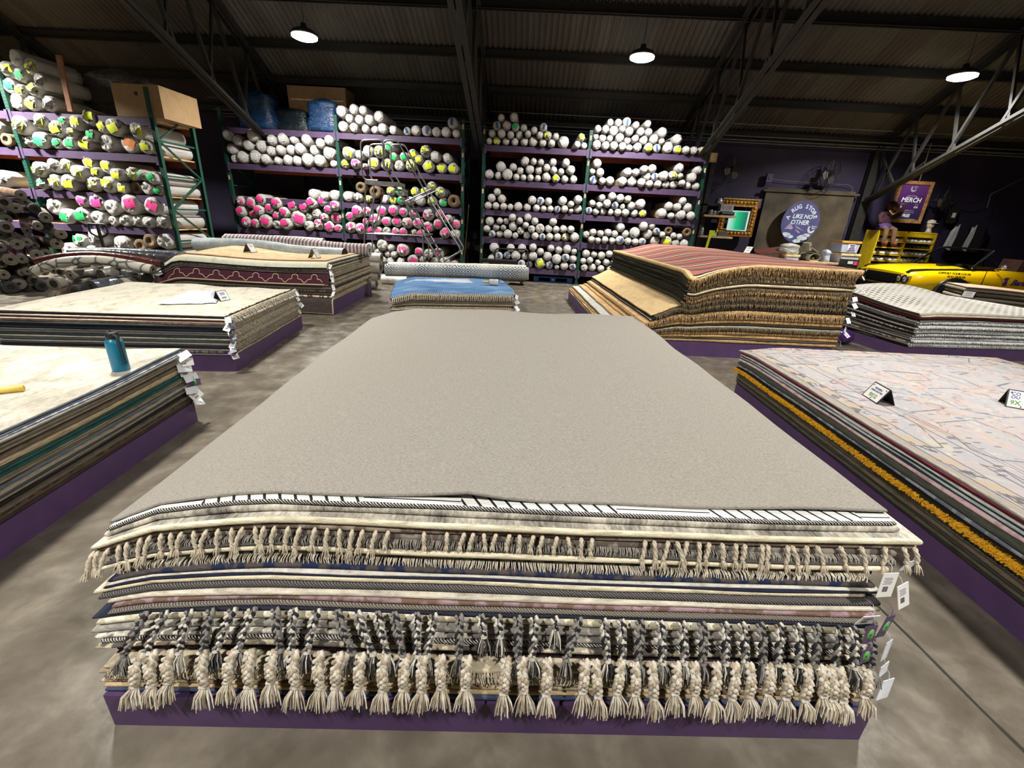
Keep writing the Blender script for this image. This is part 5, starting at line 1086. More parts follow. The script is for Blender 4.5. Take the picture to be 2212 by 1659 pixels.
longroll([(2105, 378), (1700, 350), (1250, 330), (800, 335)], 6.9, 7.0, 42, 'long silver-grey roll with open core at back of the heap', G5, ENDM, 83, .7)
# rolls lying on the burgundy pile
def rollpx(pix, Y, r, label, mat, end, hole=.3, seed=0, grp=None, zmin=None, name='loose_rug_roll'):
    pts = [ony(px, py, y_) for (px, py), y_ in zip(pix, Y)]; rad = r/pxm(pts[0])
    if zmin: 
        for p in pts: p.z = max(p.z, zmin+rad)
    return loose(name, pts, rad, label, mat, end, grp, .05, seed, hole)
t = NT('pink_stripe_roll'); x, y, z = t.xyz(); st = t.math('FRACT', t.math('MULTIPLY', t.math('ADD', x, t.math('MULTIPLY', t.noise(t.co((3, 3, 3)), 1, 2), .1)), 15)); t.col(t.mix(t.math('GREATER_THAN', st, .55), (190, 176, 172), (110, 92, 98))); PSTR = t.fin(.9)
rollpx([(745, 551), (650, 545), (560, 533), (480, 529), (425, 528)], [7.95, 8.0, 8.05, 8.05, 8.1], 14.5, 'pale blue-grey roll lying on the tan rug behind tent signs', G8, HOLE, .75, 90)
rollpx([(798, 541), (720, 536), (640, 526), (560, 521), (490, 519)], [8.35, 8.38, 8.4, 8.4, 8.4], 13.5, 'pink and grey striped roll with ringed end behind the blue-grey roll', PSTR, plain('ringed_end', (170, 164, 156), .8), .3, 91)
rollpx([(700, 524), (620, 519), (540, 517), (485, 518)], [8.7, 8.7, 8.7, 8.7], 9, 'cream roll lying behind the striped pink roll', spiral_mat('cream_roll', (206, 196, 170), (224, 216, 194), gloss=.7), ENDM, .3, 92)
# short white rolls beside the burgundy pile
zq = .003
for i, (px, r, w) in enumerate([(812, .088, 'lowest white roll of the floor stack'), (818, .078, 'white roll in the middle of the floor stack'), (823, .112, 'white roll with slack string, upper of the floor stack'), (826, .092, 'white roll topping the floor stack')]):
    e_ = ony(px, 590, 9.4); zq += r; pts = [Vector((e_.x-.45*k, 9.4+.03*k, zq)) for k in range(3)]; zq += r+.002
    loose('loose_rug_roll', pts, r, w+' behind burgundy pile', G7, plain('dim_end', (120, 114, 104), .9), 'short white rolls on the floor', .02, 100+i, .5)
t = NT('blue_lattice_roll'); x, y, z = t.xyz(); u = t.math('ABSOLUTE', t.math('SUBTRACT', t.math('FRACT', t.math('MULTIPLY', x, 5.5)), .5)); w_ = t.math('ABSOLUTE', t.math('SUBTRACT', t.math('FRACT', t.math('MULTIPLY', z, 8)), .5))
dm = t.math('FRACT', t.math('MULTIPLY', t.math('ADD', u, w_), 3.2)); n = t.noise(t.co((2.2, 2, 2)), 1, 2); n2 = t.noise(t.co((30, 30, 30)), 1, 2)
t.col(t.mix(t.math('MULTIPLY', t.math('LESS_THAN', dm, .5), t.ramp(n, [(.3, (150,150,150)), (.55, (255,255,255))])), t.mix(t.math('MULTIPLY', n2, .3), (206, 206, 198), (150, 160, 166)), (84, 98, 116))); LATT = t.fin(.9)
rollpx([(1141, 591), (1060, 589), (980, 586), (900, 584), (834, 583)], [8.75, 8.75, 8.75, 8.75, 8.75], 13.5, 'thick white roll with blue lattice pattern lying behind the blue rug', LATT, plain('cream_end', (206, 200, 186), .9), .2, 110)
rollpx([(1136, 582), (1050, 579), (960, 577), (840, 575)], [9.05]*4, 9, 'plain cream roll behind the blue lattice roll', spiral_mat('ivory_roll', (206, 198, 180), (224, 218, 202), gloss=.7), ENDM, .3, 111)
rollpx([(880, 607), (850, 605), (826, 604)], [10.2]*3, 11, 'white roll on the floor under the lattice roll', G7, ENDM, .4, 112)
# ------------------------------------------------------------------ things on the racks
def bundle(name, px0, px1, py0, py1, Y, dep, label, mat, zs, lean=0):
    a = ony(px0, py1, Y); b = ony(px1, py0, Y); W, Hh = b.x-a.x, b.z-zs; mb = MB(); nx, nz = 10, 12; seg = []
    rings = 12; prof = []
    vs = []; fs = []; ns = 24
    for k in range(rings+1):
        u = k/rings; f = (1-abs(2*max(0, u-.72)/.56)**2.4*.9) if u > .72 else .96+.05*math.sin(u*9)
        for s in range(ns):
            an = 2*PI*s/ns; cx = math.copysign(abs(math.cos(an))**.5, math.cos(an)); cy = math.copysign(abs(math.sin(an))**.5, math.sin(an))
            j = 1+.08*noise.noise(Vector((cx*2, cy*2, u*6+px0)))+.03*math.sin(u*40)
            vs.append((cx*W/2*f*j, cy*dep/2*f*j, u*Hh+lean*0))
    for k in range(rings):
        for s in range(ns): l = (s+1) % ns; fs.append((k*ns+s, k*ns+l, (k+1)*ns+l, (k+1)*ns+s))
    fs.append(tuple(range(ns))[::-1]); fs.append(tuple(rings*ns+s for s in range(ns)))
    mb.add(vs, fs, 0, True); return tag(mb.build(name, mat, None, ((a.x+b.x)/2, Y+dep/2+.03, zs+.002)), label, 'bundle', None)
def filmmat(nm, c, c2, rough=.2):
    t = NT(nm); n = t.noise(t.co((5, 5, 14)), 1, 5, .65, 1.2); t.col(t.ramp(n, [(.35, c), (.6, c2), (.75, tuple(min(255, k*1.35) for k in c2))])); t.bump(t.noise(t.co((12, 12, 30)), 1, 4, .6, 1), .9, .02); return t.fin(rough)
BF = filmmat('blue_film', (9, 26, 52), (28, 62, 98)); BG = filmmat('blue_green_film', (8, 16, 30), (18, 38, 44))
bundle('wrapped_bundle', 508, 576, 188, 276, 11.95, .55, 'tall bundle of goods wrapped in blue plastic on the top shelf', BF, zML[0])
bundle('wrapped_bundle', 660, 722, 207, 282, 11.95, .55, 'rounded bundle wrapped in blue plastic beside the stacked white rolls', BF, zML[0])
bundle('wrapped_bundle', 574, 660, 228, 280, 12.25, .6, 'low dark bundle in blue-green film between two blue bundles', BG, zML[0])
def carton(px0, px1, py0, py1, Y, dep, label, zs, mat=CARD, hole=False):
    a = ony(px0, py1, Y); b = ony(px1, py0, Y); W, Hh = b.x-a.x, b.z-zs
    T = thing('cardboard_box', label, 'box', ((a.x+b.x)/2, Y, zs+.002))
    MB().box((0, dep/2, Hh/2), (W, dep, Hh)).build('box_body', mat, T)
    MB().box((0, -.002, Hh*.72), (.06, .003, .06) if hole else (W*.9, .002, .03)).build('hand_hole' if hole else 'tape', BLACK if hole else plain('packing_tape', (190, 164, 126), .3), T); return T
carton(628, 745, 190, 262, 12.45, .6, 'brown cardboard box standing behind the blue-wrapped bundles', zML[0], plain('dim_cardboard', (120, 94, 64), .8, var=.06))
carton(253, 341, 184, 246, 9.22, 1.0, 'large pale cardboard box with square hole on the green rack', zLL[0], plain('pale_cardboard', (150, 122, 84), .8, var=.05), True)
A0 = ony(134, 122, 9.16); A1 = ony(168, 226, 9.16)
tag(MB().beam((A0.x, 9.05, zLL[0]+.01), (A0.x, 9.1, A0.z), .09, .04, 0, (0, 1, 0)).build('timber_post', plain('rough_timber', (142, 96, 64), .8)), 'short upright timber post beside rolls on the top shelf', 'post')
bundle('wrapped_bundle', 172, 300, 142, 232, 9.9, .5, 'long grey plastic-covered bundle lying behind the timber post', filmmat('grey_film', (44, 42, 42), (84, 82, 80), .3), zLL[0])
# ------------------------------------------------------------------ rolling ladder
STL = plain('ladder_steel', (150, 152, 154), .3, .75, var=.05)
YF, YBk = 10.7, 11.25
LAD = thing('rolling_ladder', 'silver rolling warehouse ladder standing before the pallet rack', 'ladder', (0, 0, 0))
def p5(x, y, Y=YF): return ony(720+x*340/2212, 220+y*340/2212, YF) + Vector((0, Y-YF, 0))
def p6(x, y, Y=YF): return ony(720+x*340/2212, 390+y*340/2212, YF) + Vector((0, Y-YF, 0))
def rnd_path(ps, r=.06):
    out = [ps[0]]
    for a, b, c in zip(ps[:-2], ps[1:-1], ps[2:]):
        u = (a-b).normalized()*min(r, (a-b).length*.4); v = (c-b).normalized()*min(r, (c-b).length*.4)
        for k in range(5):
            q = k/4; out.append((b+u)*(1-q)**2+b*2*q*(1-q)+(b+v)*q*q)
    return out+[ps[-1]]
for Y in (YF, YBk):
    MB().tube(rnd_path([p5(625, 1105, Y), p5(440, 1098, Y), p5(405, 1010, Y), p5(382, 540, Y), p5(690, 530, Y), p5(712, 900, Y), p6(1475, 1110, Y)], .1), .017, 8).build('guard_rail', STL, LAD)
    MB().tube(rnd_path([p5(705, 900, Y), p5(702, 540, Y), p5(905, 538, Y), p6(1290, 160, Y), p6(1800, 985, Y), p6(1570, 1120, Y)], .1), .017, 8).build('hand_rail', STL, LAD)
    MB().tube([p6(455, 20, Y), p6(435, 900, Y), p6(432, 1180, Y)], .016, 8).build('leg', STL, LAD)
    MB().tube([p6(1255, 775, Y), p6(1275, 1150, Y)], .016, 8).build('leg', STL, LAD)
    MB().tube([p6(830, 0, Y), p6(1490, 1120, Y)], .016, 8).build('stringer', STL, LAD)
    MB().tube([p6(455, 745, Y), p6(1255, 775, Y)], .014, 8).build('cross_bar', STL, LAD)
    MB().tube([p6(595, 170, Y), p6(455, 745, Y)], .014, 8).tube([p6(1000, 300, Y), p6(1380, 120, Y)], .014, 8).build('brace', STL, LAD)
a, b_ = p6(460, 30), p6(900, 40); PL = MB().box(((a.x+b_.x)/2, (YF+YBk)/2, (a.z+b_.z)/2), (abs(b_.x-a.x)+.04, YBk-YF+.04, .07)); PL.build('platform', plain('platform_plate', (140, 144, 146), .4, .5), LAD)
for k in range(1, 9):
    u = k/9; q = p6(830, 0)*(1-u)+p6(1490, 1120)*u; MB().box((q.x, (YF+YBk)/2, q.z), (.17, YBk-YF, .03)).build('step', STL, LAD)
for q in (p6(432, 1180), p6(1275, 1150)):
    for Y in (YF, YBk): MB().lathe([(0, -.015), (.05, -.015), (.05, .015), (0, .015)], 14, 0, Matrix.Translation((q.x, Y, .05)) @ Matrix.Rotation(PI/2, 4, 'X')).tube([(q.x, Y, .05), (q.x, Y, max(q.z, .12))], .014, 6).build('caster', BLACK, LAD)
MB().tube([p6(1490, 1120), p6(1490, 1120)+Vector((.08, 0, -.35))], .016, 8).tube([p6(1490, 1120, YBk), p6(1490, 1120, YBk)+Vector((.08, 0, -.35))], .016, 8).build('leg', STL, LAD)
# pallet jacks, pallet, fan, broom
def jack(px, ptop, pbot, w, Y, label):
    T = thing('pallet_jack', label, 'pallet jack', (0, 0, 0)); c = ony(px, ptop, Y); bt = ony(px+2, pbot, Y); s = w/pxm(c)/2
    MB().tube(rnd_path([c+Vector((0, 0, -.24)), c+Vector((-s, 0, -.16)), c+Vector((-s, 0, -.0)), c+Vector((s, 0, 0)), c+Vector((s, 0, -.16)), c+Vector((0, 0, -.24))], .04), .016, 8).build('handle_loop', BLACK, T)
    MB().tube([c+Vector((0, 0, .0)), Vector((c.x, Y+.03, .25))], .026, 8).build('shaft', BLACK, T)
    MB().box((c.x, Y+.12, .16), (.3, .2, .24)).box((c.x-.18, Y+.75, .09), (.16, 1.2, .05)).box((c.x+.18, Y+.75, .09), (.16, 1.2, .05)).build('fork_body', BLACK, T)
    MB().lathe([(0, -.04), (.09, -.04), (.09, .04), (0, .04)], 16, 0, Matrix.Translation((c.x, Y, .09)) @ Matrix.Rotation(PI/2, 4, 'Y')).build('wheel', plain('grey_wheel', (60, 60, 62), .6), T); return T
jack(209, 484, 540, 40, 8.0, 'black pallet jack handle standing before the tall green rack')
T = thing('pallet_jack', 'black pallet jack with tall square handle in front of white rolls', 'pallet jack', (0, 0, 0))
a = ony(1070, 540, 11.4); b_ = ony(1140, 540, 11.4)
MB().tube(rnd_path([ony(1068, 572, 11.4), ony(1070, 537, 11.4), ony(1140, 539, 11.4), ony(1141, 575, 11.4), Vector((b_.x, 11.4, .2))], .08), .018, 8).tube([ony(1068, 572, 11.4), Vector((a.x, 11.4, .2))], .018, 8).build('handle_loop', BLACK, T)
MB().box(((a.x+b_.x)/2-.3, 11.3, .55), (.9, .3, .08)).box(((a.x+b_.x)/2, 11.35, .16), (.8, .4, .12)).build('fork_body', BLACK, T)
for s in (-.3, .3): MB().lathe([(0, -.03), (.08, -.03), (.08, .03), (0, .03)], 16, 0, Matrix.Translation(((a.x+b_.x)/2+s, 11.25, .08)) @ Matrix.Rotation(PI/2, 4, 'Y')).build('wheel', DSTEEL, T)
a = ony(1152, 612, 11.95); b_ = ony(1237, 612, 11.95); PB = plain('pallet_blue', (30, 74, 132), .6)
T = thing('pallet', 'blue wooden pallet on the floor under the white-roll rack', 'pallet', ((a.x+b_.x)/2, 12.1, 0)); W = b_.x-a.x
for k in range(5): MB().box((0, .05+k*.24, .135), (W, .12, .02)).build('top_board', PB, T)
for x in (-W/2+.07, 0, W/2-.07):
    for y in (.06, 1.0): MB().box((x, y, .07), (.14, .12, .11)).build('block', PB, T)
MB().box((0, .06, .012), (W, .12, .02)).build('bottom_board', PB, T); MB().box((0, 1.0, .012), (W, .12, .02)).build('bottom_board', PB, T)
MB().poly([(-.035, .0), (-.01, .012), (.02, .03), (.012, .008), (.035, -.005), (.005, -.01), (-.01, -.025)], .002, Matrix.Translation((0, -.003, .075)) @ Matrix.Rotation(PI/2, 4, 'X')).build('emblem', plain('pale_mark', (196, 208, 220), .6), T)
def fan(name, c, r, label, rot, stand=False):
    T = thing(name, label, 'fan', c, 0, 'black drum fans' if False else None, rot)
    cg = MB()
    for q in (-.07, .07): cg.tube([(r*math.cos(2*PI*k/24), q, r*math.sin(2*PI*k/24)) for k in range(24)], .009, 5, 0, False, True, True)
    for q in (.35, .6, .82): cg.tube([(r*q*math.cos(2*PI*k/24), -.085, r*q*math.sin(2*PI*k/24)) for k in range(24)], .004, 4, 0, False, True, True)
    for k in range(16):
        an = 2*PI*k/16; cg.tube([(r*.12*math.cos(an), -.09, r*.12*math.sin(an)), (r*math.cos(an), -.07, r*math.sin(an)), (r*math.cos(an), .07, r*math.sin(an)), (r*.12*math.cos(an), .09, r*.12*math.sin(an))], .0035, 4)
    cg.build('cage', BLACK, T)
    for k in range(3):
        an = 2*PI*k/3+.5; R = Matrix.Rotation(an, 4, 'Y'); pts = [(.06, -.05), (.25*r+.06, -.42*r), (.85*r, -.36*r), (.92*r, .02), (.5*r, .12*r)]
        MB().poly(pts, .004, R @ Matrix.Rotation(PI/2, 4, 'X') @ Matrix.Rotation(.35, 4, 'X')).build('blade', plain('fan_blade', (98, 96, 92), .4), T)
    MB().tube([(0, -.05, 0), (0, .2, 0)], .07, 14).build('motor', BLACK, T)
    MB().tube([(0, .16, 0), (0, .3, 0)], .025, 8).build('bracket', BLACK, T) if not stand else MB().tube([(0, .1, 0), (0, .1, -c[2]+.03)], .025, 8).box((0, .1, -c[2]+.02), (.5, .4, .03)).build('stand', BLACK, T)
    return T
p = ony(1023, 525, 12.7); fan('floor_fan', p, .33, 'dark pedestal fan standing in the gap between the two racks', (0, 0, .5), True)
T = thing('broom', 'broom with thin wooden pole leaning in the gap between racks', 'broom', (0, 0, 0)); a = ony(1013, 442, 12.4)
MB().tube([(a.x, 12.4, a.z), (a.x-.1, 12.15, .1)], .012, 8).build('pole', WOOD, T); MB().box((a.x-.1, 12.15, .06), (.3, .06, .1)).build('brush_head', BLACK, T)
tag(MB().sphere((0, 0, .1), .115, 0, 24, 16).build('exercise_ball', plain('purple_vinyl', (76, 42, 108), .18, var=.03), None, onz(1825, 745, 0)+Vector((0, .05, .016))), 'shiny purple ball on the floor between two rug piles', 'ball')
# ------------------------------------------------------------------ back wall corner
for (px, py, r, lab, rz) in ((1583, 365, .34, 'black wall fan mounted above the gold-framed screen', .55), (1794, 374, .36, 'black wall fan mounted above the round store sign', .6), (2040, 433, .36, 'dim wall fan mounted beside the merch board', .6)):
    p = ony(px, py, 13.55); fan('wall_fan', p, r, lab, (0, 0, rz))
# brown board and round sign
BRD = plain('olive_board', (74, 66, 52), .8, var=.25, scale=2)
a = ony(1655, 413, 13.87); b_ = ony(1845, 425, 13.87)
tag(MB().box(((a.x+b_.x)/2, 13.87, (a.z+.5)/2+.1), (b_.x-a.x, .04, a.z-.5)).box(((a.x+b_.x)/2, 13.83, a.z+.02), (b_.x-a.x+.2, .06, .05)).build('plywood_board', BRD), 'large brown olive board fixed to the purple wall', 'board')  # brown panel fixed flat to the wall, not hung
p = ony(1729, 480, 13.6); R_ = 43/pxm(p)
T = thing('round_sign', 'round violet sign reading A RUG STORE LIKE NO OTHER', 'sign', p, 0, None, (0, 0, .12)); FXZ = Matrix.Rotation(PI/2, 4, 'X')
MB().lathe([(0, .0), (R_, .0), (R_, .02), (0, .02)], 48, 0, FXZ @ Matrix.Translation((0, 0, -.02)), False).build('disc', plain('sign_blue_violet', (74, 74, 118), .5, var=.1, scale=3), T)
m = MB(); LT = Matrix.Translation((0, -.003, 0)) @ FXZ
add_text_arc(m, 'A RUG STORE', R_*.27, R_*.74, PI/2+.06, 2.5, LT, 0, .002, .004)
add_text(m, 'LIKE NO', R_*.28, LT @ Matrix.Translation((.02, R_*.26, 0)), 0, .002, .15, 'CENTER', .004); add_text(m, 'OTHER', R_*.30, LT @ Matrix.Translation((-.02, -R_*.02, 0)), 0, .002, .15, 'CENTER', .004)
m.build('lettering', plain('sign_letter', (196, 208, 222), .5), T)
m = MB(); Mt = lambda dz: Matrix.Translation((0, -.002-dz, 0)) @ FXZ
def disc_clip(pts): return [(x*R_, y*R_) if math.hypot(x, y) < .985 else (x*R_*.985/math.hypot(x, y), y*R_*.985/math.hypot(x, y)) for x, y in pts]
arc = lambda a0, a1, n=10: [(math.cos(a0+(a1-a0)*k/n)*.98, math.sin(a0+(a1-a0)*k/n)*.98) for k in range(n+1)]
m.poly(disc_clip([(-.92, -.33), (-.72, -.2), (-.55, -.02), (-.4, -.16), (-.1, -.2), (.3, -.38), (.6, -.45), (.84, -.5)]+arc(-.56, -2.78, 14)), .0015, Mt(0), 0)
for pts in ([(-.5, -.05), (-.44, -.14), (-.3, -.3), (-.42, -.36), (-.62, -.34), (-.78, -.36)], [(-.28, -.16), (.0, -.26), (.3, -.42), (.1, -.36), (-.12, -.28)], [(-.2, -.34), (.1, -.46), (.24, -.56), (-.02, -.5)]): m.poly([(x*R_, y*R_) for x, y in pts], .0015, Mt(.002), 1)
for (x, y, s, k) in ((-.62, -.62, .24, 2), (-.35, -.7, .16, 2), (.3, -.72, .26, 2), (.05, -.9, .2, 2), (.5, -.6, .18, 2), (-.1, -.66, .12, 0), (.2, -.5, .1, 0)):
    pts = [(x+s*math.cos(q*PI/5)*(1+.2*(q % 2)), y+s*.5*math.sin(q*PI/5)) for q in range(10)]; pts = [q for q in pts]; m.poly(disc_clip(pts), .0015, Mt(.003), k)
m.build('mountain_art', [plain('art_slate', (72, 74, 124), .5), plain('art_mauve', (150, 138, 160), .5), plain('art_cloud', (184, 194, 204), .5)], T)
m = MB()
def logo(m, M, s, mi=0):
    th = [PI*.75+k*(PI*1.15)/14 for k in range(15)]; out = [(math.cos(a)*s, math.sin(a)*s) for a in th]; inn = [(math.cos(a)*s*.62+.13*s, math.sin(a)*s*.66+.16*s) for a in th][::-1]
    m.poly(out+inn, .0015, M, mi)
    for k in range(2): m.poly([(s*.05, s*(.72-.42*k)), (s*1.35-k*.3*s, s*(.72-.42*k)), (s*1.3-k*.3*s, s*(.54-.42*k)), (s*.1, s*(.54-.42*k))], .0015, M, mi)
    m.poly([(s*.0, s*.95), (s*.15, s*.9), (s*.3, s*.1), (s*.12, s*.05)], .0015, M, mi)
logo(m, Mt(.003) @ Matrix.Translation((R_*.66, -R_*.3, 0)), R_*.2); m.build('emblem', plain('emblem_pale', (190, 196, 206), .5), T)
# shelf unit with counter boards at the rack end
YS = 12.9
def X_of(px, py, Y=YS): return ony(px, py, Y)
T = thing('shelf_unit', 'narrow open shelf unit with pale boards at the end of rack', 'shelf', (0, 0, 0))
a = ony(1537, 350, YS+.2); MB().box((a.x+.04, YS+.2, a.z/2), (.12, .1, a.z)).build('post', DSTEEL, T); q_ = ony(1535, 343, YS+.2); MB().box((a.x+.02, YS+.2, a.z+.1), (.17, .11, .22)).build('timber_block', WOOD, T)
brds = []
for (l, r, py) in ((1521, 1591, 467), (1511, 1582, 512)):
    p = X_of(l, py-2); q = X_of(r, py+2); brds.append((p.x, q.x, (p.z+q.z)/2)); MB().box(((p.x+q.x)/2, YS+.2, (p.z+q.z)/2), (q.x-p.x, .42, .05)).build('shelf_board', WOOD, T)
p = X_of(1524, 441); q = X_of(1553, 442); MB().box(((p.x+q.x)/2, YS+.3, p.z), (q.x-p.x, .3, .04)).build('shelf_board', DSTEEL, T)
JAR = plain('jar_glass', (150, 156, 158), .12, .3, var=.3, scale=20); TIN = plain('tin', (176, 178, 182), .3, .6)
def jar(px, zb, h, r, lab, m=JAR, Y=YS+.1):
    p = X_of(px, 470, Y); J = thing('jar', lab, 'jar', (p.x, Y, zb))
    MB().lathe([(0, 0), (r, 0), (r, h*.75), (r*.8, h*.85)], 14).build('jar_body', m, J); MB().lathe([(r*.82, h*.84), (r*.85, h), (0, h)], 14).build('lid', TIN, J)
z1 = brds[0][2]+.026; z2 = brds[1][2]+.026
jar(1533, z1, .13, .055, 'glass jar on the upper pale board, end nearest the rack'); jar(1541, z1, .11, .05, 'glass jar with bright lid on the upper pale board'); jar(1549, z1, .1, .05, 'short glass jar beside the black tray'); jar(1520, z2, .2, .07, 'tall glass jar on the lower pale board'); jar(1546, X_of(1540, 441).z+.02, .15, .1, 'large tin can on the dark top board', TIN, YS+.3)
tag(MB().box((X_of(1572, 460).x, YS+.12, z1+.05), (.36, .26, .09)).box((X_of(1572, 460).x, YS-.02, z1+.06), (.3, .02, .02), 1).build('tray', [BLACK, plain('grey_strip', (150, 152, 152), .4)]), 'black tray on the upper pale board', 'tray')
tag(MB().box((X_of(1574, 450).x, YS+.2, z1+.19), (.34, .2, .18)).box((X_of(1574, 450).x, YS+.098, z1+.2), (.26, .004, .1), 1).build('paper_stack', [plain('grey_paper', (176, 176, 184), .8), plain('grey_print', (150, 150, 160), .8)]), 'stack of grey papers on top of the black tray', 'papers')
m = MB(); p = X_of(1527, 505); m.box((p.x+.06, YS-.02, z2-.25), (.07, .006, .55), 0, Matrix.Rotation(.12, 3, 'Y')).box((p.x+.15, YS+.05, z2+.07), (.15, .006, .14)); tag(m.build('paper_strip', plain('neon_strip', (214, 234, 40), .6)), 'folded bright yellow strip hanging off the lower pale board', 'strip')
tag(MB().lathe([(0, 0), (.035, 0), (.035, .12), (.015, .2), (0, .2)], 12).build('bottle', plain('mustard_bottle', (206, 166, 60), .4), None, (X_of(1552, 505).x, YS+.15, z2)), 'small mustard-yellow bottle on the lower pale board', 'bottle')
tag(MB().box((0, 0, .045), (.12, .1, .09)).build('small_box', plain('green_white_box', (120, 176, 150), .5, var=.4, scale=14), None, (X_of(1544, 508).x, YS+.1, z2)), 'small green and white box on the lower pale board', 'box')
tag(MB().box((0, 0, .06), (.24, .16, .12)).build('tape_dispenser', plain('dim_grey', (88, 84, 84), .5), None, (X_of(1563, 508).x, YS+.15, z2)), 'grey box on the lower pale board', 'box')
# ornate gold frame with screen on the wall
a = ony(1565, 428, 13.7); b_ = ony(1617, 512, 13.7); GOLD = plain('gilt_frame', (168, 112, 44), .35, .5, var=.3, scale=18); GOLDL = plain('pale_gilt', (206, 168, 96), .35, .4, var=.3, scale=24)
cx, cz = (a.x+b_.x)/2, (a.z+b_.z)/2; W, Hh = b_.x-a.x+.1, a.z-b_.z
T = thing('ornate_frame', 'ornate carved gold frame around a lit screen on purple wall', 'frame', (cx, 13.7, cz))
for (x, z, w_, h_) in ((0, Hh/2-.09, W, .18), (0, -Hh/2+.09, W, .18), (-W/2+.08, 0, .16, Hh-.36), (W/2-.08, 0, .16, Hh-.36)): MB().box((x, 0, z), (w_, .14, h_)).build('rail', GOLD, T)
m = MB()
for k in range(9):
    for z in (Hh/2-.09, -Hh/2+.09): m.sphere((-W/2+.1+k*(W-.2)/8, -.08, z), .035, 0, 8, 6)
for k in range(7):
    for x in (-W/2+.08, W/2-.08): m.sphere((x, -.08, -Hh/2+.22+k*(Hh-.44)/6), .032, 0, 8, 6)
m.box((0, -.085, Hh/2-.19), (W-.1, .03, .025)).box((0, -.085, Hh/2-.01), (W, .03, .03)).box((0, -.085, -Hh/2+.19), (W-.1, .03, .025)); m.build('carving', GOLDL, T)
T2 = thing('screen', 'bright green screen inside the ornate gold frame', 'screen', (cx+.02, 13.62, cz-.08))
sw, sh_ = W-.44, Hh-.46; MB().box((0, 0, 0), (sw, .03, sh_)).build('bezel', plain('screen_bezel', (220, 224, 224), .4), T2)
MB().box((0, -.017, 0), (sw*.96, .006, sh_*.96)).build('screen_glow', emis('screen_border', (190, 240, 240), 1.1), T2)
t = NT('green_display'); x, y, z = t.xyz(); g_ = t.ramp(t.math('ADD', t.math('MULTIPLY', x, 1.6), .5), [(.15, (190, 250, 230)), (.4, (0, 220, 150)), (.65, (0, 170, 120)), (1, (10, 70, 80))]); t.b.inputs['Base Color'].default_value = (0, 0, 0, 1); t.L(g_, t.b.inputs['Emission Color']); t.b.inputs['Emission Strength'].default_value = .9
MB().box((-.01, -.022, -.0), (sw*.84, .004, sh_*.9)).build('picture', t.m, T2)
# worktable clutter behind the striped pile
zt_ = .92; YT_ = 12.1
def TX_(px, py=540, Y=YT_): return ony(px, py, Y).x
T = thing('work_table', 'long wooden worktable with clutter behind the striped pile', 'table', (0, 0, 0)); xa, xb = TX_(1650), TX_(1846)
MB().box(((xa+xb)/2, YT_+.35, zt_-.02), (xb-xa, .8, .04)).build('tabletop', WOOD, T)
for x in (xa+.08, xb-.08):
    for y in (YT_+.05, YT_+.65): MB().box((x, y, (zt_-.04)/2), (.07, .07, zt_-.04)).build('leg', WOOD, T)
TUB = plain('milky_tub', (170, 176, 196), .35, var=.05); TLID = plain('amber_lid', (196, 150, 60), .45, var=.08)
def tub(px, zb, w_, d_, h_, lab, lidm=TLID, Y=YT_+.3, labelled=False):
    T = thing('storage_tub', lab, 'tub', (TX_(px, 540, Y), Y, zb), .1)
    MB().poly([(-w_*.44, 0), (w_*.44, 0), (w_*.5, h_), (-w_*.5, h_)], d_, Matrix.Translation((0, d_/2, 0)) @ Matrix.Rotation(PI/2, 4, 'X')).build('tub_body', TUB, T); MB().box((0, 0, h_+.02), (w_*1.08, d_*1.08, .05)).build('lid', lidm, T)
    if labelled:
        m = MB(); m.box((.03, -d_/2-.006, h_*.5), (w_*.42, .004, h_*.72), 0)
        for k, l in enumerate((.14, .12, .16, .2)): m.box((.06-l*.1, -d_/2-.01, h_*(.76-.17*k)), (l, .003, h_*.09), 1)
        m.build('paper_label', [WHITE, plain('violet_print', (60, 60, 130), .5)], T)
tub(1822, zt_+.27, .5, .4, .24, 'milky storage tub with amber lid and printed label, upper of two', TLID, YT_+.3, True); tub(1828, zt_+.0, .5, .4, .2, 'lower milky storage tub under the labelled tub', plain('cream_lid', (214, 196, 150), .5))
tub(1708, zt_+.0, .34, .34, .1, 'shallow tub with pale lid on the worktable', plain('cream_lid', (214, 196, 150), .5))
bundle('plastic_pack', 1692, 1735, 527, 546, YT_+.12, .3, 'clear crinkled plastic pack on the shallow tub', filmmat('clear_film', (120, 118, 112), (190, 190, 186), .15), zt_+.15)
GRM = plain('grey_felt_mat', (132, 130, 114), .85, var=.1)
pm = Vector((TX_(1770, 550), YT_+.1, zt_+.1)); m = MB(); pts = [(.012*k*math.cos(k*.5)*.7, .0, .012*k*math.sin(k*.5)*.5) for k in range(6, 24)]
vs = [(p[0], y, p[2]) for p in pts for y in (0, .5)]; fs = [(2*i, 2*i+1, 2*i+3, 2*i+2) for i in range(len(pts)-1)]; off = [(p[0]*1.09, y, p[2]*1.09) for p in pts for y in (0, .5)]; n_ = len(vs)
m.add(vs+off, fs+[tuple(n_+q for q in f[::-1]) for f in fs]+[(2*i, 2*i+2, n_+2*i+2, n_+2*i) for i in range(len(pts)-1)], 0, True)
m.box((-.1, .2, .2), (.3, .4, .02), 0, Matrix.Rotation(.5, 3, 'Y')).box((-.22, .15, .26), (.06, .3, .2), 0, Matrix.Rotation(-.3, 3, 'Y')); tag(m.build('felt_roll', GRM, None, pm), 'grey felt loosely rolled on the worktable', 'roll')
bundle('plastic_pack', 1783, 1802, 540, 558, YT_+.1, .25, 'pale blue plastic bag next to grey felt roll', filmmat('pale_film', (120, 130, 160), (190, 196, 214), .2), zt_)
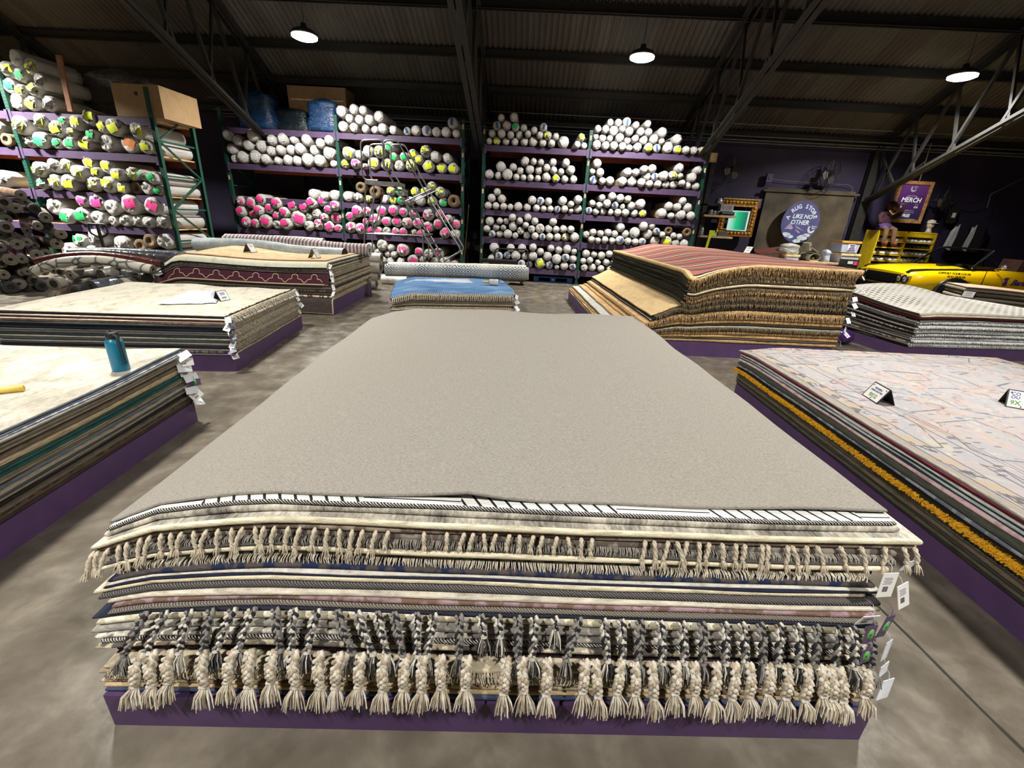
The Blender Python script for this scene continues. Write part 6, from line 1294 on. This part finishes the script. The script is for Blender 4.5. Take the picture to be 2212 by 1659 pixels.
tag(MB().box((0, 0, 0), (.85, .5, .025), 0, Matrix.Rotation(-.16, 3, 'Y') @ Matrix.Rotation(.2, 3, 'X')).box((-.05, .02, -.04), (.8, .45, .02), 0, Matrix.Rotation(-.12, 3, 'Y')).build('board_panel', plain('red_brown_board', (84, 44, 36), .5), None, (TX_(1688, 532), YT_+.4, zt_+.2)), 'red-brown boards propped on the worktable under the round sign', 'boards')
m = MB(); m.box((0, 0, .12), (.32, .25, .24)).box((-.05, -.13, .17), (.13, .006, .07), 1).box((.08, -.13, .16), (.09, .01, .09), 2); tag(m.build('equipment_case', [plain('dark_green_case', (24, 40, 36), .4), WHITE, plain('pink_note', (230, 60, 120), .6)], None, (TX_(1832, 566, YT_-.25), YT_-.28, zt_-.12)), 'dark case with pink note below the storage tubs', 'case')
tag(MB().box((0, 0, .4), (.36, .3, .8)).build('equipment_stand', BLACK, None, (TX_(1832, 566, YT_-.25), YT_-.28, 0)), 'dark stand under the case with pink note', 'stand')
# hanging merchandise board
p = ony(1966, 437, 13.2); T = thing('merch_board', 'timber-framed purple board reading OFFICIAL MERCH, hung on ropes', 'sign', p)
a = ony(1952, 391, 13.2); b_ = ony(2018, 393, 13.2); W = b_.x-a.x+.1; Hh = a.z-ony(1928, 481, 13.2).z
FR = plain('rustic_timber', (138, 98, 58), .8, var=.25, scale=12)
for (x, z, w_, h_) in ((0, Hh/2-.04, W, .08), (0, -Hh/2+.04, W, .08), (-W/2+.04, 0, .08, Hh-.16), (W/2-.04, 0, .08, Hh-.16)): MB().box((x, 0, z), (w_, .06, h_)).build('frame_rail', FR, T)
t = NT('merch_gradient'); x, y, z = t.xyz(); t.col(t.ramp(t.math('ADD', t.math('MULTIPLY', z, .75), .5), [(0, (28, 48, 52)), (.25, (36, 28, 66)), (.6, (70, 32, 92)), (1, (112, 60, 130))])); MB().box((0, .0, 0), (W-.15, .02, Hh-.15)).build('panel', t.fin(.5), T)
m = MB(); LT = Matrix.Translation((0, -.013, 0)) @ FXZ; sh = .12
logo(m, LT @ Matrix.Translation((-.03, Hh*.32, 0)), Hh*.075, 1)
add_text_arc(m, 'OFFICIAL', Hh*.058, Hh*.34, PI/2, .75, LT @ Matrix.Translation((0, -Hh*.19, 0)), 1, .001, .001)
add_text(m, 'MERCH', Hh*.15, LT @ Matrix.Translation((0, Hh*.05, 0)), 0, .001, sh, 'CENTER', .004)
add_text(m, 'SHIRT', Hh*.04, LT @ Matrix.Translation((-W*.2, -Hh*.05, 0)), 1, .001, sh); add_text(m, 'HAT', Hh*.04, LT @ Matrix.Translation((W*.2, -Hh*.05, 0)), 1, .001, sh)
add_text(m, '$30', Hh*.065, LT @ Matrix.Translation((-W*.2, -Hh*.115, 0)), 0, .001, sh, 'CENTER', .001); add_text(m, '$35', Hh*.065, LT @ Matrix.Translation((W*.2, -Hh*.115, 0)), 0, .001, sh, 'CENTER', .001)
add_text(m, 'ONE SHIRT GET A', Hh*.036, LT @ Matrix.Translation((0, -Hh*.2, 0)), 1, .001, sh); add_text(m, 'HAT OR A HAT FOR', Hh*.036, LT @ Matrix.Translation((0, -Hh*.245, 0)), 1, .001, sh)
add_text(m, 'FREE', Hh*.105, LT @ Matrix.Translation((-.02, -Hh*.325, 0)), 0, .001, sh, 'CENTER', .003); m.box((-.1, -.013, -Hh*.41), (W*.28, .002, .012), 2).box((.15, -.013, -Hh*.41), (W*.26, .002, .012), 1)
m.build('lettering', [plain('merch_white', (212, 216, 226), .5), plain('merch_grey', (160, 152, 176), .5), plain('merch_green', (90, 140, 110), .5)], T)
MB().tube([(.05, 0, Hh/2), (.02, 0, Hh/2+.9)], .012, 6).tube([(.05, .0, Hh/2+.5), (-.2, 0, Hh/2+.25), (-.25, 0, Hh/2)], .01, 6).build('rope', plain('hemp_rope', (120, 100, 80), .9), T)
# yellow cubby with folded shirts
YC = 13.1; YELP = plain('yellow_gloss_paint', (196, 168, 28), .4, var=.08)
a = ony(1902, 497, YC); b_ = ony(2026, 502, YC); W = b_.x-a.x; Hh = a.z; xc = (a.x+b_.x)/2
T = thing('cubby_shelf', 'yellow wooden cubby shelf full of white shirts', 'shelf', (xc, YC, 0)); D_ = .5
for x in (-W/2, 0, W/2): MB().box((x, D_/2, Hh/2), (.035, D_, Hh)).build('upright_panel', YELP, T)
lv = [Hh-.98, Hh-.80, Hh-.63, Hh-.44, Hh-.28]
for z in [.04, .45]+lv+[Hh-.015]: MB().box((0, D_/2, z), (W, D_, .03)).build('shelf_board', YELP, T)
MB().box((0, .02, Hh-.08), (W-.04, .02, .12)).build('top_rail', YELP, T); MB().box((0, D_-.01, Hh/2), (W, .02, Hh)).build('back_panel', BLACK, T)
SHW = plain('white_cotton', (206, 208, 210), .9, var=.06); SHK = plain('black_cotton', (26, 24, 32), .9); SHP = plain('purple_cotton', (52, 42, 84), .9); rnd = random.Random(3)
def shirt_mesh(sd):
    r = random.Random(sd); mb = MB(); ns = 10; vs = []; fs = []
    for k in range(5):
        u = k/4
        for s in range(ns):
            an = 2*PI*s/ns; rr = (1, 1.05, 1, .7, .05)[k]*(1+.15*r.uniform(-1, 1)); vs.append((.075*rr*math.cos(an), .14*rr*math.sin(an), u*.10*(1+.1*r.uniform(-1, 1))))
    for k in range(4):
        for s in range(ns): l = (s+1) % ns; fs.append((k*ns+s, k*ns+l, (k+1)*ns+l, (k+1)*ns+s))
    fs.append(tuple(range(ns))[::-1]); mb.add(vs, fs, 0, True); return mb
SHM = {c: [shirt_mesh(i).data('folded_shirt', m_) for i in range(3)] for c, m_ in (('white', SHW), ('black', SHK), ('purple', SHP))}
rows = {4: ('white', 'white'), 3: ('black', 'black'), 2: ('white', 'white'), 1: ('white', 'white'), 0: ('purple', 'purple')}
nm_ = ['bottom', 'second', 'third', 'fourth', 'top']
for lev in range(5):
    for side in (0, 1):
        n_ = 6
        for k in range(n_):
            x = xc+(-W/2+.1+k*(W/2-.18)/(n_-1) if side == 0 else .1+k*(W/2-.18)/(n_-1)); c = rows[lev][side]
            o = inst('folded_shirt', SHM[c][rnd.randrange(3)], None, (x, YC+.17, lv[lev]+.017), (0, 0, rnd.uniform(-.2, .2)))
            tag(o, '%s bundled shirt, %s from left in the %s cubby, %s half' % (c, ORD[k+1], nm_[lev], ('left', 'right')[side]), 'shirt', 'shirts folded in the yellow cubby')
# seated plush figure on the cubby
p = ony(1921, 470, YC); PX = p.x; zt2 = Hh
T = thing('plush_figure', 'seated furry plush figure in purple shorts on yellow cubby', 'plush toy', (PX, YC+.02, zt2)); FUR = plain('maroon_fur', (54, 28, 36), 1.0, var=.3, scale=40, bump=.6); TAN = plain('tan_plush', (88, 68, 46), .95, var=.15)
MB().sphere((0, .1, .26), .17, 0, 16, 12, (1, .8, 1.5)).build('body', FUR, T); MB().sphere((.06, .06, .62), .13, 0, 16, 12, (1.15, 1, .95)).sphere((.06, -.05, .58), .075, 1, 12, 8).sphere((.06, -.1, .56), .045, 1, 10, 8, (1.2, 1, .8)).sphere((-.07, .07, .68), .05, 0, 10, 8).sphere((.19, .07, .68), .05, 0, 10, 8).build('head', [FUR, TAN], T)
m = MB(); m.tube([(-.13, .08, .42), (-.26, -.02, .34), (-.25, -.12, .18)], [.06, .05, .04], 10).tube([(.15, .08, .42), (.3, 0, .52), (.26, -.05, .68)], [.06, .05, .04], 10); m.build('arm', FUR, T)
MB().sphere((0, .05, .08), .19, 0, 16, 10, (1, .9, .65)).build('shorts', SHP if False else plain('violet_cloth', (62, 36, 98), .8), T)
for s in (-.08, .1): MB().tube([(s, -.05, .06), (s*1.2, -.2, .02), (s*1.3, -.23, -.18), (s*1.4, -.24, -.3)], [.07, .065, .055, .05], 10).sphere((s*1.4, -.3, -.33), .075, 1, 12, 8, (.8, 1.4, .7)).build('leg', [TAN, plain('red_brown_shoe', (100, 40, 30), .7)], T)
MB().tube([(-.1, -.08, .5), (.0, -.1, .4), (.12, -.08, .5)], .018, 6).build('scarf', plain('cream_cloth', (190, 170, 140), .9), T)
# mannequin head with cap
p = ony(2013, 497, YC+.1); T = thing('mannequin_head', 'white mannequin head wearing a pale cap on the cubby', 'mannequin', (p.x, YC+.2, Hh))
SK = plain('white_mannequin', (186, 180, 170), .4); MB().lathe([(0, 0), (.09, 0), (.06, .05), (.05, .12)], 16).sphere((0, 0, .2), .09, 0, 16, 12, (.9, 1.05, 1.2)).sphere((0, -.1, .19), .018, 0, 8, 6, (1, 1.3, 1.5)).build('head', SK, T)
MB().lathe([(.094, .24), (.098, .27), (.085, .32), (0, .345)], 18).poly([(-.08, -.06), (-.06, -.17), (0, -.2), (.06, -.17), (.08, -.06)], .008, Matrix.Translation((0, 0, .245))).build('cap', plain('pale_cap', (190, 186, 172), .9), T)
# shirts on pegs
def hung_shirt(px, py, lab):
    p = ony(px, py, 13.75); T = thing('hanging_shirt', lab, 'shirt', p)
    MB().poly([(-.16, 0), (-.05, .02), (.05, .02), (.16, 0), (.2, -.1), (.17, -.72), (-.17, -.72), (-.2, -.1)], .07, Matrix.Translation((0, .03, 0)) @ FXZ).build('shirt_body', SHK, T)
    MB().poly([(-.15, .0), (-.26, -.2), (-.33, -.66), (-.19, -.72), (-.14, -.3)], .1, Matrix.Translation((0, .04, 0)) @ FXZ).build('sleeve', SHW, T); MB().poly([(.15, .0), (.2, -.2), (.22, -.5), (.17, -.5)], .08, Matrix.Translation((0, .04, 0)) @ FXZ).build('sleeve', SHK, T)
    MB().tube([(-.03, 0, .02), (0, .03, .1), (.03, 0, .02)], .006, 6).build('hanger', BLACK, T)
hung_shirt(2083, 485, 'black shirt with white sleeve hanging nearest the cubby'); hung_shirt(2119, 487, 'black shirt with white sleeve hanging farther from the cubby')
# switch boxes and cables on the wall
for (px, py, w_, h_, lab) in ((1637, 440, .16, .26, 'grey switch box on the purple wall beside the gold frame'), (2057, 465, .22, .42, 'dark electrical panel on the wall behind the shirts'), (1661, 385, .16, .22, 'round-cornered junction box under the conduit between two wall fans')):
    p = ony(px, py, 13.85); T = thing('switch_box', lab, 'switch box', p); MB().box((0, 0, 0), (w_, .09, h_)).build('box_body', plain('box_violet', (66, 58, 92), .6) if w_ < .2 else DSTEEL, T); MB().box((0, -.05, 0), (w_*.4, .012, h_*.3)).build('switch_plate', WHITE if w_ > .2 else plain('box_violet', (66, 58, 92), .6), T)
def cable(pix, Y, label, m=BLACK, r=.012): tag(MB().tube([ony(x, y, Y) for x, y in pix], r, 6).build('wall_cable', m), label, 'cable')  # plain cable run along the wall
cable([(1664, 386), (1700, 391), (1790, 397), (1832, 399), (1842, 405), (1838, 430), (1826, 505)], 13.88, 'thin pale cable clipped along the wall above the round sign', plain('pale_cable', (110, 106, 120), .5), .006)
cable([(2132, 450), (2140, 420), (2180, 400), (2212, 385)], 13.6, 'drooping cable on the wall behind the yellow car', plain('pale_cable', (110, 106, 120), .5), .01)
cable([(2050, 470), (2052, 445), (2065, 432), (2100, 440), (2130, 430)], 13.7, 'dark looping cable from the electrical panel', BLACK, .012)
# ------------------------------------------------------------------ yellow convertible
CY = plain('yellow_car_paint', (232, 188, 8), .18, var=.01, spec=.6); CK = plain('black_car_trim', (12, 12, 13), .3); CH = plain('chrome', (210, 212, 214), .12, .9, var=.03)
fwd = Vector((-.998, .06, 0)).normalized(); lft = Vector((-fwd.y, fwd.x, 0))
cor = ony(1966, 600, 11.0); cpos = Vector((cor.x, cor.y, 0))-fwd*2.48-lft*.93
CAR = thing('convertible_car', 'yellow vintage convertible with black stripes parked by the wall', 'car', cpos, math.atan2(fwd.y, fwd.x)); CAR.scale = (1.08, 1.08, 1.1)
def ring_at(x, w, zt, zs, crown=.03, zb=.24):
    h = [(0, zt+crown), (w*.45, zt+crown*.8), (w*.8, zt+crown*.2), (w*.95, zt-.03), (w, zs), (w*1.01, zs-.2), (w*.98, .42), (w*.93, zb)]
    return [Vector((x, -y, z)) for y, z in h[::-1]]+[Vector((x, y, z)) for y, z in h[1:]]
st_ = [(2.32, .84, .74, .66, .02), (2.25, .88, .80, .70, .03), (1.9, .92, .84, .72, .05), (1.3, .93, .88, .74, .06), (.85, .93, .91, .75, .06), (.6, .93, .93, .76, .05)]
st2 = [(-1.25, .93, .96, .80, .03), (-1.6, .93, .97, .82, .04), (-2.1, .90, .94, .78, .03), (-2.38, .86, .84, .70, .01)]
def loft(stn, m, mi=0):
    R = [ring_at(*s) for s in stn]; n = len(R[0]); vs = [p for r in R for p in r]; fs = []
    for i in range(len(R)-1):
        for k in range(n-1): fs.append((i*n+k, (i+1)*n+k, (i+1)*n+k+1, i*n+k+1))
    m.add(vs, fs, mi, True); m.add(R[0], [tuple(range(n))], mi); m.add(R[-1], [tuple(range(n))[::-1]], mi)
m = MB(); loft(st_, m); loft(st2, m)
for s in (1, -1):                                             # door and quarter panels
    side = [(.93, .80), (.94, .76), (.94, .55), (.915, .42), (.865, .24)]; X0 = [.62, .2, -.4, -1.0, -1.27]; bow = [0, .012, .015, .012, 0]; vs = []; fs = []
    zt3 = [.93, .92, .915, .93, .965]
    for i, x in enumerate(X0): vs += [Vector((x, s*(.86), zt3[i]))]+[Vector((x, s*(.90+bow[i]), zt3[i]-.005))]+[Vector((x, s*(y+bow[i]), z)) for y, z in side]
    for i in range(4):
        for k in range(6): fs.append((i*7+k, i*7+k+1, (i+1)*7+k+1, (i+1)*7+k))
    m.add(vs, fs, 0, True)
m.build('body', CY, CAR)
MB().box((-.33, 0, .42), (1.9, 1.72, .3)).box((.5, 0, .84), (.2, 1.66, .12)).box((-1.22, 0, .86), (.3, 1.66, .16)).build('interior_tub', plain('dark_upholstery', (40, 28, 26), .6), CAR)
for y in (-.42, .42): MB().box((-.5, y, .68), (.5, .52, .2)).box((-.78, y, .9), (.16, .5, .45), 0, Matrix.Rotation(-.2, 3, 'Y')).build('seat', plain('brown_vinyl', (70, 46, 38), .5), CAR)
MB().tube([(.42+.07*math.sin(2*PI*k/20), .42+.17*math.cos(2*PI*k/20), .98+.16*math.sin(2*PI*k/20)) for k in range(20)], .012, 6, 0, False, True, True).build('steering_wheel', CK, CAR)
MB().tube(rnd_path([Vector((1.12, -.84, .94)), Vector((.70, -.68, 1.32)), Vector((.70, .68, 1.32)), Vector((1.12, .84, .94))], .12), .024, 8).build('windshield_frame', CK, CAR)
MB().tube([(1.13, .85, .93), (.71, .70, 1.31)], .014, 8).tube([(1.13, -.85, .93), (.71, -.70, 1.31)], .014, 8).build('chrome_pillar_trim', CH, CAR)
t = NT('windshield_glass'); t.b.inputs['Base Color'].default_value = (.75, .85, .85, 1); t.b.inputs['Transmission Weight'].default_value = 1; t.b.inputs['IOR'].default_value = 1.03; GL = t.fin(.02)
m = MB(); q = [Vector((1.12, -.82, .94)), Vector((1.12, .82, .94)), Vector((.71, .68, 1.30)), Vector((.71, -.68, 1.30))]; nn = Vector((.006, 0, .005)); m.add(q+[v+nn for v in q], [(3,2,1,0), (4,5,6,7), (0,1,5,4), (1,2,6,5), (2,3,7,6), (3,0,4,7)]); m.build('windshield', GL, CAR)
def strip(pts, w_, m, dz=.006):
    vs = []
    for (x, y, z) in pts: vs += [Vector((x, y-w_/2, z+dz)), Vector((x, y+w_/2, z+dz))]
    lo = [v-Vector((0, 0, .01)) for v in vs]; n_ = len(vs); fs = [(2*i, 2*i+1, 2*i+3, 2*i+2) for i in range(len(pts)-1)]; m.add(vs+lo, fs+[tuple(n_+k for k in f[::-1]) for f in fs], 0, True)
m = MB()
for s in (-1, 1): strip([(2.3, s*.72, .775), (2.2, s*.72, .835), (1.9, s*.74, .862), (1.3, s*.76, .90), (.85, s*.8, .925), (.64, s*.82, .945)], .10, m)
m.box((1.25, .3, .945), (.3, .12, .03)).box((1.25, -.3, .945), (.3, .12, .03)); m.build('hood_stripe', CK, CAR)
MB().box((2.3, 0, .60), (.06, 1.05, .22)).box((2.335, 0, .60), (.02, 1.0, .16)).build('grille', CK, CAR); MB().box((2.36, 0, .40), (.14, 1.78, .13)).build('front_bumper', CK, CAR)
for s in (-1, 1): MB().box((2.3, s*.70, .60), (.06, .34, .22)).build('lamp_panel', CY, CAR)
for s in (-1, 1):
    for y in (.61, .79):
        L_ = Matrix.Translation((2.345, s*y, .63)) @ Matrix.Rotation(PI/2, 4, 'Y'); h_ = MB().lathe([(.088, -.02), (.088, .02), (.074, .02)], 18, 0, L_).build('headlight', CK, CAR); MB().lathe([(.074, .0), (.05, .022), (0, .03)], 18, 0, L_).build('lens', CH, h_)
for x in (1.42, -1.5):
    for s in (-1, 1):
        L_ = Matrix.Translation((x, s*.86, .33)) @ Matrix.Rotation(PI/2, 4, 'X'); MB().lathe([(.40, -.09), (.40, .09)], 28, 0, L_).lathe([(.30, -.11), (.4, -.10), (.4, .10), (.30, .11)], 28, 0, L_).build('wheel_arch', CK, CAR)
        wl = MB().lathe([(.2, -.12), (.3, -.12), (.33, -.08), (.33, .08), (.3, .12), (.2, .12)], 28, 0, L_).build('tyre', CK, CAR); MB().lathe([(.2, -.10), (.16, -.08), (.05, -.11), (0, -.11)], 20, 0, L_).lathe([(.2, .10), (.16, .08), (.05, .11), (0, .11)], 20, 0, L_).build('wheel_hub', CH, wl)
m = MB()
for x in (.9, -.5): m.box((x, .953, .62), (.008, .012, .56))
m.build('door_seam', CK, CAR); MB().box((-.55, .96, .79), (.16, .03, .03)).sphere((-.5, .955, .70), .018, 0, 8, 6).build('door_handle', CK, CAR)
MB().tube([(.7, .9, .95), (.67, .98, .98)], .012, 6).sphere((.67, 1.03, 1.0), .07, 0, 12, 8, (.6, 1, .75)).build('side_mirror', CH, CAR)
m = MB(); SM = Matrix.Translation((1.50, .945, .81)) @ Matrix.Rotation(PI, 4, 'Z') @ FXZ
add_text(m, 'SUPPORT YOUR LOCAL', .062, SM, 0, .004, 0, 'CENTER', .001); add_text(m, 'RUG DEALER', .062, SM @ Matrix.Translation((.06, -.065, 0)), 0, .004, 0, 'CENTER', .001); m.build('fender_lettering', CK, CAR)
m = MB(); SM = Matrix.Translation((.12, .962, .70)) @ Matrix.Rotation(PI, 4, 'Z') @ FXZ; add_text(m, 'Banana', .16, SM, 0, .004, .35, 'CENTER', .004)
m.poly([(-.40, .06), (-.36, .1), (-.32, .09), (-.28, .1), (-.31, .05), (-.3, -.06), (-.34, -.08), (-.38, -.05), (-.36, .03)], .004, SM, 0); m.build('door_lettering', plain('violet_decal', (98, 60, 140), .4), CAR)
# guide render settings that are part of the look
SC.view_settings.view_transform = 'Standard'; SC.view_settings.look = 'None'; SC.view_settings.gamma = 1.0; SC.view_settings.use_curve_mapping = False
SC.view_settings.exposure = -0.3
SC.cycles.max_bounces = 5; SC.cycles.diffuse_bounces = 3; SC.cycles.glossy_bounces = 2; SC.cycles.transmission_bounces = 4; SC.cycles.transparent_max_bounces = 4
SC.cycles.sample_clamp_indirect = 4.0; SC.cycles.caustics_reflective = False; SC.cycles.caustics_refractive = False
